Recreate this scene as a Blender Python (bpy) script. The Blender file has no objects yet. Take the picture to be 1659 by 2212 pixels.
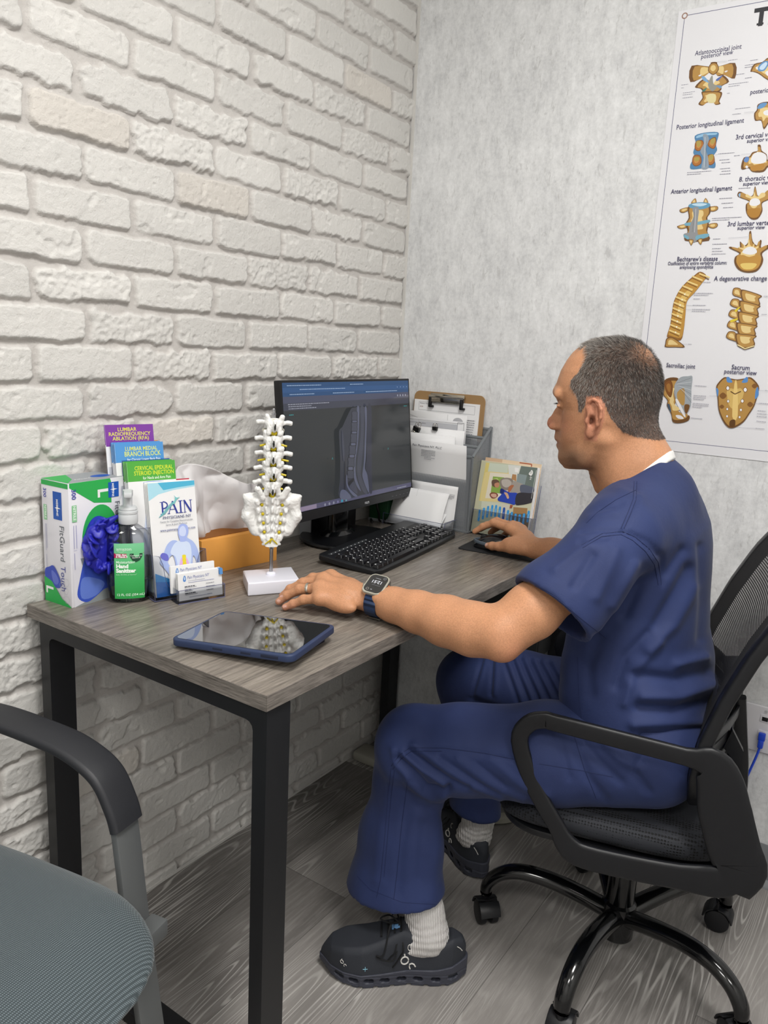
import bpy, bmesh, math, random
import numpy as np
from mathutils import Vector, Matrix, Euler
random.seed(7); RNG = np.random.RandomState(7)
SC = bpy.context.scene
COL = SC.collection
PI = math.pi

# ------------------------------------------------------------------ camera, world, lights, exposure
CAMLOC = (1.28108, -1.94762, 1.23538); CAMROT = (1.36229, -0.04928, 0.60341); FPX = 1699.4
cam = bpy.data.cameras.new('camera'); camo = bpy.data.objects.new('camera', cam); COL.objects.link(camo)
camo.location = CAMLOC; camo.rotation_euler = CAMROT
cam.sensor_fit = 'VERTICAL'; cam.sensor_height = 36.0; cam.lens = FPX * 36.0 / 2212.0
cam.clip_start = 0.02
SC.camera = camo
SC.view_settings.view_transform = 'Standard'
SC.view_settings.look = 'None'
SC.view_settings.gamma = 1.0
SC.view_settings.use_curve_mapping = False
SC.view_settings.exposure = 0.17
w = bpy.data.worlds.new('world'); SC.world = w; w.use_nodes = True
w.node_tree.nodes['Background'].inputs[0].default_value = (0.9, 0.95, 1.0, 1)
w.node_tree.nodes['Background'].inputs[1].default_value = 0.25
SC.cycles.max_bounces = 8; SC.cycles.diffuse_bounces = 4; SC.cycles.glossy_bounces = 4
SC.cycles.transmission_bounces = 8; SC.cycles.transparent_max_bounces = 16
SC.cycles.caustics_reflective = False; SC.cycles.caustics_refractive = False
SC.cycles.sample_clamp_indirect = 4.0
SC.cycles.use_denoising = True
CEIL = 2.62
PANELS = [(1.30, -1.30, 27.0), (1.30, -3.0, 20.0), (2.6, -2.2, 14.0)]   # ceiling LED panels (x, y, watts)
def area_light(name, loc, size, power, col=(1.0, 0.985, 0.96)):
    l = bpy.data.lights.new(name, 'AREA'); l.shape = 'RECTANGLE'; l.size = size[0]; l.size_y = size[1]
    l.energy = power; l.color = col
    o = bpy.data.objects.new(name, l); o.location = loc; COL.objects.link(o)
    return o
for px_, py_, pw_ in PANELS:
    area_light('panel_lamp', (px_, py_, CEIL - 0.03), (0.56, 0.56), pw_)

# camera ray helper: meets a real plane of the room with the sight line of a photo point (used to trace flat prints)
_R = Euler(CAMROT).to_matrix()
def ray(px, py):
    return _R @ Vector(((px - 829.5) / FPX, -(py - 1106.0) / FPX, -1.0))
def on_plane(px, py, p0, n):
    d = ray(px, py); C = Vector(CAMLOC); n = Vector(n)
    return C + d * ((Vector(p0) - C).dot(n) / d.dot(n))

# ------------------------------------------------------------------ materials
def hexc(h):
    h = h.lstrip('#'); v = [int(h[i:i+2], 16) / 255 for i in (0, 2, 4)]
    return tuple(((c / 12.92) if c <= .04045 else ((c + .055) / 1.055) ** 2.4) for c in v)
class NB:
    def __init__(s, m): s.t = m.node_tree; s.n = s.t.nodes; s.l = s.t.links
    def node(s, typ, **kw):
        x = s.n.new(typ)
        for k, v in kw.items(): setattr(x, k, v)
        return x
    def put(s, sock, v):
        if hasattr(v, 'is_linked') or isinstance(v, bpy.types.NodeSocket): s.l.new(v, sock)
        else:
            if isinstance(v, (tuple, list)) and len(v) == 3 and sock.type == 'RGBA': v = (*v, 1)
            sock.default_value = v
    def math(s, op, a, b=0.0, c=None, clamp=False):
        x = s.node('ShaderNodeMath', operation=op); x.use_clamp = clamp
        s.put(x.inputs[0], a); s.put(x.inputs[1], b)
        if c is not None: s.put(x.inputs[2], c)
        return x.outputs[0]
    def coord(s, kind='Object'): return s.node('ShaderNodeTexCoord').outputs[kind]
    def mapping(s, vec, scale=(1, 1, 1), loc=(0, 0, 0), rot=(0, 0, 0)):
        x = s.node('ShaderNodeMapping'); s.put(x.inputs['Vector'], vec)
        x.inputs['Scale'].default_value = scale; x.inputs['Location'].default_value = loc; x.inputs['Rotation'].default_value = rot
        return x.outputs[0]
    def noise(s, vec, scale=5, detail=4, rough=.5, dist=0, out='Fac'):
        x = s.node('ShaderNodeTexNoise'); s.put(x.inputs['Vector'], vec)
        x.inputs['Scale'].default_value = scale; x.inputs['Detail'].default_value = detail
        x.inputs['Roughness'].default_value = rough; x.inputs['Distortion'].default_value = dist
        return x.outputs[out]
    def voro(s, vec, scale=5, feature='F1', out='Distance', rnd=1.0):
        x = s.node('ShaderNodeTexVoronoi', feature=feature); s.put(x.inputs['Vector'], vec)
        x.inputs['Scale'].default_value = scale; x.inputs['Randomness'].default_value = rnd
        return x.outputs[out]
    def ramp(s, fac, stops):
        x = s.node('ShaderNodeValToRGB'); s.put(x.inputs[0], fac); r = x.color_ramp
        while len(r.elements) > 1: r.elements.remove(r.elements[-1])
        for i, (p, c) in enumerate(stops):
            e = r.elements[0] if i == 0 else r.elements.new(p)
            e.position = p; e.color = (*c, 1) if len(c) == 3 else c
        return x.outputs[0]
    def mix(s, fac, a, b, mode='MIX'):
        x = s.node('ShaderNodeMix', data_type='RGBA', blend_type=mode)
        s.put(x.inputs[0], fac); s.put(x.inputs[6], a); s.put(x.inputs[7], b)
        return x.outputs[2]
    def bump(s, h, strength=.3, dist=.002):
        x = s.node('ShaderNodeBump'); s.put(x.inputs['Height'], h)
        x.inputs['Strength'].default_value = strength; x.inputs['Distance'].default_value = dist
        return x.outputs[0]
    def sep(s, vec):
        x = s.node('ShaderNodeSeparateXYZ'); s.put(x.inputs[0], vec); return x.outputs
    def comb(s, a, b, c):
        x = s.node('ShaderNodeCombineXYZ')
        for i, v in enumerate((a, b, c)): s.put(x.inputs[i], v)
        return x.outputs[0]
_M = {}
def mat(name, col=(.5, .5, .5), rough=.5, metal=0., var=0., vscale=20., bump=0., bscale=200., bdist=.001, spec=.5,
        trans=0., ior=1.45, alpha=1., sss=0., emit=None, estr=1., coat=0., aniso=(1, 1, 1), sheen=0., build=None):
    if name in _M: return _M[name]
    if isinstance(col, str): col = hexc(col)
    m = bpy.data.materials.new(name); m.use_nodes = True; nb = NB(m)
    p = nb.n['Principled BSDF']; _M[name] = m
    p.inputs['Base Color'].default_value = (*col, 1)
    p.inputs['Roughness'].default_value = rough; p.inputs['Metallic'].default_value = metal
    p.inputs['Specular IOR Level'].default_value = spec; p.inputs['IOR'].default_value = ior
    p.inputs['Transmission Weight'].default_value = trans; p.inputs['Alpha'].default_value = alpha
    p.inputs['Coat Weight'].default_value = coat
    if sheen: p.inputs['Sheen Weight'].default_value = sheen; p.inputs['Sheen Roughness'].default_value = .4
    if sss:
        p.inputs['Subsurface Weight'].default_value = sss
        p.inputs['Subsurface Radius'].default_value = (.012, .005, .0025); p.inputs['Subsurface Scale'].default_value = 1.0
    if emit is not None:
        p.inputs['Emission Color'].default_value = (*(hexc(emit) if isinstance(emit, str) else emit), 1)
        p.inputs['Emission Strength'].default_value = estr
    v = nb.mapping(nb.coord(), scale=aniso)
    if var:
        f = nb.noise(v, vscale, 4)
        c = nb.ramp(f, [(.3, tuple(x * (1 - var) for x in col)), (.7, tuple(min(1, x * (1 + var)) for x in col))])
        nb.l.new(c, p.inputs['Base Color'])
    if bump:
        nb.l.new(nb.bump(nb.noise(v, bscale, 3), bump, bdist), p.inputs['Normal'])
    if build: build(nb, p, v)
    return m

# ------------------------------------------------------------------ object helpers
def link(o, parent=None):
    COL.objects.link(o)
    if parent is not None: o.parent = parent
    return o
def shade(me, ang=35):
    for p in me.polygons: p.use_smooth = True
    try: me.set_sharp_from_angle(angle=math.radians(ang))
    except Exception: pass
def obj(name, bm, m, parent=None, smooth=35, loc=None, rot=None):
    me = bpy.data.meshes.new(name); bm.normal_update(); bm.to_mesh(me); bm.free()
    for x in (m if isinstance(m, (list, tuple)) else [m]): me.materials.append(x)
    if smooth: shade(me, smooth)
    o = bpy.data.objects.new(name, me); link(o, parent)
    if loc is not None: o.location = loc
    if rot is not None: o.rotation_euler = rot
    return o
def meshobj(name, verts, faces, m, parent=None, smooth=35, loc=None, rot=None):
    me = bpy.data.meshes.new(name); me.from_pydata([tuple(map(float, v)) for v in verts], [], [tuple(map(int, f)) for f in faces]); me.update()
    for x in (m if isinstance(m, (list, tuple)) else [m]): me.materials.append(x)
    if smooth: shade(me, smooth)
    o = bpy.data.objects.new(name, me); link(o, parent)
    if loc is not None: o.location = loc
    if rot is not None: o.rotation_euler = rot
    return o
def npmesh(name, V, F, m, parent=None, smooth=60, col=None):
    me = bpy.data.meshes.new(name); V = np.asarray(V, np.float32); F = np.asarray(F, np.int32); k = F.shape[1]
    me.vertices.add(len(V)); me.vertices.foreach_set('co', V.ravel())
    me.loops.add(F.size); me.loops.foreach_set('vertex_index', F.ravel())
    me.polygons.add(len(F)); me.polygons.foreach_set('loop_start', np.arange(0, F.size, k, dtype=np.int32))
    me.update(calc_edges=True); me.validate()
    if col is not None:
        a = me.color_attributes.new('Col', 'FLOAT_COLOR', 'POINT')
        c = np.ones((len(V), 4), np.float32); c[:, :3] = col; a.data.foreach_set('color', c.ravel())
    me.polygons.foreach_set('use_smooth', np.ones(len(me.polygons), bool))
    if smooth and smooth < 90: shade(me, smooth)
    for x in (m if isinstance(m, (list, tuple)) else [m]): me.materials.append(x)
    o = bpy.data.objects.new(name, me); return link(o, parent)
def empty(name, loc=(0, 0, 0), rz=0., rot=None):
    o = bpy.data.objects.new(name, None); o.empty_display_size = .05; COL.objects.link(o)
    o.location = loc; o.rotation_euler = rot if rot is not None else (0, 0, rz)
    return o
def tag(o, label=None, cat=None, group=None, kind=None):
    if label: o['label'] = label
    if cat: o['category'] = cat
    if group: o['group'] = group
    if kind: o['kind'] = kind
    return o
def thing(name, label, cat, loc=(0, 0, 0), rz=0., rot=None, group=None):
    return tag(empty(name, loc, rz, rot), label, cat, group)
def copy_tree(o, parent=None):
    c = o.copy(); COL.objects.link(c); c.parent = parent
    for ch in list(o.children): copy_tree(ch, c)
    return c
# bmesh shapes ------------------------------------------------------
def bevel_all(bm, r, seg=2, geom=None):
    if r > 0: bmesh.ops.bevel(bm, geom=geom if geom else bm.edges[:], offset=r, segments=seg, profile=.5, affect='EDGES', clamp_overlap=True)
def add_mesh(dst, src, mat_idx=0, M=None):
    if M is not None: src.transform(M)
    off = len(dst.verts); vs = [dst.verts.new(v.co) for v in src.verts]
    src.verts.index_update()
    for f in src.faces:
        try:
            nf = dst.faces.new([vs[v.index] for v in f.verts]); nf.material_index = mat_idx if mat_idx is not None else f.material_index
        except ValueError: pass
    src.free(); return dst
def box(dst, lo, hi, bev=0., seg=2, mi=0, M=None):
    b = bmesh.new(); bmesh.ops.create_cube(b, size=1)
    s = [hi[i] - lo[i] for i in range(3)]; c = [(hi[i] + lo[i]) / 2 for i in range(3)]
    for v in b.verts: v.co = Vector((v.co[i] * s[i] + c[i] for i in range(3)))
    bevel_all(b, bev, seg)
    return add_mesh(dst, b, mi, M)
def nbox(lo, hi, bev=0., seg=2, M=None): return box(bmesh.new(), lo, hi, bev, seg, 0, M)
def prism(dst, pts, z0, z1, bev=0., seg=2, mi=0, M=None):
    """outline in xy extruded z0..z1"""
    b = bmesh.new(); n = len(pts)
    lo = [b.verts.new((p[0], p[1], z0)) for p in pts]; hi = [b.verts.new((p[0], p[1], z1)) for p in pts]
    b.faces.new(lo[::-1]); b.faces.new(hi)
    for i in range(n): b.faces.new((lo[i], lo[(i + 1) % n], hi[(i + 1) % n], hi[i]))
    bmesh.ops.recalc_face_normals(b, faces=b.faces[:])
    if bev > 0:
        ed = [e for e in b.edges if abs(e.verts[0].co.z - e.verts[1].co.z) < 1e-9]
        bevel_all(b, bev, seg, ed)
    return add_mesh(dst, b, mi, M)
def rrect(w, h, r, n=5, cx=0., cy=0.):
    out = []
    for (sx, sy, a0) in ((1, 1, 0), (-1, 1, 90), (-1, -1, 180), (1, -1, 270)):
        for k in range(n + 1):
            a = math.radians(a0 + 90 * k / n)
            out.append((cx + sx * (w / 2 - r) + r * math.cos(a), cy + sy * (h / 2 - r) + r * math.sin(a)))
    return out
def circ(r, n=24, cx=0., cy=0., ry=None):
    ry = r if ry is None else ry
    return [(cx + r * math.cos(2 * PI * k / n), cy + ry * math.sin(2 * PI * k / n)) for k in range(n)]
def smooth_path(P, n=8, closed=False):
    P = [Vector(p) for p in P]; out = []; N = len(P)
    rng = range(N if closed else N - 1)
    for i in rng:
        if closed: p0, p1, p2, p3 = P[(i - 1) % N], P[i], P[(i + 1) % N], P[(i + 2) % N]
        else: p0, p1, p2, p3 = P[max(i - 1, 0)], P[i], P[i + 1], P[min(i + 2, N - 1)]
        for k in range(n):
            t = k / n
            out.append(.5 * ((2 * p1) + (p2 - p0) * t + (2 * p0 - 5 * p1 + 4 * p2 - p3) * t * t + (-p0 + 3 * p1 - 3 * p2 + p3) * t ** 3))
    if not closed: out.append(P[-1].copy())
    return out
def sweep(dst, path, prof, closed=False, mi=0, up=(0, 0, 1), scale=None, caps=True, M=None):
    """sweep a 2D profile [(a,b)] (a along side, b along up) on the path"""
    b = bmesh.new(); P = [Vector(p) for p in path]; N = len(P); rings = []
    upv = Vector(up).normalized()
    for i in range(N):
        if closed: t = P[(i + 1) % N] - P[(i - 1) % N]
        else: t = P[min(i + 1, N - 1)] - P[max(i - 1, 0)]
        t.normalize()
        s = t.cross(upv)
        if s.length < 1e-4: s = t.cross(Vector((1, 0, 0)) if abs(t.x) < .9 else Vector((0, 1, 0)))
        s.normalize(); u = s.cross(t).normalized()
        k = scale[i] if scale is not None else 1.
        kx, ky = (k if isinstance(k, (tuple, list)) else (k, k))
        rings.append([b.verts.new(P[i] + s * (a * kx) + u * (c * ky)) for a, c in prof])
    n = len(prof)
    for i in range(N if closed else N - 1):
        A, B = rings[i], rings[(i + 1) % N]
        for k in range(n):
            try: b.faces.new((A[k], A[(k + 1) % n], B[(k + 1) % n], B[k]))
            except ValueError: pass
    if caps and not closed:
        b.faces.new(rings[0][::-1]); b.faces.new(rings[-1])
    bmesh.ops.recalc_face_normals(b, faces=b.faces[:])
    return add_mesh(dst, b, mi, M)
def tube(dst, path, r, n=12, closed=False, mi=0, scale=None, M=None):
    return sweep(dst, path, circ(r, n), closed, mi, scale=scale, M=M)
def cyl(dst, a, b_, r, r2=None, n=20, mi=0, bev=0., M=None):
    a, b_ = Vector(a), Vector(b_); h = (b_ - a).length
    b = bmesh.new(); bmesh.ops.create_cone(b, cap_ends=True, segments=n, radius1=r, radius2=r if r2 is None else r2, depth=h)
    if bev:
        ed = [e for e in b.edges if abs(e.verts[0].co.z - e.verts[1].co.z) < 1e-7]; bevel_all(b, bev, 2, ed)
    q = (b_ - a).to_track_quat('Z', 'Y').to_matrix().to_4x4()
    b.transform(Matrix.Translation((a + b_) / 2) @ q)
    return add_mesh(dst, b, mi, M)
def lathe(dst, prof, n=28, mi=0, M=None, sx=1., sy=1., power=2.):
    b = bmesh.new(); rings = []
    for r, z in prof:
        ring = []
        for k in range(n):
            a = 2 * PI * k / n; c, s = math.cos(a), math.sin(a)
            if power != 2.:
                q = (abs(c) ** power + abs(s) ** power) ** (-1 / power); c *= q; s *= q
            ring.append(b.verts.new((r * c * sx, r * s * sy, z)))
        rings.append(ring)
    for A, B in zip(rings, rings[1:]):
        for k in range(n): b.faces.new((A[k], A[(k + 1) % n], B[(k + 1) % n], B[k]))
    if prof[0][0] > 1e-6: b.faces.new(rings[0][::-1])
    if prof[-1][0] > 1e-6: b.faces.new(rings[-1])
    bmesh.ops.remove_doubles(b, verts=b.verts[:], dist=1e-6)
    return add_mesh(dst, b, mi, M)
def ball(dst, c, r, mi=0, M=None, u=20, v=12, rot=None):
    b = bmesh.new(); bmesh.ops.create_uvsphere(b, u_segments=u, v_segments=v, radius=1)
    r = (r, r, r) if not isinstance(r, (tuple, list)) else r
    T = Matrix.Translation(c) @ (rot.to_matrix().to_4x4() if rot is not None else Matrix()) @ Matrix.Diagonal((*r, 1))
    b.transform(T)
    return add_mesh(dst, b, mi, M)
def poly(dst, pts3, mi=0):
    vs = [dst.verts.new(p) for p in pts3]
    try: f = dst.faces.new(vs); f.material_index = mi
    except ValueError: pass
    return dst
def text_bm(s, size, align='LEFT', depth=0., space=1., bold=0., shear=0., width=None):
    cu = bpy.data.curves.new('t', 'FONT'); cu.body = s; cu.size = size; cu.align_x = align
    cu.extrude = depth; cu.space_character = space; cu.offset = bold; cu.shear = shear; cu.resolution_u = 2
    o = bpy.data.objects.new('t', cu); COL.objects.link(o)
    dg = bpy.context.evaluated_depsgraph_get(); dg.update()
    me = bpy.data.meshes.new_from_object(o.evaluated_get(dg)); b = bmesh.new(); b.from_mesh(me)
    bpy.data.objects.remove(o); bpy.data.curves.remove(cu); bpy.data.meshes.remove(me)
    if width:
        xs = [v.co.x for v in b.verts]
        if xs:
            k = width / max(1e-6, max(xs) - min(xs))
            for v in b.verts: v.co.x *= k
    return b
def frame_M(o, ex, ey):
    """matrix mapping local x,y (z = normal) onto origin o with axes ex, ey"""
    ex = Vector(ex).normalized(); ey = Vector(ey); ey = (ey - ex * ey.dot(ex)).normalized(); ez = ex.cross(ey)
    m = Matrix((ex, ey, ez)).transposed().to_4x4(); m.translation = Vector(o); return m

# ------------------------------------------------------------------ signed-distance modelling (numpy) -> continuous surfaces
def sn_mesh(F, org, h):
    """naive surface nets: F<0 inside"""
    s = F < 0; nx, ny, nz = F.shape
    cnt = np.zeros((nx - 1, ny - 1, nz - 1), np.float32); acc = np.zeros((nx - 1, ny - 1, nz - 1, 3), np.float32)
    corner = [(i, j, k) for i in (0, 1) for j in (0, 1) for k in (0, 1)]
    sl = lambda c: tuple(slice(c[a], F.shape[a] - 1 + c[a]) for a in range(3))
    for c in corner:
        for ax in range(3):
            if c[ax]: continue
            d = list(c); d[ax] = 1
            A = F[sl(c)]; B = F[sl(d)]; m = (A < 0) != (B < 0)
            t = np.where(m, A / np.where(m, A - B, 1), 0)
            cnt += m
            for a in range(3): acc[..., a] += m * (c[a] + (t if a == ax else 0))
    act = cnt > 0
    idx = -np.ones(act.shape, np.int64); idx[act] = np.arange(act.sum())
    ijk = np.argwhere(act); V = (ijk + acc[act] / cnt[act][:, None]) * h + np.array(org)
    faces = []
    for ax in range(3):
        a1, a2 = (ax + 1) % 3, (ax + 2) % 3
        A = np.moveaxis(s, ax, 0)
        m = A[:-1] != A[1:]; m = np.moveaxis(m, 0, ax)
        # interior edges only
        e = np.argwhere(m)
        ok = (e[:, a1] > 0) & (e[:, a2] > 0) & (e[:, a1] < F.shape[a1] - 1) & (e[:, a2] < F.shape[a2] - 1)
        e = e[ok]
        if len(e) == 0: continue
        def g(d1, d2):
            q = e.copy(); q[:, a1] -= d1; q[:, a2] -= d2
            return idx[q[:, 0], q[:, 1], q[:, 2]]
        q = np.stack([g(1, 1), g(0, 1), g(0, 0), g(1, 0)], 1)
        flip = ~s[e[:, 0], e[:, 1], e[:, 2]]
        q[flip] = q[flip][:, ::-1]
        faces.append(q)
    return V, np.concatenate(faces)
def grid(lo, hi, h):
    ax = [np.arange(lo[i], hi[i] + h, h, dtype=np.float32) for i in range(3)]
    return np.meshgrid(*ax, indexing='ij')
def smin(a, b, k):
    hh = np.maximum(k - np.abs(a - b), 0) / k
    return np.minimum(a, b) - hh * hh * k * .25
def smax(a, b, k): return -smin(-a, -b, k)
def rc(G, a, b, ra, rb):
    X, Y, Z = G; ba = [b[i] - a[i] for i in range(3)]; L = sum(c * c for c in ba) + 1e-12
    t = np.clip(((X - a[0]) * ba[0] + (Y - a[1]) * ba[1] + (Z - a[2]) * ba[2]) / L, 0, 1)
    return np.sqrt((X - a[0] - t * ba[0]) ** 2 + (Y - a[1] - t * ba[1]) ** 2 + (Z - a[2] - t * ba[2]) ** 2) - (ra + (rb - ra) * t)
def ell(G, c, r, R=None):
    X, Y, Z = G[0] - c[0], G[1] - c[1], G[2] - c[2]
    if R is not None:
        R = np.array(R); X, Y, Z = (X * R[0, i] + Y * R[1, i] + Z * R[2, i] for i in range(3))
    k0 = np.sqrt((X / r[0]) ** 2 + (Y / r[1]) ** 2 + (Z / r[2]) ** 2)
    k1 = np.sqrt((X / r[0] ** 2) ** 2 + (Y / r[1] ** 2) ** 2 + (Z / r[2] ** 2) ** 2)
    return k0 * (k0 - 1) / np.maximum(k1, 1e-6)
def rotm(rx=0, ry=0, rz=0): return np.array(Euler((rx, ry, rz)).to_matrix())
def chain(G, pts, k=.01):
    """pts [(x,y,z,r)...] smooth chain"""
    d = None
    for p, q in zip(pts, pts[1:]):
        e = rc(G, p[:3], q[:3], p[3], q[3]); d = e if d is None else smin(d, e, k)
    return d
def crease(G, a, b, w, depth):
    """displacement field along a segment (+ digs in, - raises)"""
    d = rc(G, a, b, 0, 0); return depth * np.exp(-(d / w) ** 2)
def vnoise(V, scale, seed=0, octaves=3):
    """value noise in numpy at points V (N,3)"""
    out = 0; amp = 1.; tot = 0
    V = np.asarray(V, np.float64)
    for o in range(octaves):
        q = V * scale * (2 ** o) + seed * 17.3; i = np.floor(q).astype(np.int64); f = q - i; f = f * f * (3 - 2 * f)
        def hsh(di, dj, dk):
            n = (i[..., 0] + di) * 73856093 ^ (i[..., 1] + dj) * 19349663 ^ (i[..., 2] + dk) * 83492791 ^ (seed * 2654435 + o * 911)
            n = (n ^ (n >> 13)) * 1274126177 & 0x7fffffff
            return ((n ^ (n >> 16)) & 0xffff) / 65535.
        r = 0
        for di in (0, 1):
            for dj in (0, 1):
                for dk in (0, 1):
                    r = r + hsh(di, dj, dk) * (f[..., 0] if di else 1 - f[..., 0]) * (f[..., 1] if dj else 1 - f[..., 1]) * (f[..., 2] if dk else 1 - f[..., 2])
        out = out + amp * r; tot += amp; amp *= .5
    return out / tot

# ------------------------------------------------------------------ room
BW, RM_X, RM_Y = 0.0, 3.3, -3.8
def b_plaster(nb, p, v):
    c = nb.coord()
    n1 = nb.noise(c, 5, 6, .65); n2 = nb.noise(nb.mapping(c, (1, 1, .45)), 34, 6, .7); n3 = nb.noise(c, 130, 3)
    sc = nb.noise(nb.mapping(c, (1.0, 1.0, .3)), 75, 5, .75, .6)
    mark = nb.ramp(sc, [(.57, (0, 0, 0)), (.64, (1, 1, 1))])
    big = nb.math('ADD', nb.math('MULTIPLY', n1, .28), nb.math('ADD', nb.math('MULTIPLY', n2, .42), nb.math('MULTIPLY', nb.noise(c, 95, 5, .7), .30)))
    base = nb.ramp(big, [(.38, hexc('#c0c1c3')), (.5, hexc('#d8d9da')), (.60, hexc('#e6e7e8'))])
    col = nb.mix(nb.math('MULTIPLY', mark, .32), base, (*hexc('#9c9b9a'), 1))
    nb.l.new(col, p.inputs['Base Color'])
    nb.l.new(nb.bump(nb.math('ADD', nb.math('MULTIPLY', n2, .8), nb.math('MULTIPLY', sc, -.6)), .35, .002), p.inputs['Normal'])
M_PLASTER = mat('plaster_wallpaper', '#c8c8c6', .75, build=b_plaster)
M_WHITE = mat('white_paint', '#d8d8d6', .8, var=.02, bump=.05)
def b_floor(nb, p, v):
    c = nb.coord(); x, y, z = nb.sep(c)
    W = .183; row = nb.math('FLOOR', nb.math('DIVIDE', x, W))
    wn = nb.node('ShaderNodeTexWhiteNoise', noise_dimensions='1D'); nb.put(wn.inputs['W'], row)
    yo = nb.math('ADD', nb.math('DIVIDE', y, 1.22), nb.math('MULTIPLY', wn.outputs[0], 3.7))
    pl = nb.math('FLOOR', yo)
    wn2 = nb.node('ShaderNodeTexWhiteNoise', noise_dimensions='2D'); nb.put(wn2.inputs['Vector'], nb.comb(row, pl, 0.))
    idc = wn2.outputs[0]
    off = nb.math('MULTIPLY', idc, 31.)
    vv = nb.comb(nb.math('ADD', x, off), nb.math('MULTIPLY', y, .07), off)
    n = nb.noise(vv, 7., 2, .5, .1)
    ring = nb.math('SINE', nb.math('MULTIPLY', n, 300.))
    lines = nb.ramp(ring, [(.55, (0, 0, 0)), (1.0, (1, 1, 1))])
    gate = nb.ramp(nb.noise(nb.comb(nb.math('ADD', x, off), nb.math('MULTIPLY', y, .5), off), 7, 3), [(.42, (0, 0, 0)), (.62, (1, 1, 1))])
    fine = nb.noise(nb.comb(nb.math('ADD', x, off), nb.math('MULTIPLY', y, .06), 0.), 130, 4, .7)
    mid = nb.noise(nb.comb(nb.math('ADD', x, off), nb.math('MULTIPLY', y, .25), 3.), 9, 4, .6)
    base = nb.ramp(nb.math('ADD', nb.math('MULTIPLY', mid, .6), nb.math('MULTIPLY', idc, .4)), [(.25, hexc('#65625f')), (.55, hexc('#827e7b')), (.8, hexc('#9c9894'))])
    c2 = nb.mix(nb.math('MULTIPLY', nb.ramp(fine, [(.45, (0, 0, 0)), (.75, (1, 1, 1))]), .45), base, (*hexc('#b9b5b1'), 1))
    c3 = nb.mix(nb.math('MULTIPLY', nb.math('MULTIPLY', lines, gate), .70), c2, (*hexc('#cfccc8'), 1))
    fx = nb.math('FRACT', nb.math('DIVIDE', x, W)); fy = nb.math('FRACT', yo)
    seam = nb.math('MAXIMUM', nb.math('LESS_THAN', fx, .008), nb.math('LESS_THAN', fy, .0015))
    c4 = nb.mix(nb.math('MULTIPLY', seam, .6), c3, (*hexc('#333130'), 1))
    nb.l.new(c4, p.inputs['Base Color'])
    nb.l.new(nb.bump(nb.math('SUBTRACT', fine, nb.math('MULTIPLY', seam, 1.5)), .15, .001), p.inputs['Normal'])
M_FLOOR = mat('vinyl_plank_floor', '#6d6a68', .42, build=b_floor)
def struct(name, bm, m, smooth=35): return tag(obj(name, bm, m, smooth=smooth), kind='structure')
struct('floor', nbox((-.06, RM_Y, -.05), (RM_X, .06, 0)), M_FLOOR)
struct('ceiling', nbox((-.06, RM_Y, CEIL), (RM_X, .06, CEIL + .05)), mat('ceiling_tile', '#dededb', .9, bump=.2, bscale=90))
struct('wall_back', nbox((-.06, 0, 0), (RM_X, .06, CEIL)), M_PLASTER)
struct('wall_right', nbox((RM_X, RM_Y, 0), (RM_X + .06, .06, CEIL)), M_WHITE)
struct('wall_front', nbox((-.06, RM_Y - .06, 0), (RM_X + .06, RM_Y, CEIL)), M_WHITE)
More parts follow.
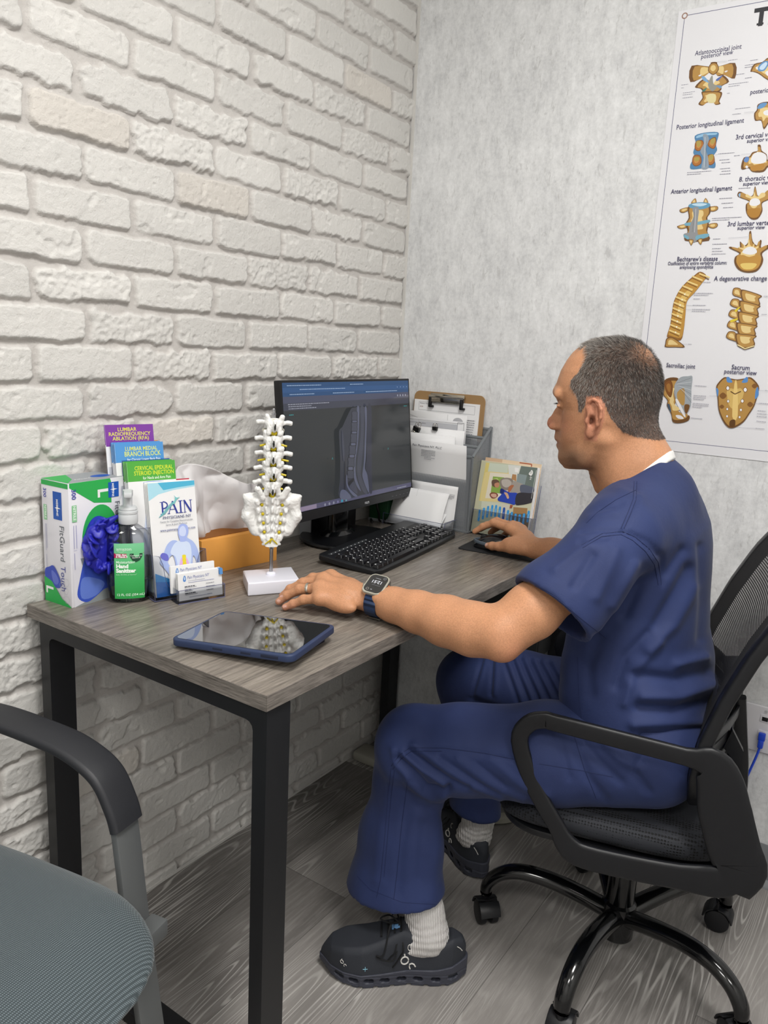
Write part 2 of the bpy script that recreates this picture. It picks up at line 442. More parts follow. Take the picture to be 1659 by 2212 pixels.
# brick wall: one relief surface
def brick_wall():
    y0, y1, z0, z1 = RM_Y, 0.0, 0.0, CEIL
    hy, hz = .0045, .0036
    def relief(Y, Z):
        PZ, PY = .0694, .2075
        row = np.floor((Z - 1.4205) / PZ).astype(int)
        vz = (Z - 1.4205) / PZ - row
        par = (row % 2)
        offs = np.where(par == 0, -.104, -.2125)
        rs = np.random.RandomState(11); jit = rs.uniform(-.005, .005, 200)
        yy = Y - offs - jit[(row + 60) % 200] * (np.abs(row) > 0)
        k = np.floor(yy / PY).astype(int); u = yy / PY - k
        bid = (row + 100) * 131 + (k + 60) * 17
        rt = np.random.RandomState(5).uniform(0, 1, (4096, 8))
        R = rt[np.abs(bid) % 4096]
        P = np.stack([Y, Z, bid * .37], -1)
        n1 = vnoise(P, 55, 1, 3); n2 = vnoise(P, 16, 2, 2); n3 = vnoise(P, 140, 3, 2)
        # distance to the brick rectangle edge in metres; mortar below the brick (bed) and beside it
        uy = np.minimum(u * PY - .0024 - R[..., 0] * .0035, (1 - u) * PY - .0024 - R[..., 1] * .0035)
        tilt = (R[..., 2] - .5) * .004 * (u - .5) * 2
        dz_lo = vz * PZ + .0005 - R[..., 3] * .0025 + tilt
        dz_hi = (1 - vz) * PZ - .0055 - R[..., 4] * .003 - tilt
        d = np.minimum(uy, np.minimum(dz_lo, dz_hi))
        # rounded corners
        cr = .006 + .012 * R[..., 2]
        cx = np.maximum(cr - uy, 0); cz = np.maximum(cr - np.minimum(dz_lo, dz_hi), 0)
        d = np.where((cx > 0) & (cz > 0), cr - np.sqrt(cx ** 2 + cz ** 2), d)
        d = d - (n1 - .38) * (.009 + .012 * (R[..., 5] > .7)) - (n2 - .5) * .006 - (n3 - .5) * .0035
        edge = np.clip(d / (.0040 + .002 * (dz_lo < .012)) + .30, 0, 1); edge = edge * edge * (3 - 2 * edge)
        face = .0062 + R[..., 6] * .0035 + (u - .5) * (R[..., 7] - .5) * .004
        rough = .0016 + .0040 * (R[..., 5] > .85)
        # chips: lower layer near ragged places
        chip = np.clip((vnoise(P, 22, 9, 3) - .68) / .03, 0, 1) * .0025
        pit = np.clip((vnoise(P, 190, 7, 1) - .80) / .12, 0, 1) * .0020
        h = edge * (face + (n3 - .5) * rough + (n2 - .5) * .003 - chip - pit)
        mort = (vnoise(np.stack([Y, Z, Y * 0], -1), 60, 4, 2) - .5) * .0018
        return h + (1 - edge) * mort, edge, R
    def patch(ya, yb, za, zb, hy, hz):
        ys = np.linspace(ya, yb, max(2, int((yb - ya) / hy) + 1)); zs = np.linspace(za, zb, max(2, int((zb - za) / hz) + 1))
        Y, Z = np.meshgrid(ys, zs, indexing='ij')
        h, edge, R = relief(Y, Z)
        h = h - .008     # brick faces stand at x = 0
        V = np.stack([h, Y, Z], -1).reshape(-1, 3)
        ny, nz = Y.shape; i = np.arange(ny * nz).reshape(ny, nz)
        F = np.stack([i[:-1, :-1], i[1:, :-1], i[1:, 1:], i[:-1, 1:]], -1).reshape(-1, 4)
        return V, F, edge.ravel(), R.reshape(-1, 8)
    parts = [patch(-1.45, y1, 0., 2.32, .0030, .0026), patch(y0, -1.45, 0., 2.32, .012, .006), patch(y0, y1, 2.32, z1, .012, .006)]
    V = np.concatenate([q[0] for q in parts]); E = np.concatenate([q[2] for q in parts]); R = np.concatenate([q[3] for q in parts])
    F = []; o = 0
    for q in parts: F.append(q[1] + o); o += len(q[0])
    F = np.concatenate(F)
    tone = .94 + .10 * R[:, 3] ; warm = (R[:, 6] > .975) * .06
    n = vnoise(V, 9, 5, 3)
    base = np.array(hexc('#d6d4d0'))[None] * (tone * (.93 + .14 * n))[:, None]
    base[:, 1] *= 1 - warm * .55; base[:, 2] *= 1 - warm * 1.1
    mort = np.array(hexc('#c4c0bc'))[None] * (.95 + .1 * n)[:, None]
    colr = base * E[:, None] + mort * (1 - E[:, None])
    def b_brick(nb, p, v):
        a = nb.node('ShaderNodeAttribute', attribute_name='Col').outputs['Color']; nb.l.new(a, p.inputs['Base Color'])
        c = nb.coord()
        hgt = nb.math('ADD', nb.noise(c, 160, 5, .7), nb.math('MULTIPLY', nb.noise(c, 45, 4, .6), 1.2))
        nb.l.new(nb.bump(hgt, .6, .0028), p.inputs['Normal'])
    o = npmesh('wall_left', V, F, mat('painted_brick', '#dcdad6', .8, build=b_brick), smooth=0, col=colr)
    tag(o, kind='structure')
brick_wall()
# grey rubber base along the back wall and its flared toe
M_BASE = mat('grey_rubber_base', '#7b7d80', .5, bump=.05)
bm = bmesh.new(); box(bm, (0.012, -.004, 0), (RM_X, 0, .105), .001)
prism(bm, [(-.004, .016), (-.0042, .0), (-.020, .0), (-.019, .003), (-.010, .007)], 0.012, RM_X, M=Matrix(((0, 0, 1, 0), (1, 0, 0, 0), (0, 1, 0, 0), (0, 0, 0, 1))))
struct('baseboard_back', bm, M_BASE)
struct('trim_1', nbox((-.004, -.003, 0), (.006, 0, 2.6)), mat('panel_edge', '#d3d1cd', .7))
struct('trim_2', nbox((-.002, -3.7, 0), (.002, -.0, .006)), mat('panel_edge', '#d3d1cd', .7))
for px_, py_, pw_ in PANELS:
    t = thing('ceiling_light', {(1.3, -1.3): 'square LED ceiling panel nearest the desk corner', (1.3, -3.0): 'square LED ceiling panel behind the guest chair', (2.6, -2.2): 'square LED ceiling panel on the open side of the room'}[(px_, py_)], 'ceiling light', (px_, py_, CEIL), group='ceiling LED panels')
    bm = bmesh.new()
    for s in (-1, 1):
        box(bm, (s * .29 - .012, -.302, -.012), (s * .29 + .012, .302, -.0005)); box(bm, (-.278, s * .29 - .012, -.012), (.278, s * .29 + .012, -.0005))
    obj('frame', bm, mat('panel_frame', '#eeeeee', .5), t)
    obj('diffuser', nbox((-.278, -.278, -.008), (.278, .278, -.002)), mat('panel_diffuser', '#ffffff', .5, emit='#fffaf2', estr=5.), t)
# ------------------------------------------------------------------ desk
DH, DW, DL = 0.750, 0.587, -1.187
def b_desk(nb, p, v):
    c = nb.coord(); x, y, z = nb.sep(c)
    vv = nb.comb(x, nb.math('MULTIPLY', y, .05), nb.math('MULTIPLY', z, .6))
    n = nb.noise(nb.comb(x, nb.math('MULTIPLY', y, .12), z), 7., 2, .5, .3)
    ring = nb.ramp(nb.math('SINE', nb.math('MULTIPLY', n, 170.)), [(.5, (0, 0, 0)), (1., (1, 1, 1))])
    fine = nb.noise(vv, 190, 5, .75); mid = nb.noise(nb.comb(x, nb.math('MULTIPLY', y, .2), z), 11, 4, .6)
    base = nb.ramp(mid, [(.3, hexc('#6b645d')), (.5, hexc('#7b736b')), (.7, hexc('#8d857b'))])
    c2 = nb.mix(nb.math('MULTIPLY', nb.ramp(fine, [(.35, (1, 1, 1)), (.55, (0, 0, 0))]), .65), base, (*hexc('#46423e'), 1))
    c3 = nb.mix(nb.math('MULTIPLY', nb.ramp(fine, [(.55, (0, 0, 0)), (.8, (1, 1, 1))]), .5), c2, (*hexc('#aca69f'), 1))
    gate = nb.ramp(nb.noise(nb.comb(x, nb.math('MULTIPLY', y, .3), 4.), 6, 2), [(.45, (0, 0, 0)), (.62, (1, 1, 1))])
    c4 = nb.mix(nb.math('MULTIPLY', nb.math('MULTIPLY', ring, gate), .4), c3, (*hexc('#5a5551'), 1))
    nb.l.new(c4, p.inputs['Base Color'])
    nb.l.new(nb.bump(fine, .12, .0006), p.inputs['Normal'])
M_DESK = mat('grey_wood_laminate', '#7f7a75', .27, build=b_desk)
M_BLKMETAL = mat('black_powder_coat', '#17181b', .42, bump=.04, bscale=600)
t = thing('desk', 'grey wood-grain desk on black steel legs against the brick wall', 'desk', (0, 0, 0))
obj('desktop', nbox((.006, DL, DH - .0245), (DW, -.003, DH), .0012), M_DESK, t)
def b_edge(nb, p, v):
    x, y, z = nb.sep(nb.coord()); f = nb.noise(nb.comb(nb.math('MULTIPLY', x, .06), nb.math('MULTIPLY', y, .06), z), 420, 5, .7); g_ = nb.noise(nb.comb(nb.math('MULTIPLY', x, .2), nb.math('MULTIPLY', y, .2), z), 60, 3)
    c = nb.ramp(nb.math('ADD', nb.math('MULTIPLY', f, .7), nb.math('MULTIPLY', g_, .3)), [(.35, hexc('#4a4541')), (.5, hexc('#77716b')), (.66, hexc('#968f88'))]); nb.l.new(c, p.inputs['Base Color'])
M_EDGE = mat('laminate_edge', '#77716b', .4, build=b_edge)
obj('edge_band', nbox((.006, DL - .0009, DH - .0243), (DW, DL - .00005, DH - .0004), .0002, 1), M_EDGE, t)
obj('edge_band', nbox((DW + .00005, DL, DH - .0243), (DW + .0009, -.003, DH - .0004), .0002, 1), M_EDGE, t)
def end_frame(y):
    bm = bmesh.new()
    yl, yh = y, y + .050
    # closed rectangular loop with rounded inner corners
    x0, x1, z0, z1, th = .032, DW - .004, 0.004, DH - .0248, .027
    outer = rrect(x1 - x0, z1 - z0, .006, 3, (x0 + x1) / 2, (z0 + z1) / 2)
    inner = rrect(x1 - x0 - 2 * th, z1 - z0 - 2 * th, .014, 3, (x0 + x1) / 2, (z0 + z1) / 2)
    n = len(outer); vs = {}
    for k, yy in enumerate((yl, yh)):
        for nm, L in (('o', outer), ('i', inner)): vs[nm, k] = [bm.verts.new((a, yy, b)) for a, b in L]
    for i in range(n):
        j = (i + 1) % n
        bm.faces.new((vs['o', 0][i], vs['o', 0][j], vs['i', 0][j], vs['i', 0][i])); bm.faces.new((vs['o', 1][j], vs['o', 1][i], vs['i', 1][i], vs['i', 1][j]))
        bm.faces.new((vs['o', 0][j], vs['o', 0][i], vs['o', 1][i], vs['o', 1][j])); bm.faces.new((vs['i', 0][i], vs['i', 0][j], vs['i', 1][j], vs['i', 1][i]))
    bmesh.ops.recalc_face_normals(bm, faces=bm.faces[:])
    return bm
obj('leg_frame', end_frame(DL + .006), M_BLKMETAL, t); obj('leg_frame', end_frame(-.062), M_BLKMETAL, t)
obj('crossbar', nbox((DW - .085, DL + .056, DH - .0498), (DW - .06, -.062, DH - .0248)), M_BLKMETAL, t)
obj('crossbar', nbox((.045, DL + .056, DH - .0498), (.07, -.062, DH - .0248)), M_BLKMETAL, t)
for yy in (DL + .03, -.036):
    for xx in (.05, DW - .02): obj('foot_pad', cyl(bmesh.new(), (xx, yy, 0), (xx, yy, .005), .012), M_BLKMETAL, t)
# dark drawer box hung under the right half of the desktop
t = thing('under_desk_drawer', 'dark grey box unit hanging under the far end of the desktop by the wall', 'drawer unit', (.47, -.10, .47))
obj('housing', nbox((-.09, -.045, .0), (.092, .04, .229), .002), mat('dark_drawer', '#2b2d2e', .55, bump=.03), t)
obj('front_panel', nbox((-.088, -.052, .002), (.090, -.0455, .227), .002), mat('drawer_front', '#353838', .5), t)
obj('edge_strip', nbox((-.09, -.0525, -.002), (.092, -.044, .001), .0005), mat('brushed_edge', '#b8bbb8', .35, .8), t)
# pale foot bar on the floor by the brick wall
t = tag(obj('floor_bar', box(bmesh.new(), (0, -.035, .0), (.42, .035, .03), .008, 2), mat('pale_plastic', '#a8a69c', .5), loc=(.012, -.135, 0)), 'pale grey-beige bar lying on the floor under the far end of the desk', 'bar')

# ------------------------------------------------------------------ office chair
M_CHPL = mat('black_nylon', '#131418', .42, bump=.08, bscale=500); M_GLOSSBLK = mat('glossy_black_enamel', '#08090b', .16, coat=.4)
def b_mesh(nb, p, v):
    c = nb.coord(); d = nb.voro(nb.mapping(c, (1, 1, 1)), 185, rnd=.1)
    h = nb.ramp(d, [(.25, (0, 0, 0)), (.42, (1, 1, 1))])
    nb.l.new(nb.mix(h, (*hexc('#030304'), 1), (*hexc('#26282e'), 1)), p.inputs['Base Color'])
    nb.l.new(nb.bump(h, .8, .0015), p.inputs['Normal'])
M_SEATMESH = mat('black_spacer_mesh', '#121317', .75, build=b_mesh)
HUBX, HUBY, CYAW = .915, -.45, math.radians(14)
t = thing('office_chair', 'black mesh swivel office chair the man in scrubs sits on', 'chair', (HUBX, HUBY, 0), CYAW)
for k in range(5):
    a = math.radians(-20 - 14 + 72 * k); c, s = math.cos(a), math.sin(a)
    P = [(r * c, r * s, z) for r, z in ((.018, .098), (.08, .118), (.15, .134), (.21, .135), (.252, .118), (.276, .088), (.279, .064))]
    P = smooth_path(P, 5); n = len(P)
    L = obj('base_leg', sweep(bmesh.new(), P, circ(.0195, 14, ry=.0165), scale=[(1.12 - .35 * i / n) for i in range(n)]), M_GLOSSBLK, t)
    ca = a + random.uniform(-1.2, 1.2)
    bm = bmesh.new(); cw, sw = math.cos(ca), math.sin(ca); cx, cy = .28 * c, .28 * s
    cyl(bm, (cx, cy, .05), (cx, cy, .07), .009)
    for sgn in (-1, 1):
        ox, oy = -sw * .013 * sgn - cw * .012, cw * .013 * sgn - sw * .012
        o2 = Vector((cx + ox, cy + oy, .0265)); ax = Vector((-sw, cw, 0)) * sgn
        cyl(bm, o2 - ax * .007, o2 + ax * .008, .026, n=26, bev=.003)
    # hood
    hp = [(cx - cw * .012 + cw * .030 * math.cos(q), cy - sw * .012 + sw * .030 * math.cos(q), .0265 + .030 * math.sin(q)) for q in np.linspace(math.radians(10), math.radians(170), 9)]
    sweep(bm, hp, rrect(.046, .004, .0015, 2), up=(cw, sw, .001))
    obj('caster', bm, M_CHPL, t)
bm = bmesh.new(); lathe(bm, [(.030, .045), (.034, .05), (.036, .09), (.034, .125), (.0285, .13), (.0285, .285), (.026, .29), (.0, .29)]); obj('column', bm, M_GLOSSBLK, t)
bm = bmesh.new(); cyl(bm, (0, 0, .28), (0, 0, .352), .017); obj('gas_lift', bm, M_CHPL, t)
bm = bmesh.new(); box(bm, (-.10, -.07, .335), (.12, .07, .362), .008); box(bm, (-.05, -.24, .350), (-.01, .24, .366), .003); box(bm, (.05, -.24, .350), (.09, .24, .366), .003)
obj('mechanism', bm, M_CHPL, t)
# seat pad: SDF slab with waterfall front
G = grid((-.30, -.27, .33), (.24, .27, .47), .006)
X, Y, Z = G
cx_, hw, hl = -.03, .225, .225
q = ((np.abs((X - cx_) / hl)) ** 4 + (np.abs(Y / hw)) ** 4) ** .25
zt = .432 - .050 * np.clip((-X - .12) / .13, 0, 1) ** 1.6 + .012 * (np.abs(Y) / .22) ** 2 + .012 * np.clip(X / .18, 0, 1)
zb = .368 - .006 * np.clip((-X - .14) / .12, 0, 1)
zm, zh = (zt + zb) / 2, (zt + zb) / 2 * 0 + (zt - zb) / 2
F = ((np.maximum(q, 1e-4) ** 5 + np.abs((Z - zm) / zh) ** 2.6) ** (1 / 3.4) - 1) * .03
V, Fc = sn_mesh(F, (-.30, -.27, .33), .006); npmesh('seat', V, Fc, M_SEATMESH, t, smooth=0)
bm = bmesh.new(); prism(bm, rrect(.43, .42, .09, 8, -.025, 0), .360, .374, .004); obj('seat_shell', bm, M_CHPL, t)
# arm loops
loop = [(-.186, .602), (-.160, .614), (-.142, .613), (-.04, .607), (.071, .601), (.11, .598), (.128, .568), (.141, .52), (.162, .46), (.176, .425), (.160, .398), (.132, .388), (.038, .378), (-.068, .374), (-.100, .388), (-.122, .42), (-.170, .49), (-.200, .565)]
for sgn in (-1, 1):
    yy = .252 * sgn
    P = smooth_path([(x, yy, z) for x, z in loop], 4, closed=True); n = len(P)
    sc = []
    for p_ in P:
        rear = max(0, min(1, (p_.x - .08) / .06)) * (1 if .40 < p_.z < .61 else .3)
        low = max(0, min(1, (.41 - p_.z) / .03))
        sc.append((1.0, 1.0 + 1.7 * rear + .5 * low))
    # profile: a = across (y), b = in-plane thickness
    A = obj('armrest', sweep(bmesh.new(), P, rrect(.031, .0125, .005, 3), closed=True, up=(0, 1, 0), scale=[(k[1], k[0]) for k in sc], M=None), M_CHPL, t)
# backrest: curved frame + mesh. curve in x-z
def backx(z): 
    return np.interp(z, [.40, .48, .56, .62, .70, .78, .86, .94, 1.00], [.118, .098, .092, .098, .120, .150, .188, .238, .285])
zs = np.linspace(.50, .965, 24); bw = lambda z: .235 - .03 * max(0, (z - .80) / .2) ** 2 - .05 * max(0, (.60 - z) / .1) ** 2
outl = [(float(backx(z)) - .03 * 0, -bw(z), z) for z in zs] + [(float(backx(.985)), y, .985 + .01 * math.cos(y / .21 * 1.5)) for y in np.linspace(-.15, .15, 7)] + [(float(backx(z)), bw(z), z) for z in zs[::-1]] + [(float(backx(.485)) + .004, y, .485) for y in np.linspace(.14, -.14, 7)]
P = [Vector(p_) for p_ in outl]
obj('back_frame', sweep(bmesh.new(), P, rrect(.022, .034, .006, 3), closed=True, up=(0, 1, 0)), M_CHPL, t)
def b_alpha(nb, p, v):
    c = nb.coord(); x, y, z = nb.sep(c)
    a = nb.math('SINE', nb.math('MULTIPLY', y, 1500.)); b = nb.math('SINE', nb.math('MULTIPLY', z, 1500.))
    h = nb.math('GREATER_THAN', nb.math('ADD', a, b), .75)
    nb.l.new(nb.math('SUBTRACT', 1., nb.math('MULTIPLY', h, .9)), p.inputs['Alpha'])
M_NET = mat('black_open_net', '#121215', .7, build=b_alpha); M_NETB = mat('black_dense_net', '#101013', .8, bump=.5, bscale=500)
ys = np.linspace(-1, 1, 28); zz = np.linspace(.49, .98, 40); Vn = []; Fn = []
for i, z in enumerate(zz):
    for y in ys: Vn.append((float(backx(z)) + .020 * (1 - y * y) - .012, y * (bw(z) - .005), z))
for i in range(len(zz) - 1):
    for j in range(len(ys) - 1): a = i * 28 + j; Fn.append((a, a + 1, a + 29, a + 28))
o = meshobj('back_mesh', Vn, Fn, [M_NET, M_NETB], t, smooth=60)
for p_ in o.data.polygons:
    c = p_.center
    if abs(c.y) > .15 or (c.z < .66 and int((c.z - .5) / .022) % 2 == 0): p_.material_index = 1
# lumbar band, slotted, and the spine piece behind
bm = bmesh.new()
for k in range(3):
    z = .575 + .030 * k
    P = [(float(backx(z)) + .055 * (1 - (y / .235) ** 2) + .008, y, z) for y in np.linspace(-.235, .235, 17)]
    sweep(bm, P, rrect(.0055, .019, .002, 2), up=(0, 0, 1))
obj('lumbar_support', bm, M_CHPL, t)
bm = bmesh.new()
for sy in (-.055, .055):
    P = smooth_path([(.07, sy * .6, .355), (.14, sy, .37), (.178, sy, .43), (.178, sy, .50), (.165, sy * 1.2, .58), (.150, sy * 1.9, .66)], 5)
    sweep(bm, P, rrect(.030, .012, .004, 2), up=(0, 1, 0))
for zc in (.42, .56): box(bm, (.164, -.06, zc), (.180, .06, zc + .02), .003)
obj('back_bracket', bm, M_CHPL, t)
bm = bmesh.new(); prism(bm, [(0, 0), (.030, -.030), (.032, .0), (.010, .036)], -.008, .008, M=frame_M((.135, -.15, .585), (1, 0, 0), (0, 0, 1))); obj('adjust_lever', bm, M_CHPL, t)

# ------------------------------------------------------------------ guest chair (lower left)
GC = math.radians(11)
t = thing('guest_chair', 'grey-green fabric armchair with flat steel legs in the lower left corner', 'chair', (.30, -1.60, 0), GC)
def b_weave(nb, p, v):
    c = nb.coord(); x, y, z = nb.sep(c)
    a = nb.math('SINE', nb.math('MULTIPLY', nb.math('ADD', x, nb.math('MULTIPLY', z, .6)), 2600.)); b = nb.math('SINE', nb.math('MULTIPLY', nb.math('ADD', y, nb.math('MULTIPLY', z, .5)), 2600.))
    h = nb.math('MULTIPLY', nb.math('ADD', a, 1.), nb.math('ADD', b, 1.))
    h = nb.math('MULTIPLY', h, .25)
    nb.l.new(nb.mix(h, (*hexc('#394246'), 1), (*hexc('#77848a'), 1)), p.inputs['Base Color'])
    nb.l.new(nb.bump(h, .6, .0008), p.inputs['Normal'])
M_WEAVE = mat('grey_green_weave', '#5d6b70', .8, build=b_weave, sheen=.3)
G = grid((-.30, -.30, .36), (.34, .30, .50), .006); X, Y, Z = G
q = ((np.abs((X - .02) / .285)) ** 4 + (np.abs(Y / .262)) ** 5) ** .23
zt = .462 + .006 * (1 - (Y / .26) ** 2) - .055 * np.clip((X - .16) / .14, 0, 1) ** 2 - .01 * np.clip(-X / .3, 0, 1); zb = .385 - .0 * X
zm = (zt + zb) / 2; zh = (zt - zb) / 2
F = ((np.maximum(q, 1e-4) ** 5 + np.abs((Z - zm) / zh) ** 2.6) ** (1 / 3.4) - 1) * .03
V, Fc = sn_mesh(F, (-.30, -.30, .36), .006); npmesh('seat', V, Fc, M_WEAVE, t, smooth=0)
M_PAD = mat('dark_grey_arm_pad', '#2b2c30', .5, bump=.12, bscale=700); M_STEELG = mat('grey_painted_steel', '#707374', .45, .3, bump=.03)
for sgn in (-1, 1):
    yy = .300 * sgn
    P = smooth_path([(-.29, yy, .56), (-.22, yy, .610), (-.12, yy, .626), (.00, yy, .622), (.065, yy, .612), (.115, yy, .588), (.142, yy, .545), (.152, yy, .515)], 7)
    obj('arm_pad', sweep(bmesh.new(), P, rrect(.060, .017, .007, 3)), M_PAD, t)
    P = smooth_path([(.140, yy, .55), (.150, yy, .50), (.166, yy, .36), (.188, yy, .2), (.216, yy, .004)], 6)
    obj('leg', sweep(bmesh.new(), P, rrect(.048, .012, .002, 2), up=(1, 0, .2)), M_STEELG, t)
    P = smooth_path([(-.265, yy, .60), (-.275, yy, .4), (-.285, yy, .2), (-.292, yy, .004)], 6)
    obj('leg', sweep(bmesh.new(), P, rrect(.048, .012, .002, 2), up=(1, 0, .2)), M_STEELG, t)
for xx in (.20, -.29): obj('seat_rail', nbox((xx, -.298, .355), (xx + .03, .298, .383), .003), M_STEELG, t)
P = [(-.285 - .02 * math.sin(a), .24 * math.cos(a), .56 + .0 * a) for a in np.linspace(0, PI, 12)]
obj('backrest', box(bmesh.new(), (-.310, -.262, .50), (-.270, .262, .86), .018, 4), M_WEAVE, t)
obj('back_post', box(bmesh.new(), (-.30, -.262, .385), (-.28, .262, .51), .003), M_STEELG, t)
# ------------------------------------------------------------------ flat printing helper (local xy, z outwards)
class Flat:
    def __init__(s, z0=.0003, step=.00006): s.bm = bmesh.new(); s.mats = []; s.z = z0; s.step = step
    def mi(s, m):
        if isinstance(m, str): m = mat('ink_' + m.strip('#'), m, .5)
        if m not in s.mats: s.mats.append(m)
        return s.mats.index(m)
    def poly(s, pts, m):
        i = s.mi(m); s.z += s.step
        vs = [s.bm.verts.new((p[0], p[1], s.z)) for p in pts]
        try: f = s.bm.faces.new(vs); f.material_index = i
        except ValueError: return s
        f.normal_update()
        if f.normal.z < 0: f.normal_flip()
        return s
    def rect(s, x0, y0, x1, y1, m): return s.poly([(x0, y0), (x1, y0), (x1, y1), (x0, y1)], m)
    def disc(s, x, y, r, m, ry=None, n=24): return s.poly(circ(r, n, x, y, ry), m)
    def blob(s, pts, m, n=4): return s.poly([(q.x, q.y) for q in smooth_path([(p[0], p[1], 0) for p in pts], n, closed=True)], m)
    def line(s, pts, w, m):
        for a, b in zip(pts, pts[1:]):
            dx, dy = b[0] - a[0], b[1] - a[1]; L = math.hypot(dx, dy) or 1; nx, ny = -dy / L * w / 2, dx / L * w / 2
            s.poly([(a[0] + nx, a[1] + ny), (b[0] + nx, b[1] + ny), (b[0] - nx, b[1] - ny), (a[0] - nx, a[1] - ny)], m)
        return s
    def text(s, x, y, size, t, m, align='LEFT', rot=0., width=None, space=1., bold=0., shear=0.):
        i = s.mi(m); s.z += s.step; b = text_bm(t, size, align, 0., space, bold, shear, width)
        b.transform(Matrix.Translation((x, y, s.z)) @ Matrix.Rotation(rot, 4, 'Z')); add_mesh(s.bm, b, i); return s
    def greek(s, x, y, w, h, m, rows=1, gap=None, seed=0):
        """tiny unreadable print: short dashes"""
        r = random.Random(seed); gap = gap or h * 2
        for k in range(rows):
            cx = x; end = x + w * (1 if k < rows - 1 else r.uniform(.5, .9))
            while cx < end:
                L = min(end - cx, r.uniform(h * 1.5, h * 5)); s.rect(cx, y - k * gap, cx + L, y - k * gap + h, m); cx += L + h * .7
        return s
    def done(s, parent, name='print'):
        return obj(name, s.bm, s.mats, parent, smooth=0)
def frame_thing(name, label, cat, o, ex, ey, group=None):
    t = thing(name, label, cat, group=group); t.matrix_world = frame_M(o, ex, ey); return t
def serif_I(F, x, y, h, w, m):   # simple roman capitals built from strokes
    F.rect(x + w * .38, y, x + w * .62, y + h, m); F.rect(x + w * .15, y, x + w * .85, y + h * .05, m); F.rect(x + w * .15, y + h * .95, x + w * .85, y + h, m)
M_PAPER = mat('white_paper', '#e9e9ea', .7); M_PAPER2 = mat('off_white_paper', '#dcdcdd', .75)
M_ACR = mat('clear_acrylic', '#eef0f6', .04, trans=1., ior=1.3, spec=.5)
def b_acr(nb, p, v):
    nb.n.remove(p); out = [x for x in nb.n if x.type == 'OUTPUT_MATERIAL'][0]
    tr = nb.node('ShaderNodeBsdfTransparent'); tr.inputs[0].default_value = (.93, .94, .96, 1)
    gl = nb.node('ShaderNodeBsdfGlossy'); gl.inputs['Roughness'].default_value = .05
    lw = nb.node('ShaderNodeLayerWeight'); lw.inputs[0].default_value = .25
    mx = nb.node('ShaderNodeMixShader'); nb.l.new(nb.math('ADD', nb.math('MULTIPLY', lw.outputs['Fresnel'], .7), .03), mx.inputs[0]); nb.l.new(tr.outputs[0], mx.inputs[1]); nb.l.new(gl.outputs[0], mx.inputs[2])
    nb.l.new(mx.outputs[0], out.inputs[0])
M_ACR = mat('clear_acrylic_sheet', '#ffffff', build=b_acr); M_ACRE = mat('acrylic_edge', '#6f7296', .1, alpha=.75)

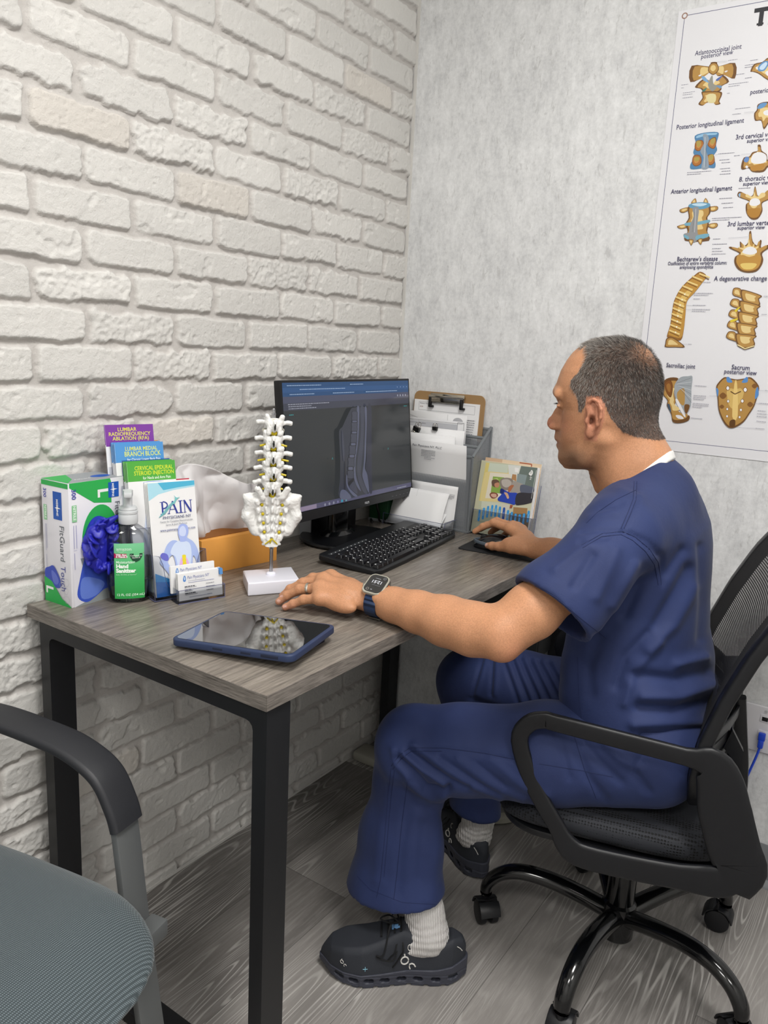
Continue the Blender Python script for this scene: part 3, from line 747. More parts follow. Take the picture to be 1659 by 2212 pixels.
# ------------------------------------------------------------------ glove box
t = thing('glove_box', 'white and green box of blue nitrile gloves standing at the left end of the desk', 'glove box', (.0835, -1.149, .75), math.radians(2))
W_, L_, H_ = .076, .118, .2255
obj('carton', nbox((-W_, 0, 0), (0, L_, H_), .0008), mat('glossy_carton', '#e4e3ea', .3, coat=.2), t)
GRN, BLU, GREY = '#2fae53', '#1c58b5', '#9a9fa4'
def glove_print(F, Wd, big):
    H = H_
    if big:
        F.poly([(.018, H), (Wd * .74, H), (Wd * .76, H - .006), (Wd * .76, H * .80), (Wd * .44, H * .82), (.002, H * .965), (.002, H)], GRN)
        F.text(Wd * .52, H * .925, .030, 'L', '#f2f2f2', rot=-PI / 2, bold=.0012)
        F.poly([(.004, 0), (.118, 0), (.118, .080), (.02, .088), (.03, .055)], '#8f9698')
        F.poly([(.004, .082), (.03, .055), (.055, .012), (.005, .0)], '#dddce4')
        F.disc(Wd * .55, .118, .040, GRN, .062, 40)
        F.blob([(.034, .098), (.05, .085), (.085, .085), (.1, .07), (.105, .04), (.095, .022), (.07, .02), (.05, .01), (.03, .004), (.012, .018), (.016, .045)], '#3a55c0')
        F.blob([(.022, .05), (.05, .045), (.07, .03), (.05, .012), (.02, .014)], '#6580d6')
        F.rect(.083, .190, .106, .218, BLU)
        F.text(.091, .216, .0062, 'MEDLINE', '#ffffff', rot=-PI / 2, bold=0.00007)
        F.poly([(.0865, .2045), (.0935, .2055), (.0945, .2105), (.0955, .2055), (.1035, .2045), (.0955, .2035), (.0945, .195), (.0935, .2035)], '#ffffff')
        F.text(.097, .182, .0155, 'FitGuard', '#6b7078', rot=-PI / 2)
        F.text(.006, .215, .0125, '300', '#3f46a8', rot=-PI / 2, bold=0.00014); F.rect(.0055, .156, .015, .186, '#8fca9a'); F.text(.008, .185, .0075, 'NITRILE', '#f4fff4', rot=-PI / 2, bold=0.00010)
        for k in range(2): F.rect(.0075 + .005 * k, .108, .0085 + .005 * k, .150, '#a9a9cc')
        F.line([(.0065, .105), (.013, .105)], .0006, '#a9a9cc'); F.rect(.0075, .07, .0085, .10, '#a9a9cc'); F.text(.112, .1, .006, 'Large', '#ffffff', rot=-PI / 2)
    else:
        F.rect(0.0008, H - .010, Wd - .0008, H - .001, GRN)
        F.text(.006, .210, .0115, '300', '#3f46a8', rot=-PI / 2, bold=0.00014); F.rect(.0055, .152, .014, .180, '#8fca9a'); F.text(.008, .179, .007, 'NITRILE', '#f4fff4', rot=-PI / 2, bold=0.00010)
        F.rect(.033, .157, .057, .207, BLU); F.text(.042, .194, .0075, 'MEDLINE', '#ffffff', rot=-PI / 2, bold=0.00010)
        F.poly([(.0375, .178), (.0435, .1795), (.0445, .190), (.0455, .1795), (.0545, .178), (.0455, .1765), (.0445, .163), (.0435, .1765)], '#ffffff')
        F.text(.049, .148, .0185, 'FitGuard', '#6b7078', rot=-PI / 2, bold=0.00007); F.text(.049, .074, .0185, 'Touch', '#4b4f9e', rot=-PI / 2)
        F.rect(.0085, .095, .0093, .145, '#a9a9cc'); F.rect(.0115, .100, .0123, .145, '#a9a9cc'); F.rect(.0085, .05, .0093, .088, '#a9a9cc')
        F.blob([(.004, .060), (.016, .066), (.028, .070), (.040, .058), (.047, .045), (.046, .033), (.034, .030), (.022, .036), (.010, .038), (.003, .045)], '#3f52b8')
        F.blob([(.022, .060), (.034, .056), (.042, .044), (.036, .036), (.026, .040)], '#6576cf')
        F.poly([(.001, 0), (.001, .046), (.022, .040), (.050, .012), (Wd - .001, .002), (Wd - .001, 0)], GRN)
        F.text(.006, .030, .028, 'L', '#f2f2f2', rot=-PI / 2, bold=.001)
        for cx, cy in ((.052, .022), (.062, .030), (.053, .038), (.066, .046), (.066, .014)):
            q = [(cx + .0075 * math.cos(a), cy + .0075 * math.sin(a)) for a in np.linspace(0, 2 * PI, 7)]; F.line(q, .0004, '#b9b9c4')
F = Flat(); glove_print(F, L_, True); o = F.done(t, 'front_print'); o.matrix_local = frame_M((0, 0, 0), (0, 1, 0), (0, 0, 1))
F = Flat(); glove_print(F, W_, False); o = F.done(t, 'side_print'); o.matrix_local = frame_M((-W_, 0, 0), (1, 0, 0), (0, 0, 1))
F = Flat(); F.rect(-W_ + .001, .001, -.001, L_ - .001, GREY); F.poly([(-W_, 0), (-.001, .001), (-.03, .03), (-W_, .05)], GRN); F.disc(-.03, .09, .012, BLU, .02); F.text(-.02, .03, .009, 'FitGuard', '#ffffff', rot=PI / 2); o = F.done(t, 'top_print'); o.location = (0, 0, H_)
# gloves bulging out of the oval opening
G = grid((-.016, .004, .040), (.050, .112, .180), .0016); X, Y, Z = G
rs = np.random.RandomState(3)
d = ell(G, (.002, .058, .108), (.018, .030, .052))
for k in range(22):
    a = rs.uniform(0, 2 * PI); c = np.array([.006 + rs.uniform(0, .012), .056 + .026 * math.cos(a), .107 + .043 * math.sin(a)])
    e = c + np.array([rs.uniform(0, .014), rs.uniform(-.016, .016), rs.uniform(-.022, .018)])
    d = smin(d, rc(G, c, e, .0085, .0035), .005)
for k in range(26):
    a = rs.uniform(0, 2 * PI); R_ = rotm(rs.uniform(-.7, .7), rs.uniform(-.9, .9), rs.uniform(-.9, .9))
    d = np.minimum(d, ell(G, (.016 + rs.uniform(-.006, .012), .056 + .024 * math.cos(a), .107 + .042 * math.sin(a)), (.0028, rs.uniform(.008, .015), rs.uniform(.010, .020)), R_))
for k in range(16):
    c = np.array([.024, .056 + rs.uniform(-.028, .028), .107 + rs.uniform(-.045, .045)]); e = c + rs.uniform(-.025, .025, 3) * np.array([.3, 1, 1.4])
    d = d + crease(G, c, e, .0026, .0042) - crease(G, c + .004, e + .004, .0024, .0022)
V, Fc = sn_mesh(d, (-.016, .004, .040), .0016)
o = npmesh('nitrile_glove', V, Fc, mat('blue_nitrile', '#2427a8', .42, sss=.0, bump=.35, bscale=260, bdist=.001), t, smooth=0); o['label'] = 'crumpled blue glove pulled through the oval opening'

# ------------------------------------------------------------------ hand sanitiser
n_ = Vector((.79, -.61, 0)); u_ = Vector((.61, .79, 0))
t = thing('sanitizer_bottle', 'clear pump bottle of hand sanitizer with green label beside the glove box', 'sanitizer', (.118, -1.052, .75)); t.matrix_world = frame_M((.118, -1.052, .75), u_, -n_)
def bott(off=0., zt=.150): 
    return [(0.001, .0012 + off), (.030 - off, .0012 + off), (.0365 - off, .008), (.039 - off, .03), (.0395 - off, .09), (.0385 - off, .118), (.033 - off, .132), (.022 - off, .141), (.0135 - off, .147), (.0125 - off, zt)]
bm = lathe(bmesh.new(), bott(), 48, sx=1., sy=.56, power=2.4); obj('bottle', bm, M_ACR, t, smooth=50)
def b_gel(nb, p, v):
    p.inputs['Base Color'].default_value = (.72, .90, .80, 1)
def b_gel2(nb, p, v):
    nb.n.remove(p); out = [x for x in nb.n if x.type == 'OUTPUT_MATERIAL'][0]
    tr = nb.node('ShaderNodeBsdfTransparent'); tr.inputs[0].default_value = (.86, .96, .90, 1)
    gl = nb.node('ShaderNodeBsdfGlossy'); gl.inputs['Roughness'].default_value = .03
    lw = nb.node('ShaderNodeLayerWeight'); lw.inputs[0].default_value = .3
    mx = nb.node('ShaderNodeMixShader'); nb.l.new(lw.outputs['Fresnel'], mx.inputs[0]); nb.l.new(tr.outputs[0], mx.inputs[1]); nb.l.new(gl.outputs[0], mx.inputs[2]); nb.l.new(mx.outputs[0], out.inputs[0])
liq = [(r, z) for r, z in bott(.0018) if z < .085] + [(.0376, .082), (.001, .082)]
obj('gel', lathe(bmesh.new(), liq, 48, sx=1., sy=.56, power=2.4), mat('clear_green_gel', build=b_gel2), t, smooth=50)
M_FROST = mat('frosted_plastic', '#e6e9ec', .35, trans=.25, ior=1.3)
bm = lathe(bmesh.new(), [(.0165, .147), (.0172, .149), (.0172, .163), (.0160, .165), (.0172, .166), (.0172, .170), (.0160, .1715), (.0165, .174), (.0145, .178), (.001, .178)], 30); obj('collar', bm, M_FROST, t)
bm = lathe(bmesh.new(), [(.0078, .178), (.0078, .196), (.009, .198), (.009, .208), (.001, .209)], 20); box(bm, (-.007, -.032, .199), (.007, .004, .2075), .002); obj('pump_head', bm, M_FROST, t)
obj('dip_tube', cyl(bmesh.new(), (0, 0, .004), (0, 0, .148), .0035), M_ACR, t)
# label wraps the front: curved strip
def wrap(x0, x1, z0, z1, off): 
    out = []; N = 14
    for i in range(N + 1):
        x = x0 + (x1 - x0) * i / N
        y = -.0395 * .56 * (1 - min(.98, abs(x / .0395)) ** 2.4) ** (1 / 2.4) - off; out.append((x, y))
    V = [(x, y, z) for x, y in out for z in (z0, z1)]; Fq = [(2 * i, 2 * i + 2, 2 * i + 3, 2 * i + 1) for i in range(N)]
    return V, Fq
def b_label(nb, p, v):
    z = nb.sep(nb.coord())[2]; nb.l.new(nb.ramp(nb.math('DIVIDE', z, .13), [(.15, hexc('#2f9d4c')), (.5, hexc('#45b565')), (.85, hexc('#7fd09c'))]), p.inputs['Base Color'])
V, Fq = wrap(-.0255, .0265, .010, .114, .0009); meshobj('label', V, Fq, mat('green_label', '#3faf5f', .45, build=b_label), t)
V, Fq = wrap(-.0255, -.004, .087, .095, .0012); meshobj('label_banner', V, Fq, mat('crimson', '#b3194f', .5), t)
F = Flat(0, .00002)
for (x, z, s, tx, m, bo) in ((-.0215, .101, .0085, 'amazon', '#c8efd2', .0002), (-.0225, .0915, .0042, 'With Aloe', '#ffffff', .0002), (-.0225, .0880, .0042, '& Vitamin E', '#ffffff', .0002), (-.0225, .077, .0066, 'Moisturizing', '#d4f5dd', .0002), (-.0225, .0685, .0098, 'Hand', '#f6fff8', .0005), (-.0225, .0600, .0098, 'Sanitizer', '#f6fff8', .0005), (-.0225, .0545, .0038, 'Kills 99.99% of Germs*', '#b8e8c4', .0), (-.0225, .0155, .0062, '12 FL OZ (354 mL)', '#dcf7e2', .0001)):
    F.text(x, z, s, tx, m, bold=bo)
F.poly([(.0015, .095), (.0235, .095), (.0235, .090), (.019, .082), (.0125, .079), (.006, .082), (.0015, .090)], '#17452f'); F.text(.0125, .090, .0042, 'Compare to', '#ffffff', 'CENTER'); F.text(.0125, .086, .0042, 'Germ-X', '#ffffff', 'CENTER')
F.rect(-.0255, .0951, .0265, .0957, '#b3194f'); F.line([(-.02, .0995), (-.014, .0978), (-.008, .0995)], .0006, '#c8efd2')
for v in F.bm.verts:
    x = v.co.x; z = v.co.y; y = -.0395 * .56 * (1 - min(.98, abs(x / .0395)) ** 2.4) ** (1 / 2.4) - .0014 - v.co.z
    v.co = (x, y, z)
F.done(t, 'label_print')

# ------------------------------------------------------------------ brochure rack (four tiers) and brochures
bu = Vector((.29, .957, 0)); bn = Vector((.957, -.29, 0)); Zv = Vector((0, 0, 1))
bup = (Zv * math.cos(.17) - bn * math.sin(.17)).normalized(); BWd, BHt = .0935, .214
tiers = [Vector((.122, -1.012, .966)), Vector((.092, -1.034, 1.003)), Vector((.062, -1.037, 1.035)), Vector((.034, -1.037, 1.066))]
t = thing('brochure_rack', 'clear acrylic four-tier brochure rack beside the hand sanitizer', 'brochure rack', group=None)
for k, T in enumerate(tiers):
    B0 = T - bup * (BHt + .002) - bu * .0065 + bn * .010
    wd = BWd + .014; hh = .085 if k == 0 else .095
    a, b = B0, B0 + bu * wd
    bm = bmesh.new(); Mx = frame_M(B0, bu, bup)
    # front lip with a scoop, two side cheeks, floor and back
    lip = [(0, 0), (wd, 0), (wd, hh), (wd - .012, hh - .004), (wd - .018, hh - .02), (wd - .020, .030), (wd - .03, .02), (.03, .02), (.024, .03), (.020, hh - .02), (.014, hh - .004), (0, hh)] if k == 0 else [(0, 0), (wd, 0), (wd, hh), (0, hh)]
    prism(bm, lip, 0, .0016, M=Mx)
    for x in (0, wd - .0016): prism(bm, [(x, 0), (x + .0016, 0), (x + .0016, hh), (x, hh)], -.028, 0, M=Mx)
    box(bm, (0, 0, -.028), (wd, .0016, 0), M=Mx); box(bm, (0, 0, -.0292), (wd, hh + .08, -.0276), M=Mx)
    o = obj('pocket', bm, M_ACR, t, smooth=0)
    bm = bmesh.new(); L = [Mx @ Vector((x, y, .0008)) for x, y in lip]; tube(bm, L, .0006, 5, closed=True)
    tube(bm, [Mx @ Vector((wd, hh, .0)), Mx @ Vector((wd, hh, -.028))], .0006, 5); tube(bm, [Mx @ Vector((0, hh, .0)), Mx @ Vector((0, hh, -.028))], .0006, 5); tube(bm, [Mx @ Vector((0, .0, .0)), Mx @ Vector((0, 0, -.028))], .0006, 5)
    obj('pocket_edge', bm, M_ACRE, t, smooth=0)
Bf = tiers[0] - bup * BHt
fz = lambda p_, z: Vector((p_.x, p_.y, z))
bm = bmesh.new(); q0 = fz(Bf + bn * .010 - bu * .0065, .75); 
prism(bm, [tuple((q0)[:2]), tuple((q0 + bu * .1075)[:2]), tuple((q0 + bu * .1075 - bn * .135)[:2]), tuple((q0 - bn * .135)[:2])], .7502, .7535); obj('rack_base', bm, M_ACR, t)
bm = bmesh.new(); P = [fz(q0, .752), fz(q0 + bu * .1075, .752), fz(q0 + bu * .1075 - bn * .135, .752), fz(q0 - bn * .135, .752)]
tube(bm, P, .0012, 6, closed=True)
for x in (0, .1075):
    P = [fz(q0 + bu * x - bn * .135, z) for z in (.752, .90)]; tube(bm, P, .001, 6)
obj('rack_rail', bm, M_ACRE, t)
def b_teal(nb, p, v):
    y = nb.sep(nb.coord())[1]; nb.l.new(nb.ramp(nb.math('DIVIDE', y, .22), [(.0, hexc('#1f63b8')), (.22, hexc('#3f8fd0')), (.3, hexc('#e8e8ec')), (.8, hexc('#e8e8ec')), (1., hexc('#3fa5c8'))]), p.inputs['Base Color'])
def brochure(T, kind, j, label, group):
    # j = how far back in the stack
    o0 = T - bup * BHt - bn * (.0055 * j) + Vector((0, 0, -.0012 * (j % 2))) - bu * (.0006 * (j % 3))
    t = frame_thing('brochure', label, 'brochure', o0, bu, bup, group)
    spine = {'pain': '#9fb9cf', 'green': '#4fa63f', 'blue': '#4f92d2', 'purple': '#7b3a9a', 'navy': '#174a9c', 'orange': '#d8862a', 'red': '#b8213f', }[kind]
    bm = bmesh.new(); box(bm, (0, 0, -.0026), (BWd, BHt, 0), .0004, 1)
    obj('folded_sheet', bm, M_PAPER, t, smooth=0)
    F = Flat(.0001, .00005)
    if kind != 'pain':
        F.rect(.0005, BHt - (.036 if kind != 'purple' else .040), BWd - .0005, BHt - .0003, spine)
        bm = bmesh.new(); box(bm, (-.0002, BHt - .037, -.0027), (BWd + .0002, BHt + .0002, -.0001)); obj('coloured_header', bm, mat('ink_' + spine.strip('#'), spine, .5), t, smooth=0)
    if j == 0:
        if kind == 'green':
            F.text(BWd * .55, BHt - .0155, .0108, 'CERVICAL EPIDURAL', '#d8e23a', 'CENTER', bold=0.00010, width=.074); F.text(BWd * .55, BHt - .0248, .0108, 'STEROID INJECTION', '#d8e23a', 'CENTER', bold=0.00010, width=.077); F.text(BWd * .60, BHt - .033, .0078, 'for Neck and Arm Pain', '#f4f8ee', 'CENTER', width=.054, bold=0.00003)
            F.blob([(.030, BHt - .038), (.036, BHt - .045), (.045, BHt - .05), (.062, BHt - .047), (.068, BHt - .038)], '#7f9bd4')
            F.blob([(.02, .02), (.03, .12), (.05, .16), (.07, .12), (.08, .02)], '#c9d2e6')
        if kind == 'blue':
            F.text(BWd * .54, BHt - .0145, .0105, 'LUMBAR MEDIAL', '#dfe36a', 'CENTER', width=.062, bold=0.00010); F.text(BWd * .56, BHt - .0250, .0128, 'BRANCH BLOCK', '#dfe36a', 'CENTER', width=.070, bold=0.00014); F.text(BWd * .58, BHt - .0335, .0072, 'for Chronic Lower Back Pain', '#f4f6fa', 'CENTER', width=.064, bold=0.00003)
        if kind == 'purple':
            F.text(BWd * .45, BHt - .0120, .0098, 'LUMBAR', '#e2df4e', 'CENTER', width=.036, bold=0.00010); F.text(BWd * .50, BHt - .0205, .0098, 'RADIOFREQUENCY', '#e2df4e', 'CENTER', width=.080, bold=0.00010); F.text(BWd * .52, BHt - .0290, .0098, 'ABLATION (RFA)', '#e2df4e', 'CENTER', width=.070, bold=0.00010); F.text(BWd * .50, BHt - .0375, .0072, 'for Chronic Lower Back Pain', '#f1ecf6', 'CENTER', width=.070, bold=0.00003)
            F.blob([(.060, BHt - .048), (.064, BHt - .042), (.074, BHt - .0405), (.085, BHt - .044), (.088, BHt - .06), (.06, BHt - .06)], '#b8c9e2')
        if kind == 'pain':
            F.poly([(.0005, BHt - .0005), (BWd - .0005, BHt - .0005), (BWd - .0005, BHt - .012), (.05, BHt - .016), (.02, BHt - .022), (.0005, BHt - .033)], '#a9d7e6')
            F.poly([(.02, BHt - .0005), (BWd - .0005, BHt - .0005), (BWd - .0005, BHt - .009), (.06, BHt - .0115), (.03, BHt - .015)], '#4fb0d2')
            x0, y0, h = .021, BHt - .060, .0235
            N = '#2a3a94'
            # P A I N in a roman style, N Y below
            F.rect(x0 + .003, y0, x0 + .0062, y0 + h, N); F.rect(x0, y0, x0 + .0095, y0 + .0012, N); F.rect(x0, y0 + h - .0012, x0 + .008, y0 + h, N)
            pp = [(x0 + .006 + .0085 * math.sin(a) * 1.0, y0 + h * .73 + h * .27 * math.cos(a)) for a in np.linspace(0, PI, 12)]; F.line(pp, .0022, N)
            F.line([(x0 + .016, y0), (x0 + .0245, y0 + h)], .0014, N); F.line([(x0 + .0245, y0 + h), (x0 + .033, y0)], .0032, N); F.line([(x0 + .0195, y0 + .008), (x0 + .030, y0 + .008)], .0011, N); F.rect(x0 + .0135, y0, x0 + .0185, y0 + .001, N); F.rect(x0 + .0300, y0, x0 + .0365, y0 + .001, N)
            serif_I(F, x0 + .0345, y0, h, .0115, N)
            F.rect(x0 + .0475, y0, x0 + .0488, y0 + h, N); F.line([(x0 + .0478, y0 + h), (x0 + .0605, y0 + .001)], .0032, N); F.rect(x0 + .0602, y0, x0 + .0615, y0 + h, N); F.rect(x0 + .0455, y0, x0 + .0510, y0 + .001, N); F.rect(x0 + .0455, y0 + h - .001, x0 + .0500, y0 + h, N); F.rect(x0 + .0580, y0 + h - .001, x0 + .0640, y0 + h, N)
            for k in range(4): F.line([(x0 - .004 + .001 * k, y0 - .005 + .001 * k), (x0 + .008, y0 + .001 + .002 * k), (x0 + .0165, y0 + .010 + .002 * k), (x0 + .027, y0 + .020 + .001 * k)], .0010, '#6fb7bd')
            F.blob([(x0 + .025, y0 + .018), (x0 + .030, y0 + .028), (x0 + .028, y0 + .034), (x0 + .033, y0 + .0295), (x0 + .040, y0 + .030), (x0 + .034, y0 + .0265), (x0 + .029, y0 + .019)], '#79bfc2')
            F.text(x0 + .003, y0 - .0092, .0078, 'PHYSICIANS NY', '#3a4576', width=.056, bold=0.00003)
            F.text(x0 - .003, y0 - .0155, .0050, 'Center for Complete Neuromuscular,', '#707684', width=.066); F.text(x0 + .008, y0 - .0215, .0050, 'Spine & Joint Medicine', '#707684', width=.042)
            F.text(x0 - .004, y0 - .0320, .0070, 'www.painmanagementnyc.com', '#4b5590', width=.070, bold=0.00003)
            # figure of a bare back with the lumbar spine glowing
            def S(pts, m): F.blob([(.010 + a * .078, .028 + b * .105) for a, b in pts], m)
            S([(.52, .62), (.50, .70), (.36, .72), (.22, .64), (.12, .48), (.02, .36), (.14, .22), (.30, .04), (.36, 0), (.40, .06), (.28, .24), (.22, .36), (.34, .46), (.40, .36), (.42, .10), (.44, -.02), (.86, -.02), (.84, .2), (.88, .40), (.95, .30), (.93, .18), (.98, .16), (1.04, .32), (1.00, .52), (.90, .66), (.76, .74), (.72, .80)], '#a9bbea')
            S([(.30, .50), (.42, .66), (.60, .70), (.80, .64), (.84, .46), (.80, .2), (.82, 0), (.46, 0), (.46, .22), (.42, .42)], '#cfdcf4')
            S([(.50, .02), (.50, .24), (.56, .38), (.68, .40), (.76, .26), (.78, .02)], '#e2b5e0'); S([(.56, 0), (.57, .14), (.62, .24), (.70, .16), (.72, 0)], '#e97f9c')
            S([(.56, .72), (.53, .84), (.56, .96), (.66, 1.0), (.78, .96), (.80, .84), (.74, .74), (.72, .68), (.58, .68)], '#a4b4ea'); S([(.57, .80), (.58, .92), (.68, .96), (.74, .88), (.70, .78)], '#c9d4f4')
            S([(.14, .38), (.04, .46), (.10, .52), (.22, .48), (.24, .38)], '#6a6cc8')
            for k in range(5): S([(.595, .12 + .065 * k), (.63, .10 + .065 * k), (.68, .12 + .065 * k), (.68, .17 + .065 * k), (.63, .18 + .065 * k), (.59, .17 + .065 * k)], '#e8d634')
            for k in range(4): F.line([(.054 + .003 * k, .026), (.055 + .003 * k, .034)], .0011, '#cf2f55')
            F.poly([(.0005, .0005), (BWd - .0005, .0005), (BWd - .0005, .024), (.04, .026), (.0005, .046)], '#3c8fcf'); F.poly([(.0005, .0005), (BWd - .0005, .0005), (BWd - .0005, .018), (.0005, .030)], '#2b6cba'); F.text(.030, .010, .011, 'LUMBAR', '#c8e0f4', space=1.1)
    if F.mats: F.done(t, 'cover_print')
    else: F.bm.free()
    return t
ORD = ['front', 'second', 'third', 'fourth', 'fifth', 'sixth', 'seventh']
for j, kind in enumerate(['pain'] * 4 + ['red']):
    lab = {0: 'front pain clinic brochure with blue back figure in lowest rack tier', 4: 'red-headed brochure behind the pain clinic brochures'}.get(j, 'white folded pain clinic brochure, %s from the front of the lowest rack tier' % ORD[j])
    brochure(tiers[0], kind, j, lab, 'pain clinic brochures' if 0 < j < 4 else None)
for j, kind in enumerate(['green'] * 4 + ['navy'] * 2):
    lab = 'front green cervical injection brochure in the second rack tier' if j == 0 else ('green-headed brochure, %s from the front of the second rack tier' % ORD[j] if j < 4 else ('navy-headed brochure directly behind the green ones' if j == 4 else 'navy-headed brochure, rearmost of the second rack tier'))
    brochure(tiers[1], kind, j, lab, None if j == 0 else ('green brochures in rack' if j < 4 else 'navy brochures in rack'))
for j, kind in enumerate(['blue'] * 4 + ['orange']):
    lab = 'front light blue lumbar block brochure in the third rack tier' if j == 0 else ('light blue-headed brochure, %s from the front of the third rack tier' % ORD[j] if j < 4 else 'orange-headed brochure at the back of the third rack tier')
    brochure(tiers[2], kind, j, lab, 'blue brochures in rack' if 0 < j < 4 else None)
brochure(tiers[3], 'purple', 0, 'purple lumbar ablation brochure in the topmost rack tier', None)

# ------------------------------------------------------------------ business cards
co, cu = Vector((.2045, -1.011, .7502)), Vector((.2905, .9569, 0)); cn = Vector((.957, -.29, 0)); cup = (Zv - cn * .12).normalized()
t = frame_thing('card_holder', 'small clear acrylic business card holder in front of the brochure rack', 'card holder', co, cu, Zv)
bm = bmesh.new(); prism(bm, rrect(.096, .034, .006, 4, .047, .017), 0, .004, M=Matrix(((1, 0, 0, 0), (0, 0, 1, 0), (0, -1, 0, 0), (0, 0, 0, 1))).inverted() if False else frame_M((0, 0, 0), (1, 0, 0), (0, 0, -1)))
box(bm, (0, 0, -.0015), (.094, .026, 0)); box(bm, (0, 0, -.034), (.094, .036, -.0325)); box(bm, (0, 0, -.034), (.0015, .026, 0)); box(bm, (.0925, 0, -.034), (.094, .026, 0))
obj('tray', bm, M_ACR, t, smooth=0)
bm = bmesh.new(); tube(bm, [(0, .026, 0), (.094, .026, 0)], .0006, 5); tube(bm, [(0, 0, .0), (.094, 0, .0)], .0011, 6); tube(bm, [(.094, 0, 0), (.094, .026, 0), (.094, .026, -.034)], .0007, 5); obj('tray_edge', bm, M_ACRE, t, smooth=0)
for k in range(7):
    back = k >= 5
    o0 = co + cu * (.0025 + .0004 * (k % 3)) - cn * (.0035 + .0021 * k + (.010 if back else 0)) + Zv * (.0045 + (.010 if back else 0)) - cu * (.006 if back else 0)
    c = frame_thing('business_card', 'front white business card with blue logo' if k == 0 else (('higher standing white business card, nearer of the two behind the stack' if k == 5 else 'higher standing white business card, farthest back in the holder') if back else 'white business card, %s from the front of the stack in the holder' % ['', 'second', 'third', 'fourth', 'fifth'][k]), 'card', o0, cu, cup, None if k == 0 else ('business cards standing behind' if back else 'business cards in the front stack'))
    obj('card_stock', nbox((0, 0, -.0016), (.089, .051, 0), .0002, 1), M_PAPER, c, smooth=0)
    F = Flat(.0001, .00004)
    F.blob([(.010, .038), (.013, .035), (.016, .038), (.015, .046), (.012, .046)], '#5f8fd0'); F.blob([(.0125, .039), (.0145, .040), (.013, .045)], '#dfe8f4')
    F.text(.018, .0395, .0085, 'Pain Physicians NY', '#4a5aa0', width=.045, shear=.3); F.greek(.020, .0355, .040, .0007, '#8a90a8', 1); F.greek(.020, .0325, .062, .0007, '#6a74b0', 1)
    for i, (a, b) in enumerate((('Amr Kha, MD, DO', 'New York, NY'), ('Jamaica, NY', 'Brooklyn, NY'), ('Queens, NY', 'Staten Is, NY'))):
        F.greek(.012, .0255 - .0065 * i, .024, .0014, '#4a4c56', 1, seed=i); F.greek(.055, .0265 - .0065 * i, .022, .0009, '#6a6c78', 1, seed=i + 5); F.greek(.012, .0235 - .0065 * i, .028, .0006, '#8a8c98', 1, seed=i)
    F.greek(.02, .0055, .055, .0006, '#8a90a8', 1)
    if not back: F.rect(.082, .040, .089, .051, '#5b92cf')
    F.done(c, 'card_print')

# ------------------------------------------------------------------ orange tissue box with white tissue paper
t = thing('tissue_box', 'orange box with crumpled white tissue paper rising out behind the spine model', 'box', (.0994, -.858, .75), math.radians(-8.3))
bm = bmesh.new(); box(bm, (-.095, 0, 0), (0, .200, .074), .001); o = obj('carton', bm, mat('orange_card', '#e8a24c', .6, var=.03, bump=.02), t)
bm = bmesh.new(); prism(bm, [(-.090, .004), (-.012, .004), (-.02, .150), (-.086, .150)], .0742, .0750); obj('opening', bm, mat('orange_card_inside', '#8c5416', .7), t)
ny_, nz_ = 70, 56; V = []; 
for i in range(ny_):
    for j in range(nz_):
        a = i / (ny_ - 1); b = j / (nz_ - 1)
        y = -.015 + .205 * a + (b - .5) * .05 * (a - .5) ; top = .155 * (0.86 + .16 * math.sin(a * 5.2 + .4)) * (1 - .45 * max(0, abs(a - .45) * 2 - .75))
        z = .064 + top * b
        p_ = np.array([[y * 1., z, .3]])
        q = np.abs(vnoise(p_, 14, 3, 2)[0] - .5) * 2; q2 = np.abs(vnoise(p_ * [1, .6, 1], 30, 8, 2)[0] - .5) * 2
        x = -.045 + .050 * (q - .4) * (.3 + b * .7) + .022 * (q2 - .4) + .018 * math.sin(a * 9 + b * 3)
        V.append((min(.004, max(-.082, x)), y, z))
Fq = [(i * nz_ + j, (i + 1) * nz_ + j, (i + 1) * nz_ + j + 1, i * nz_ + j + 1) for i in range(ny_ - 1) for j in range(nz_ - 1)]
o = meshobj('tissue_paper', V, Fq, mat('white_tissue', '#e6e3e4', .6, trans=.15, bump=.3, bscale=60, bdist=.002), t, smooth=80)
md = o.modifiers.new('thick', 'SOLIDIFY'); md.thickness = .0004

# ------------------------------------------------------------------ tablet
TC = [Vector((.342, -1.156, .760)), Vector((.331, -1.005, .760)), Vector((.540, -.955, .772)), Vector((.553, -1.114, .780))]
ex = (TC[2] - TC[1]).normalized(); ey = (TC[1] - TC[0])
ctr = (TC[0] + TC[1] + TC[2] + TC[3]) / 4
t = frame_thing('tablet', 'tablet in a navy bumper case lying screen up on the front of the desk', 'tablet', ctr, ex, ey)
TW, TH = .218, .158
bm = bmesh.new(); prism(bm, rrect(TW, TH, .014, 6), -.0085, .0035, .0025, 3); obj('case', bm, mat('navy_rubber', '#2a3757', .5, bump=.05), t)
obj('screen', prism(bmesh.new(), rrect(TW - .012, TH - .012, .010, 6), .0028, .0040), mat('black_glass', '#050606', .02, spec=.9, coat=1.), t)
bm = bmesh.new()
for x in (-.03, .02): obj('side_button', nbox((x, -TH / 2 - .0006, -.004), (x + .018, -TH / 2 + .001, -.0005), .001), mat('navy_recess', '#1a2238', .5), t)
box(bm, (.055, -TH / 2 - .0006, -.005), (.085, -TH / 2 + .0012, .0005), .002); obj('port_slot', bm, mat('navy_recess', '#1a2238', .5), t)
for y in (-.05, .0, .045):
    pass
bm = bmesh.new(); prism(bm, [(-.05, -.06), (.09, -.06), (.095, .055), (-.05, .055)], -.020, -.0085); 
M_ = t.matrix_world.inverted()
t2 = [M_ @ Vector((x, y, .7503)) for x, y in ((.40, -1.10), (.53, -1.07), (.52, -.975), (.40, -1.0))]
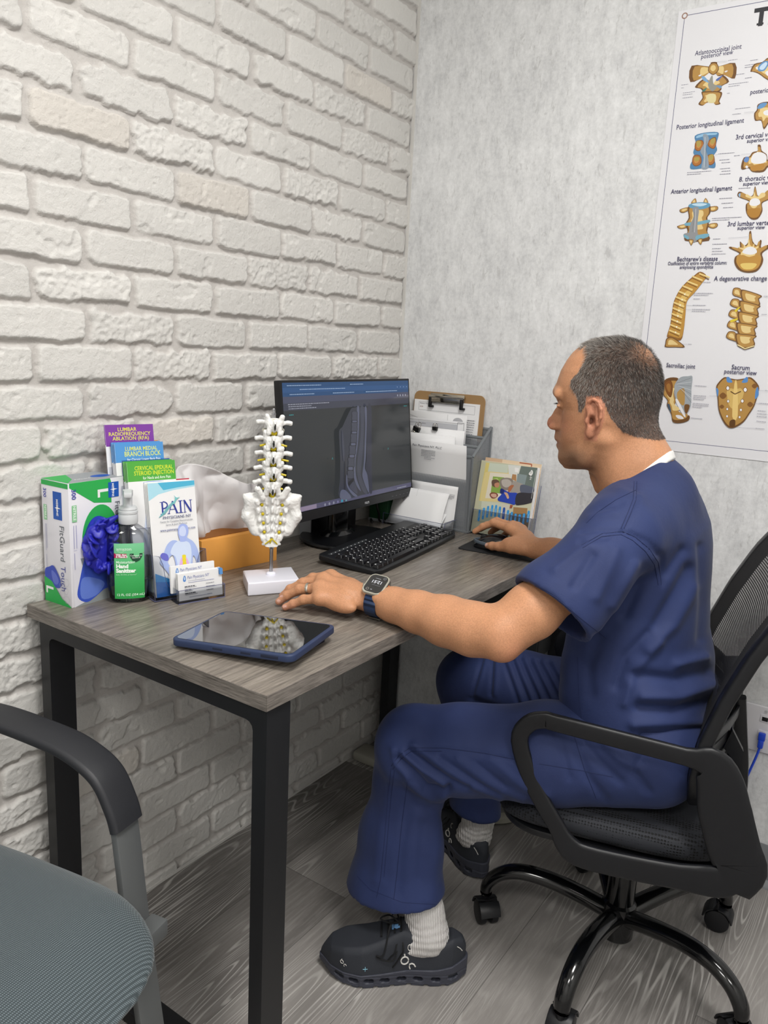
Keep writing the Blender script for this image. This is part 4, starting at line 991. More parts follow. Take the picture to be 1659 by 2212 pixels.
bm.free(); bm = bmesh.new(); lo = [bm.verts.new(v) for v in t2]; hi = [bm.verts.new((v.x, v.y, -.008)) for v in t2]; bm.faces.new(lo[::-1]); bm.faces.new(hi)
for i in range(4): bm.faces.new((lo[i], lo[(i + 1) % 4], hi[(i + 1) % 4], hi[i]))
obj('folded_cover', bm, mat('navy_recess', '#1a2238', .5), t)
# ------------------------------------------------------------------ monitor
mo = Vector((.153, -.654, .833)); mex = Vector((-.026, .9997, 0)); mey = (Vector((.121, -.655, 1.151)) - mo).normalized()
t = frame_thing('monitor', 'black flat monitor showing a spine scan, on a round stand', 'monitor', mo, mex, mey)
MW, MH = .539, .3195
bm = bmesh.new(); prism(bm, rrect(MW, MH, .003, 3, MW / 2, MH / 2), -.018, 0, .0015, 2); prism(bm, rrect(MW * .62, MH * .62, .02, 5, MW / 2, MH * .48), -.042, -.018, .006, 2)
obj('bezel', bm, mat('monitor_black', '#0d0e11', .38, bump=.04, bscale=600), t)
obj('chin', nbox((.0, .0, .0), (MW, .0215, .0012), .0004, 1), mat('monitor_chin', '#17191d', .34), t)
def b_screen(nb, p, v):
    p.inputs['Base Color'].default_value = (.006, .006, .007, 1)
    x, y, z = nb.sep(nb.coord()); n = nb.noise(nb.coord(), 900, 2)
def scr(name, col, s=1.): return mat('screen_' + name, '#050506', .16, spec=.45, emit=col, estr=s)
sx0, sx1, sy0, sy1 = .0065, MW - .0065, .0235, MH - .0055
SW, SHh = sx1 - sx0, sy1 - sy0
F = Flat(.0002, .00004)
def fr(u0, v0, u1, v1, m): F.rect(sx0 + SW * u0, sy0 + SHh * v0, sx0 + SW * u1, sy0 + SHh * v1, m)
fr(0, 0, 1, 1, scr('body', '#303233'))
fr(0, .895, 1, 1, scr('bar', '#26456b')); fr(0, .925, 1, .962, scr('bar2', '#2b4c76')); fr(0, .845, 1, .895, scr('grey', '#45485a')); fr(0, .79, 1, .845, scr('grey2', '#3c3e49'))
fr(0, 0, 1, .042, scr('task', '#4b4a60')); fr(0.02, .004, .19, .038, scr('search', '#7d7286'))
T1 = scr('text', '#8fa3bd'); T2 = scr('text2', '#8a8c98'); TC_ = scr('cyan', '#2f8d90')
for (u, v, w_, s_) in ((.03, .975, .42, 1), (.48, .975, .12, 2), (.11, .944, .55, 3), (.04, .908, .28, 4), (.34, .908, .22, 5), (.60, .908, .34, 6)):
    F.greek(sx0 + SW * u, sy0 + SHh * v, SW * w_, .0016, T1, 1, seed=s_)
for k in range(4): F.disc(sx0 + SW * (.88 + .03 * k), sy0 + SHh * .944, .0013, T1, n=8)
for k in range(4): F.disc(sx0 + SW * (.88 + .025 * k), sy0 + SHh * .868, .003, T2, n=6)
for k in range(3): F.greek(sx0 + SW * .02, sy0 + SHh * (.833 - .016 * k), SW * (.33 - .06 * k), .0018, T2, 1, seed=20 + k)
F.greek(sx0 + SW * .93, sy0 + SHh * .765, SW * .05, .0018, TC_, 1, seed=3); F.greek(sx0 + SW * .02, sy0 + SHh * .755, SW * .05, .0018, TC_, 1, seed=4)
F.text(sx0 + SW * .30, sy0 + SHh * .375, .008, 'A', TC_); F.text(sx0 + SW * .765, sy0 + SHh * .385, .008, 'P', TC_)
for k, c in enumerate(('#7b7c8c', '#7b7c8c', '#7b7c8c', '#6a6788', '#2b8fa5', '#5f8c95')): F.disc(sx0 + SW * (.235 + .032 * k), sy0 + SHh * .021, .0035, scr('ic%d' % k, c), n=8)
F.greek(sx0 + SW * .84, sy0 + SHh * .018, SW * .13, .002, T2, 1, seed=9)
# sagittal scan: traced on the screen plane from the photo (zoomed crop px -> photo px)
MI = t.matrix_world.inverted(); MN = mex.cross(mey)
def SP(cx, cy):
    q = MI @ on_plane(590 + cx / 5.351, 810 + cy / 5.351, mo, MN); return (q.x, q.y)
def trace(pts, m, n=3): F.blob([SP(*p_) for p_ in pts], m, n)
A0, A1, A2, A3 = scr('mr0', '#363840'), scr('mr1', '#41434e'), scr('mr2', '#545769'), scr('mr3', '#28292e')
trace([(745, 1435), (742, 1200), (745, 1000), (738, 830), (732, 650), (770, 600), (820, 490), (865, 400), (900, 378), (1050, 375), (1055, 520), (1050, 700), (1045, 900), (1035, 1080), (1065, 1160), (1075, 1260), (1085, 1360), (1000, 1385)], A0)
trace([(1060, 380), (1105, 378), (1108, 700), (1110, 1000), (1112, 1200), (1115, 1350), (1088, 1360), (1070, 1180), (1040, 1080), (1052, 900)], scr('mr4', '#34353f'))
trace([(1028, 380), (1050, 380), (1052, 520), (1046, 760), (1040, 960), (1030, 1075), (1060, 1160), (1080, 1355), (1045, 1300), (1010, 1200), (1002, 1140), (1020, 1000), (1030, 760), (1036, 560)], A2)
trace([(938, 380), (965, 380), (962, 560), (955, 720), (940, 860), (922, 980), (920, 1080), (935, 1200), (985, 1340), (940, 1290), (905, 1190), (902, 1060), (915, 920), (935, 800), (942, 620)], A2)
trace([(975, 380), (1022, 380), (1020, 560), (1012, 760), (1000, 960), (985, 1080), (990, 1180), (1060, 1360), (1020, 1360), (960, 1240), (940, 1100), (950, 930), (975, 760), (985, 560)], A1)
for k, (x, y, wd, hh) in enumerate(((910, 475, 30, 52), (908, 600, 32, 52), (900, 730, 33, 55), (885, 865, 34, 55), (870, 1010, 34, 58), (862, 1150, 34, 45))):
    trace([(x - wd, y - hh), (x + wd, y - hh), (x + wd + 4, y), (x + wd, y + hh), (x - wd, y + hh), (x - wd - 2, y)], A3)
    trace([(x - wd + 4, y - hh + 4), (x + wd - 4, y - hh + 4), (x + wd - 2, y), (x + wd - 4, y + hh - 4), (x - wd + 4, y + hh - 4), (x - wd + 4, y)], A1)
for k, (x, y) in enumerate(((910, 537), (905, 665), (893, 800), (877, 938), (862, 1080))):
    trace([(x - 30, y - 14 - 2 * k), (x + 30, y - 14 - 2 * k), (x + 34, y), (x + 30, y + 14 + 2 * k), (x - 30, y + 14 + 2 * k), (x - 34, y)], A3); trace([(x - 22, y - 8 - 2 * k), (x + 22, y - 8 - 2 * k), (x + 26, y), (x + 22, y + 8 + 2 * k), (x - 22, y + 8 + 2 * k), (x - 26, y)], A2)
trace([(835, 1240), (900, 1195), (890, 1225), (840, 1280)], A3); trace([(850, 1290), (900, 1230), (930, 1300), (940, 1370), (890, 1340)], A1); trace([(812, 1160), (822, 1165), (828, 1260), (860, 1320), (940, 1395), (900, 1400), (840, 1330), (812, 1260)], A2)
trace([(790, 1040), (800, 1040), (800, 1430), (785, 1430)], A3); trace([(760, 640), (775, 700), (790, 900), (780, 1000), (765, 860)], A1); trace([(745, 1340), (800, 1330), (870, 1420), (750, 1438)], A2)
F.done(t, 'screen')
F = Flat(.0013, .00005); F.rect(MW * .555, .003, MW * .605, .015, '#07080a'); F.text(MW * .58, .0062, .0085, 'PHILIPS', '#c9ccd0', 'CENTER', width=.020, bold=.0002)
F.done(t, 'badge'); F = Flat(.0013, .00005)
for k in range(5): F.rect(MW * (.80 + .035 * k), .0085, MW * (.80 + .035 * k) + .006, .0098, '#6d7074')
F.done(t, 'button_marks')
bm = bmesh.new(); wm = t.matrix_world.inverted(); bcx, bcy = .128, -.392
def pillar(z0, z1, pts=None):
    P = rrect(.062, .030, .013, 6); return [(y * 0 + y, x) for x, y in P]
prism(bm, [(bcx - .035 + a[0], bcy + .0 + a[1]) for a in pillar(0, 1)], .765, .97, .001, 1)
lathe(bm, [(.001, .7625), (.062, .7625), (.052, .768), (.045, .772), (.001, .772)], 40, M=Matrix.Translation((bcx - .035, bcy, 0)), sx=.55)
o = obj('stand_post', bm, mat('piano_black', '#08090b', .18, coat=.5), t); o.matrix_parent_inverse = wm
bm = lathe(bmesh.new(), [(.001, .7502), (.100, .7502), (.1175, .753), (.121, .7575), (.118, .7612), (.105, .7628), (.001, .7635)], 64, sx=1.0, sy=1.06, M=Matrix.Translation((bcx, bcy, 0)))
o = obj('stand_base', bm, mat('stand_base_black', '#0c0d10', .3, bump=.05, bscale=800), t); o.matrix_parent_inverse = wm
bm = bmesh.new(); tube(bm, smooth_path([(.098, -.225, .87), (.075, -.20, .82), (.070, -.175, .775), (.068, -.165, .754), (.075, -.13, .7535), (.05, -.10, .7535), (.03, -.15, .7535), (.06, -.19, .7535)], 8), .0032, 8); o = obj('power_cable', bm, mat('black_rubber', '#0b0b0d', .5), t); o.matrix_parent_inverse = wm

# black box behind the monitor, green box by the organiser
t = thing('mini_computer', 'small black box standing against the brick wall behind the monitor stand', 'computer', (.028, -.335, .7502))
obj('housing', nbox((-.018, -.105, 0), (.018, .085, .125), .003), mat('dark_casing', '#101115', .4), t); obj('side_strip', nbox((-.018, -.109, .002), (.018, -.1052, .123), .001), mat('grey_casing', '#8f9297', .4), t)
t = thing('green_box', 'small dark green box beside the mesh organizer behind the monitor', 'box', (.058, -.150, .7502), .05)
obj('carton', nbox((-.03, -.012, 0), (.03, .06, .062), .001), mat('dark_green_card', '#1d4a2d', .5), t); obj('base', nbox((-.032, -.014, 0.0), (.032, -.0125, .008), .0005), mat('grey_casing', '#8f9297', .4), t)

# ------------------------------------------------------------------ keyboard
ku = Vector((-.125, .992, 0)).normalized(); kv = Vector((-.992, -.125, .085)).normalized()
KC = Vector((.262, -.388, .7665))
t = frame_thing('keyboard', 'black full-size keyboard with white legends in front of the monitor', 'keyboard', KC, ku, kv)
KW, KD = .452, .150
bm = bmesh.new()
prof = [(-KW / 2, -KD / 2 + .004), (-KW / 2 + .02, -KD / 2 - .004), (-.10, -KD / 2 - .0075), (.10, -KD / 2 - .0075), (KW / 2 - .02, -KD / 2 - .004), (KW / 2, -KD / 2 + .004), (KW / 2 + .001, 0), (KW / 2 - .002, KD / 2 - .003), (KW / 2 - .01, KD / 2 + .003), (.1, KD / 2 + .006), (-.1, KD / 2 + .006), (-KW / 2 + .01, KD / 2 + .003), (-KW / 2 + .002, KD / 2 - .003), (-KW / 2 - .001, 0)]
prism(bm, prof, -.013, .0, .003, 3); obj('body', bm, mat('keyboard_black', '#15171a', .38, bump=.04, bscale=700), t)
obj('key_well', prism(bmesh.new(), rrect(KW - .022, .098, .004, 4, 0, -.008), -.0005, .0009), mat('key_well_black', '#0b0c0e', .5), t)
for x in (-.19, .19):
    o = obj('riser_foot', nbox((x - .014, .045, -.024), (x + .014, .058, -.012), .001), mat('keyboard_black', '#15171a', .38), t)
KEYM = mat('keycap_black', '#111216', .33, bump=.05, bscale=600); LEG = Flat(.0, .0); LEG.mi('#e9ebec')
_km = {}
def key(x, y, w_, d_=1.):
    k = (round(w_, 2), round(d_, 2))
    if k not in _km:
        ww, dd = .019 * w_ - .0022, .018 * d_ - .0022
        b = bmesh.new(); lo = [b.verts.new((p_[0], p_[1], 0)) for p_ in rrect(ww, dd, .0015, 2)]; hi = [b.verts.new((p_[0] , p_[1] + .0006, .0062)) for p_ in rrect(ww - .0038, dd - .0036, .002, 2)]
        n = len(lo)
        for i in range(n): b.faces.new((lo[i], lo[(i + 1) % n], hi[(i + 1) % n], hi[i]))
        b.faces.new(hi); me = bpy.data.meshes.new('key'); b.to_mesh(me); b.free(); me.materials.append(KEYM); _km[k] = me
    o = bpy.data.objects.new('key', _km[k]); COL.objects.link(o); o.parent = t; o.location = (x, y, .0008)
    lx = x - .019 * w_ / 2 + .0058; ly = y + .018 * d_ / 2 - .0068
    r_ = random.random(); q = LEG.bm
    def rr(a, b_, c, d): 
        vs = [q.verts.new(v) for v in ((a, b_, .0073), (c, b_, .0073), (c, d, .0073), (a, d, .0073))]; q.faces.new(vs)
    if w_ < 5:
        rr(lx, ly, lx + .0026 + .002 * (w_ > 1.2), ly + .0030)
        if r_ > .6: rr(lx, ly - .0042, lx + .002, ly - .0026)
x0 = -KW / 2 + .0135; yy = lambda r: .030 - .0185 * r
def row(r, ws, xs=x0, skip=None):
    x = xs
    for w_ in ws:
        if w_ > 0: key(x + .019 * w_ / 2, yy(r), w_)
        x += .019 * abs(w_)
row(0, [1, -1, 1, 1, 1, 1, -.5, 1, 1, 1, 1, -.5, 1, 1, 1, 1, -.25, 1, 1, 1])
row(1, [1] * 13 + [2, -.25, 1, 1, 1, -.25, 1, 1, 1, 1])
row(2, [1.5] + [1] * 12 + [1.5, -.25, 1, 1, 1, -.25, 1, 1, 1])
row(3, [1.75] + [1] * 11 + [2.25, -.25, -3, -.25, 1, 1, 1])
row(4, [2.25] + [1] * 10 + [2.75, -.25, -1, 1, -1, -.25, 1, 1, 1])
row(5, [1.25, 1.25, 1.25, 6.25, 1.25, 1.25, 1.25, 1.25, -.25, 1, 1, 1, -.25, 2, 1])
xn = x0 + .019 * (15 + .25 + 3 + .25 + 3) + .0095
key(xn, (yy(2) + yy(3)) / 2, 1, 2.0); key(xn, (yy(4) + yy(5)) / 2, 1, 2.0)
obj('legends', LEG.bm, LEG.mats, t, smooth=0)
bm = bmesh.new()
F = Flat(.0002, .00005)
F.rect(-KW / 2 + .018, .052, -.035, .062, '#2a2d30')
for k in range(10): F.rect(-KW / 2 + .026 + .018 * k, .0555, -KW / 2 + .029 + .018 * k, .058, '#e4e6e7')
F.done(t, 'media_strip')

# ------------------------------------------------------------------ mouse pad and mouse
pu = Vector((.995, .10, 0)).normalized(); pv = Vector((-.10, .995, 0))
t = frame_thing('mouse_pad', 'thin black rectangular mouse pad at the right front corner of the desk', 'mouse pad', (.472, -.178, .7502), pu, pv)
obj('pad', prism(bmesh.new(), rrect(.212, .162, .010, 6), 0, .0025, .0004, 1), mat('black_cloth_rubber', '#17181b', .75, bump=.2, bscale=900), t)
mdir = Vector((-.93, -.37, 0)).normalized()
t = frame_thing('computer_mouse', 'black mouse with grey side band under the right hand', 'mouse', (.445, -.205, .7528), mdir, Vector((-mdir.y, mdir.x, 0)))
G = grid((-.062, -.040, -.004), (.062, .040, .046), .0016); X, Y, Z = G
q = ((np.abs(X / .052)) ** 2.6 + (np.abs(Y / (.031 - .006 * np.clip(X / .05, -1, 1))) ) ** 2.4) ** .4
ht = .0355 - .55 * (X + .010) ** 2 * 8 * (1 + 0 * X) * np.where(X > 0, 1.0, .8)
d = (np.maximum(q, 1e-4) ** 3 + (np.maximum(Z, 0) / np.maximum(ht, .006)) ** 3) ** (1 / 3.) - 1; d = np.maximum(d * .02, -Z + .0005)
d = np.maximum(d, -(rc(G, (.008, 0, .050), (.060, 0, .030), .0012, .0012)))
V, Fc = sn_mesh(d, (-.062, -.040, -.004), .0016)
npmesh('shell', V, Fc, mat('mouse_black', '#101114', .25, coat=.3), t, smooth=0)
P = [(.051 * math.cos(a) , (.0310 - .006 * .9 * math.cos(a)) * math.sin(a) * 1.0, .013 + .004 * math.cos(a * 1.0)) for a in np.linspace(-2.6, 2.6, 40)]
obj('side_band', sweep(bmesh.new(), P, rrect(.004, .008, .0015, 2)), mat('mouse_grey', '#566069', .35), t)
bm = cyl(bmesh.new(), (.028, -.0035, .0245), (.028, .0035, .0245), .0085, n=24, bev=.001); obj('scroll_wheel', bm, mat('black_rubber', '#0b0b0d', .5), t)

# ------------------------------------------------------------------ spine model
sv = Vector((.70, -.714, 0)).normalized()    # towards the viewer side: the back of the spine
su = Vector((-sv.y, sv.x, 0)) ; su = Vector((.714, .70, 0)).normalized()
bx = Vector((.767, -.64, 0)).normalized(); by = Vector((.54, .84, 0)).normalized()
SPO = Vector((.2525, -.815, .7502))
t = thing('spine_model', 'white lumbar spine and sacrum model on a metal pole and white block stand', 'anatomy model', SPO); t.matrix_world = frame_M(SPO, su, -sv)
MIs = t.matrix_world.inverted()
bc = [MIs @ Vector(p_) for p_ in ((.194, -.834, .7502), (.246, -.745, .7502), (.3165, -.8015, .7502), (.2625, -.890, .7502))]
bm = bmesh.new(); prism(bm, [(p_.x, p_.y) for p_ in bc], 0, .0265, .003, 3); obj('base', bm, mat('white_plastic', '#e4e4ee', .25, coat=.2), t)
pz0 = .0265; zS = .075    # tip of the sacrum above the desk
bm = cyl(bmesh.new(), (0, 0, .026), (0, 0, .080), .0037, n=20); obj('pole', bm, mat('brushed_steel', '#b9babd', .28, 1.), t)
obj('pole_collar', lathe(bmesh.new(), [(.0095, .0262), (.0098, .029), (.0075, .0315), (.0042, .0325), (.001, .0325)], 24), mat('white_plastic', '#e4e4ee', .25, coat=.2), t)
M_BONE = mat('white_bone_plastic', '#e6e6e4', .42, bump=.12, bscale=170, bdist=.0012); M_YEL = mat('yellow_nerve', '#c9b414', .4); M_DISC = mat('disc_translucent', '#d9d7c8', .35)
def rough(V, F):
    n = np.cross(V[F[:, 2]] - V[F[:, 0]], V[F[:, 3]] - V[F[:, 1]]); N_ = np.stack([sum(np.bincount(F[:, j], n[:, a], len(V)) for j in range(4)) for a in range(3)], 1); N_ /= np.maximum(np.linalg.norm(N_, axis=1)[:, None], 1e-12)
    return V + N_ * (((vnoise(V, 130, 4, 3) - .5) * .0032 + (vnoise(V, 420, 8, 2) - .5) * .0010)[:, None]), F
def vertebra_mesh(seed):
    h = .0011; lo, hi = (-.040, -.024, -.026), (.040, .040, .024); G = grid(lo, hi, h); X, Y, Z = G
    mir = (np.abs(X), Y, Z)
    d = np.maximum(np.sqrt((X / 1.25) ** 2 + (Y - .024) ** 2) - .0165, np.abs(Z - .001) - .0105) ; d = d + .0012 * np.cos(np.clip((Z - .001) / .0105, -1, 1) * PI / 2)
    d = smin(d, rc(mir, (.011, .012, .004), (.011, -.001, .003), .0045, .0042), .004)          # pedicle
    d = smin(d, rc(mir, (.011, -.001, .002), (.003, -.008, -.004), .0068, .0062), .005)         # lamina
    d = smin(d, ell(G, (0, -.0085, -.0035), (.0088, .0040, .0118)), .004)
    d = smin(d, ell(G, (0, -.0165, -.0065), (.0027, .0095, .0105)), .0035)                        # spinous process
    d = smin(d, rc(G, (0, -.019, -.010), (0, -.016, .001), .0024, .0018), .002)
    d = smin(d, rc(mir, (.0115, -.001, .003), (.0155, -.0035, .0145), .0062, .0052), .0035)        # superior articular
    d = smin(d, rc(mir, (.009, -.004, -.004), (.0115, -.0065, -.0180), .0060, .0054), .0035)      # inferior articular
    d = smin(d, rc(mir, (.013, .002, .003), (.025, .003, .0035 + .001 * seed), .0050, .0038), .004)
    d = smin(d, rc(mir, (.025, .003, .004), (.0335, .0035, .003), .0040, .0048), .003)            # transverse process
    d = smin(d, rc(G, (0, -.0095, .004), (0, -.0120, -.012), .0042, .0036), .003)
    return rough(*sn_mesh(d, lo, h))
vz = [.3265, .2965, .2665, .2375, .2090]
for i, z in enumerate(vz):
    V, Fc = vertebra_mesh(i)
    o = npmesh('vertebra', V, Fc, M_BONE, t, smooth=0); k = .93 + .025 * i
    o.location = ((.001, -.0005, .0005, 0, -.0005)[i], .000 + .002 * abs(i - 2), z); o.rotation_euler = ((-.12, -.05, .02, .12, .25)[i], (.03, -.02, .02, 0, -.02)[i], (.03, .0, -.04, .05, 0)[i]); o.scale = (k, k, .98)
    if i < 4: obj('nerve_root', ball(bmesh.new(), (0, -.0015, z - .0165), (.0068, .0045, .0055), u=12, v=8), M_YEL, t)
    if i < 4: obj('disc', lathe(bmesh.new(), [(.001, -.0035), (.0175, -.0035), (.0185, 0), (.0175, .0035), (.001, .0035)], 28, sx=1.2, M=Matrix.Translation((0, .026, z - .0145))), M_DISC, t)
# sacrum
h = .0013; lo, hi = (-.062, -.022, .068), (.062, .045, .205); G = grid(lo, hi, h); X, Y, Z = G; mir = (np.abs(X), Y, Z)
zt_, zb_ = .190, .082
tt = np.clip((zt_ - Z) / (zt_ - zb_), 0, 1)
wd = np.interp(tt, [0, .12, .3, .5, .7, .85, 1.], [.036, .044, .044, .038, .029, .020, .012]).astype(np.float32)
yc = .016 - .030 * (tt - .35) ** 2 + .010 * (np.abs(X) / .05) ** 2
thk = np.interp(tt, [0, .4, 1.], [.0125, .009, .004]).astype(np.float32)
q = (np.abs(X / wd) ** 3 + np.abs((Y - yc) / thk) ** 3) ** (1 / 3.)
d = np.maximum((q - 1) * .008, np.maximum(Z - zt_, zb_ - Z))
# ala wings flare outwards and up
d = smin(d, rc(mir, (.030, .014, .170), (.054, .010, .184), .0125, .0035), .008)
d = smin(d, rc(mir, (.045, .012, .175), (.049, .012, .142), .0085, .0080), .012)
d = smin(d, rc(mir, (.049, .012, .142), (.034, .013, .112), .0085, .0075), .012)
d = smin(d, rc(mir, (.020, .002, .182), (.0285, -.002, .200), .0065, .0062), .005)      # superior articular tips
for k in range(5):
    z = .175 - .0185 * k; r = .0046 - .0004 * k
    d = smin(d, ell(G, (0, .002 + .0015 * k, z), (.0030, .0075, .0068)), .003)
    d = smin(d, rc(mir, (.0125 - .001 * k, .004, z + .004), (.0105 - .001 * k, .004, z - .006), .0030, .0032), .003)
    d = smin(d, ell(mir, (.030 - .003 * k, .003 + .001 * k, z - .002), (.0042, .0045, .0060)), .004)
    if k < 4: d = smax(d, -rc(mir, (.0200 - .0018 * k, -.006, z - .008), (.0200 - .0018 * k, .010, z - .008), .0036 - .0003 * k, .0030), .0025)
d = smax(d, -rc(G, (0, -.01, .194), (0, .012, .188), .0085, .0070), .003)
d = smin(d, rc(mir, (.007, .010, .090), (.017, .009, .086), .0038, .0022), .004)        # cornua
d = smin(d, rc(G, (0, .010, .088), (0, .008, .073), .0085, .0028), .004)
d = smax(d, -rc(G, (0, -.004, .100), (0, .009, .098), .0030, .0025), .002)
V, Fc = rough(*sn_mesh(d, lo, h)); npmesh('sacrum', V, Fc, M_BONE, t, smooth=0)
bm = bmesh.new(); tube(bm, smooth_path([(0, .008, .330), (0, .0075, .30), (0, .007, .25), (0, .007, .205), (0, .010, .17)], 5), .0055, 12); obj('spinal_cord', bm, M_YEL, t)
for z, L in ((.2850, .026), (.2560, .030), (.2275, .026), (.2000, .020)):
    for sgn in (-1, 1): obj('nerve_root', cyl(bmesh.new(), (sgn * .004, .006, z + .004), (sgn * L, .004, z - .001), .0026, .0019, n=10), M_YEL, t)
bm = bmesh.new(); ball(bm, (0, .010, .186), (.0085, .004, .011)); obj('cauda_end', bm, M_YEL, t)
for k in range(4):
    for sgn in (-1, 1): obj('nerve_root', ball(bmesh.new(), (sgn * (.0200 - .0018 * k), .0055, .167 - .0185 * k), (.0032, .0025, .0034), u=10, v=7), M_YEL, t)
for sgn, L in ((-1, .016), (1, .014), (-.3, .014)): obj('nerve_root', tube(bmesh.new(), smooth_path([(0, .000, .100), (sgn * .006, -.001, .094), (sgn * L * .8, .002, .088)], 4), .0013, 8), M_YEL, t)
bm = bmesh.new(); cyl(bm, (0, .024, .335), (0, .024, .352), .0022, n=12); cyl(bm, (0, .024, .343), (0, .024, .3455), .0050, n=6); ball(bm, (0, .024, .353), .0026, u=12, v=8); obj('end_bolt', bm, mat('brushed_steel', '#b9babd', .28, 1.), t)

# ------------------------------------------------------------------ mesh file organiser
def b_perf(nb, p, v):
    c = nb.coord(); x, y, z = nb.sep(c); k = 1750.
    a = nb.math('SINE', nb.math('MULTIPLY', nb.math('ADD', nb.math('ADD', x, y), nb.math('MULTIPLY', z, .55)), k)); b = nb.math('SINE', nb.math('MULTIPLY', nb.math('SUBTRACT', nb.math('ADD', x, y), nb.math('MULTIPLY', z, .55)), k))
    h = nb.math('GREATER_THAN', nb.math('MULTIPLY', a, b), .22); h2 = h
    nb.l.new(nb.math('SUBTRACT', 1., h2), p.inputs['Alpha'])
M_PERF = mat('silver_wire_mesh', '#9da1a6', .4, .35, build=b_perf); M_SILV = mat('silver_painted_steel', '#83888c', .38, .4)
ox0, ox1, oy0, oy1, oz, ozf, ozb = .050, .3125, -.103, -.008, .7502, .957, 1.032
t = thing('file_organizer', 'silver wire mesh file organizer in the corner holding papers and a clipboard', 'file organizer', (0, 0, 0))
obj('front_mesh', nbox((ox0, oy0, oz + .006), (ox1, oy0 + .0006, ozf)), M_PERF, t, smooth=0)
bm = bmesh.new()
for x in (ox0, ox1 - .0006):
    prism(bm, [(oy0, oz + .006), (oy1, oz + .006), (oy1, ozb), (oy0, ozf)], x, x + .0006, M=Matrix(((0, 0, 1, 0), (1, 0, 0, 0), (0, 1, 0, 0), (0, 0, 0, 1))))
    obj('side_mesh', bm, M_PERF, t, smooth=0); bm = bmesh.new()
for k, (yy_, zz_) in enumerate(((-.070, .985), (-.038, 1.008), (-.009, 1.03))):
    box(bm, (ox0, yy_, oz + .006), (ox1, yy_ + .0006, zz_)); obj('divider', bm, M_PERF, t, smooth=0); bm = bmesh.new()
    box(bm, (ox0, yy_ - .002, zz_ - .007), (ox1, yy_ + .002, zz_), .001); obj('divider_rail', bm, M_SILV, t); bm = bmesh.new()
for a, b in (((ox0, oy0, oz), (ox1, oy0, oz)), ((ox0, oy0, ozf), (ox1, oy0, ozf)), ((ox1, oy0, oz), (ox1, oy0, ozf)), ((ox0, oy0, oz), (ox0, oy0, ozf)), ((ox1, oy0, ozf), (ox1, oy1, ozb)), ((ox0, oy0, ozf), (ox0, oy1, ozb)), ((ox1, oy1, oz), (ox1, oy1, ozb)), ((ox1, oy0, oz), (ox1, oy1, oz))):
    a, b = Vector(a), Vector(b); a.z += .003 if a.z < .8 else 0; b.z += .003 if b.z < .8 else 0
    obj('frame_rail', sweep(bmesh.new(), [a, b], rrect(.0075, .0055, .0015, 2), up=(0, 1, .01)), M_SILV, t)
# contents
def sheet_thing(name, label, cat, bl, w_, h_, lean, group=None, m=None, thick=.0008, curl=0.):
    ex = Vector((1, 0, 0)); ey = Vector((0, math.sin(lean), math.cos(lean)))
    t = frame_thing(name, label, cat, bl, ex, ey, group)
    N = 8; V = []; 
    for j in range(N + 1):
        b = j / N
        for a in (0, 1): V.append((a * w_, b * h_, curl * b * b))
    Fq = [(2 * j, 2 * j + 1, 2 * j + 3, 2 * j + 2) for j in range(N)]
    o = meshobj('paper', V, Fq, m or M_PAPER, t, smooth=60); md = o.modifiers.new('s', 'SOLIDIFY'); md.thickness = thick; md.offset = -1
    return t
INK = '#6f7078'; INKD = '#3c3d45'
t = frame_thing('clipboard', 'brown hardboard clipboard with silver clip standing at the back of the organizer', 'clipboard', (.0655, -.034, .800), (1, 0, 0), (0, .055, 1))
obj('board', prism(bmesh.new(), rrect(.2275, .3155, .018, 6, .1137, .1577), -.003, 0, .0004, 1), mat('hardboard', '#9a7a52', .6, var=.05, bump=.05), t)
obj('paper', nbox((.004, .01, .0003), (.214, .291, .003)), M_PAPER, t, smooth=0)
F = Flat(.0031, .00005)
F.line([(.02, .285), (.20, .285), (.20, .262), (.02, .262), (.02, .285)], .0006, INK); F.text(.023, .279, .0058, 'Patient Name:', '#5a5b66'); F.text(.023, .270, .0050, 'DOB:', '#8a5a4a')
tx = 'PERMISSION FOR OPERATION AND/OR PROCEDURE'; F.text(.048, .2505, .0066, tx, '#4a6aa8', width=.125, bold=.0002)
F.greek(.020, .245, .185, .0016, INK, 12, .0062, seed=3); F.done(t, 'form_print')
bm = bmesh.new(); box(bm, (.056, .292, .003), (.166, .312, .006), .002); box(bm, (.060, .286, .006), (.162, .306, .012), .004, 3); tube(bm, [(.056, .303, .012), (.168, .303, .012)], .0035, 10); cyl(bm, (.168, .303, .012), (.171, .303, .012), .0045, n=12)
obj('clip', bm, mat('polished_steel', '#b9b2a4', .12, 1.), t)
bm = bmesh.new()
for x in (.056, .156):
    bm = bmesh.new(); box(bm, (x, .272, .004), (x + .008, .300, .014), .002); box(bm, (x, .272, .004), (x + .015, .278, .014), .002); obj('clip_corner', bm, mat('black_rubber', '#0b0b0d', .5), t)
s1 = sheet_thing('document', 'white form with a phone-check line behind the binder-clipped papers', 'paper', (.052, -.0535, .778), .205, .2815, .02, m=M_PAPER2)
F = Flat(.0005, .00004); F.text(.016, .262, .0070, 'Doctor: Please check your', '#6a6b70', width=.075, rot=-.12); F.line([(.0, .275), (.12, .247)], .0005, INK); F.line([(.145, .28), (.145, .24)], .0005, INK); F.disc(.178, .262, .016, '#b7b7bb', .012); F.disc(.178, .258, .010, '#8f9096', .006); F.done(s1, 'paper_print')
s2 = sheet_thing('document', 'grey lined lab form sticking up in the middle of the organizer', 'paper', (.052, -.0660, .775), .212, .268, .02, m=mat('grey_form', '#d3d3d5', .75))
F = Flat(.0005, .00004)
for y in (.262, .243, .222): F.rect(.0, y, .20, y + .0007, '#9c9ca2')
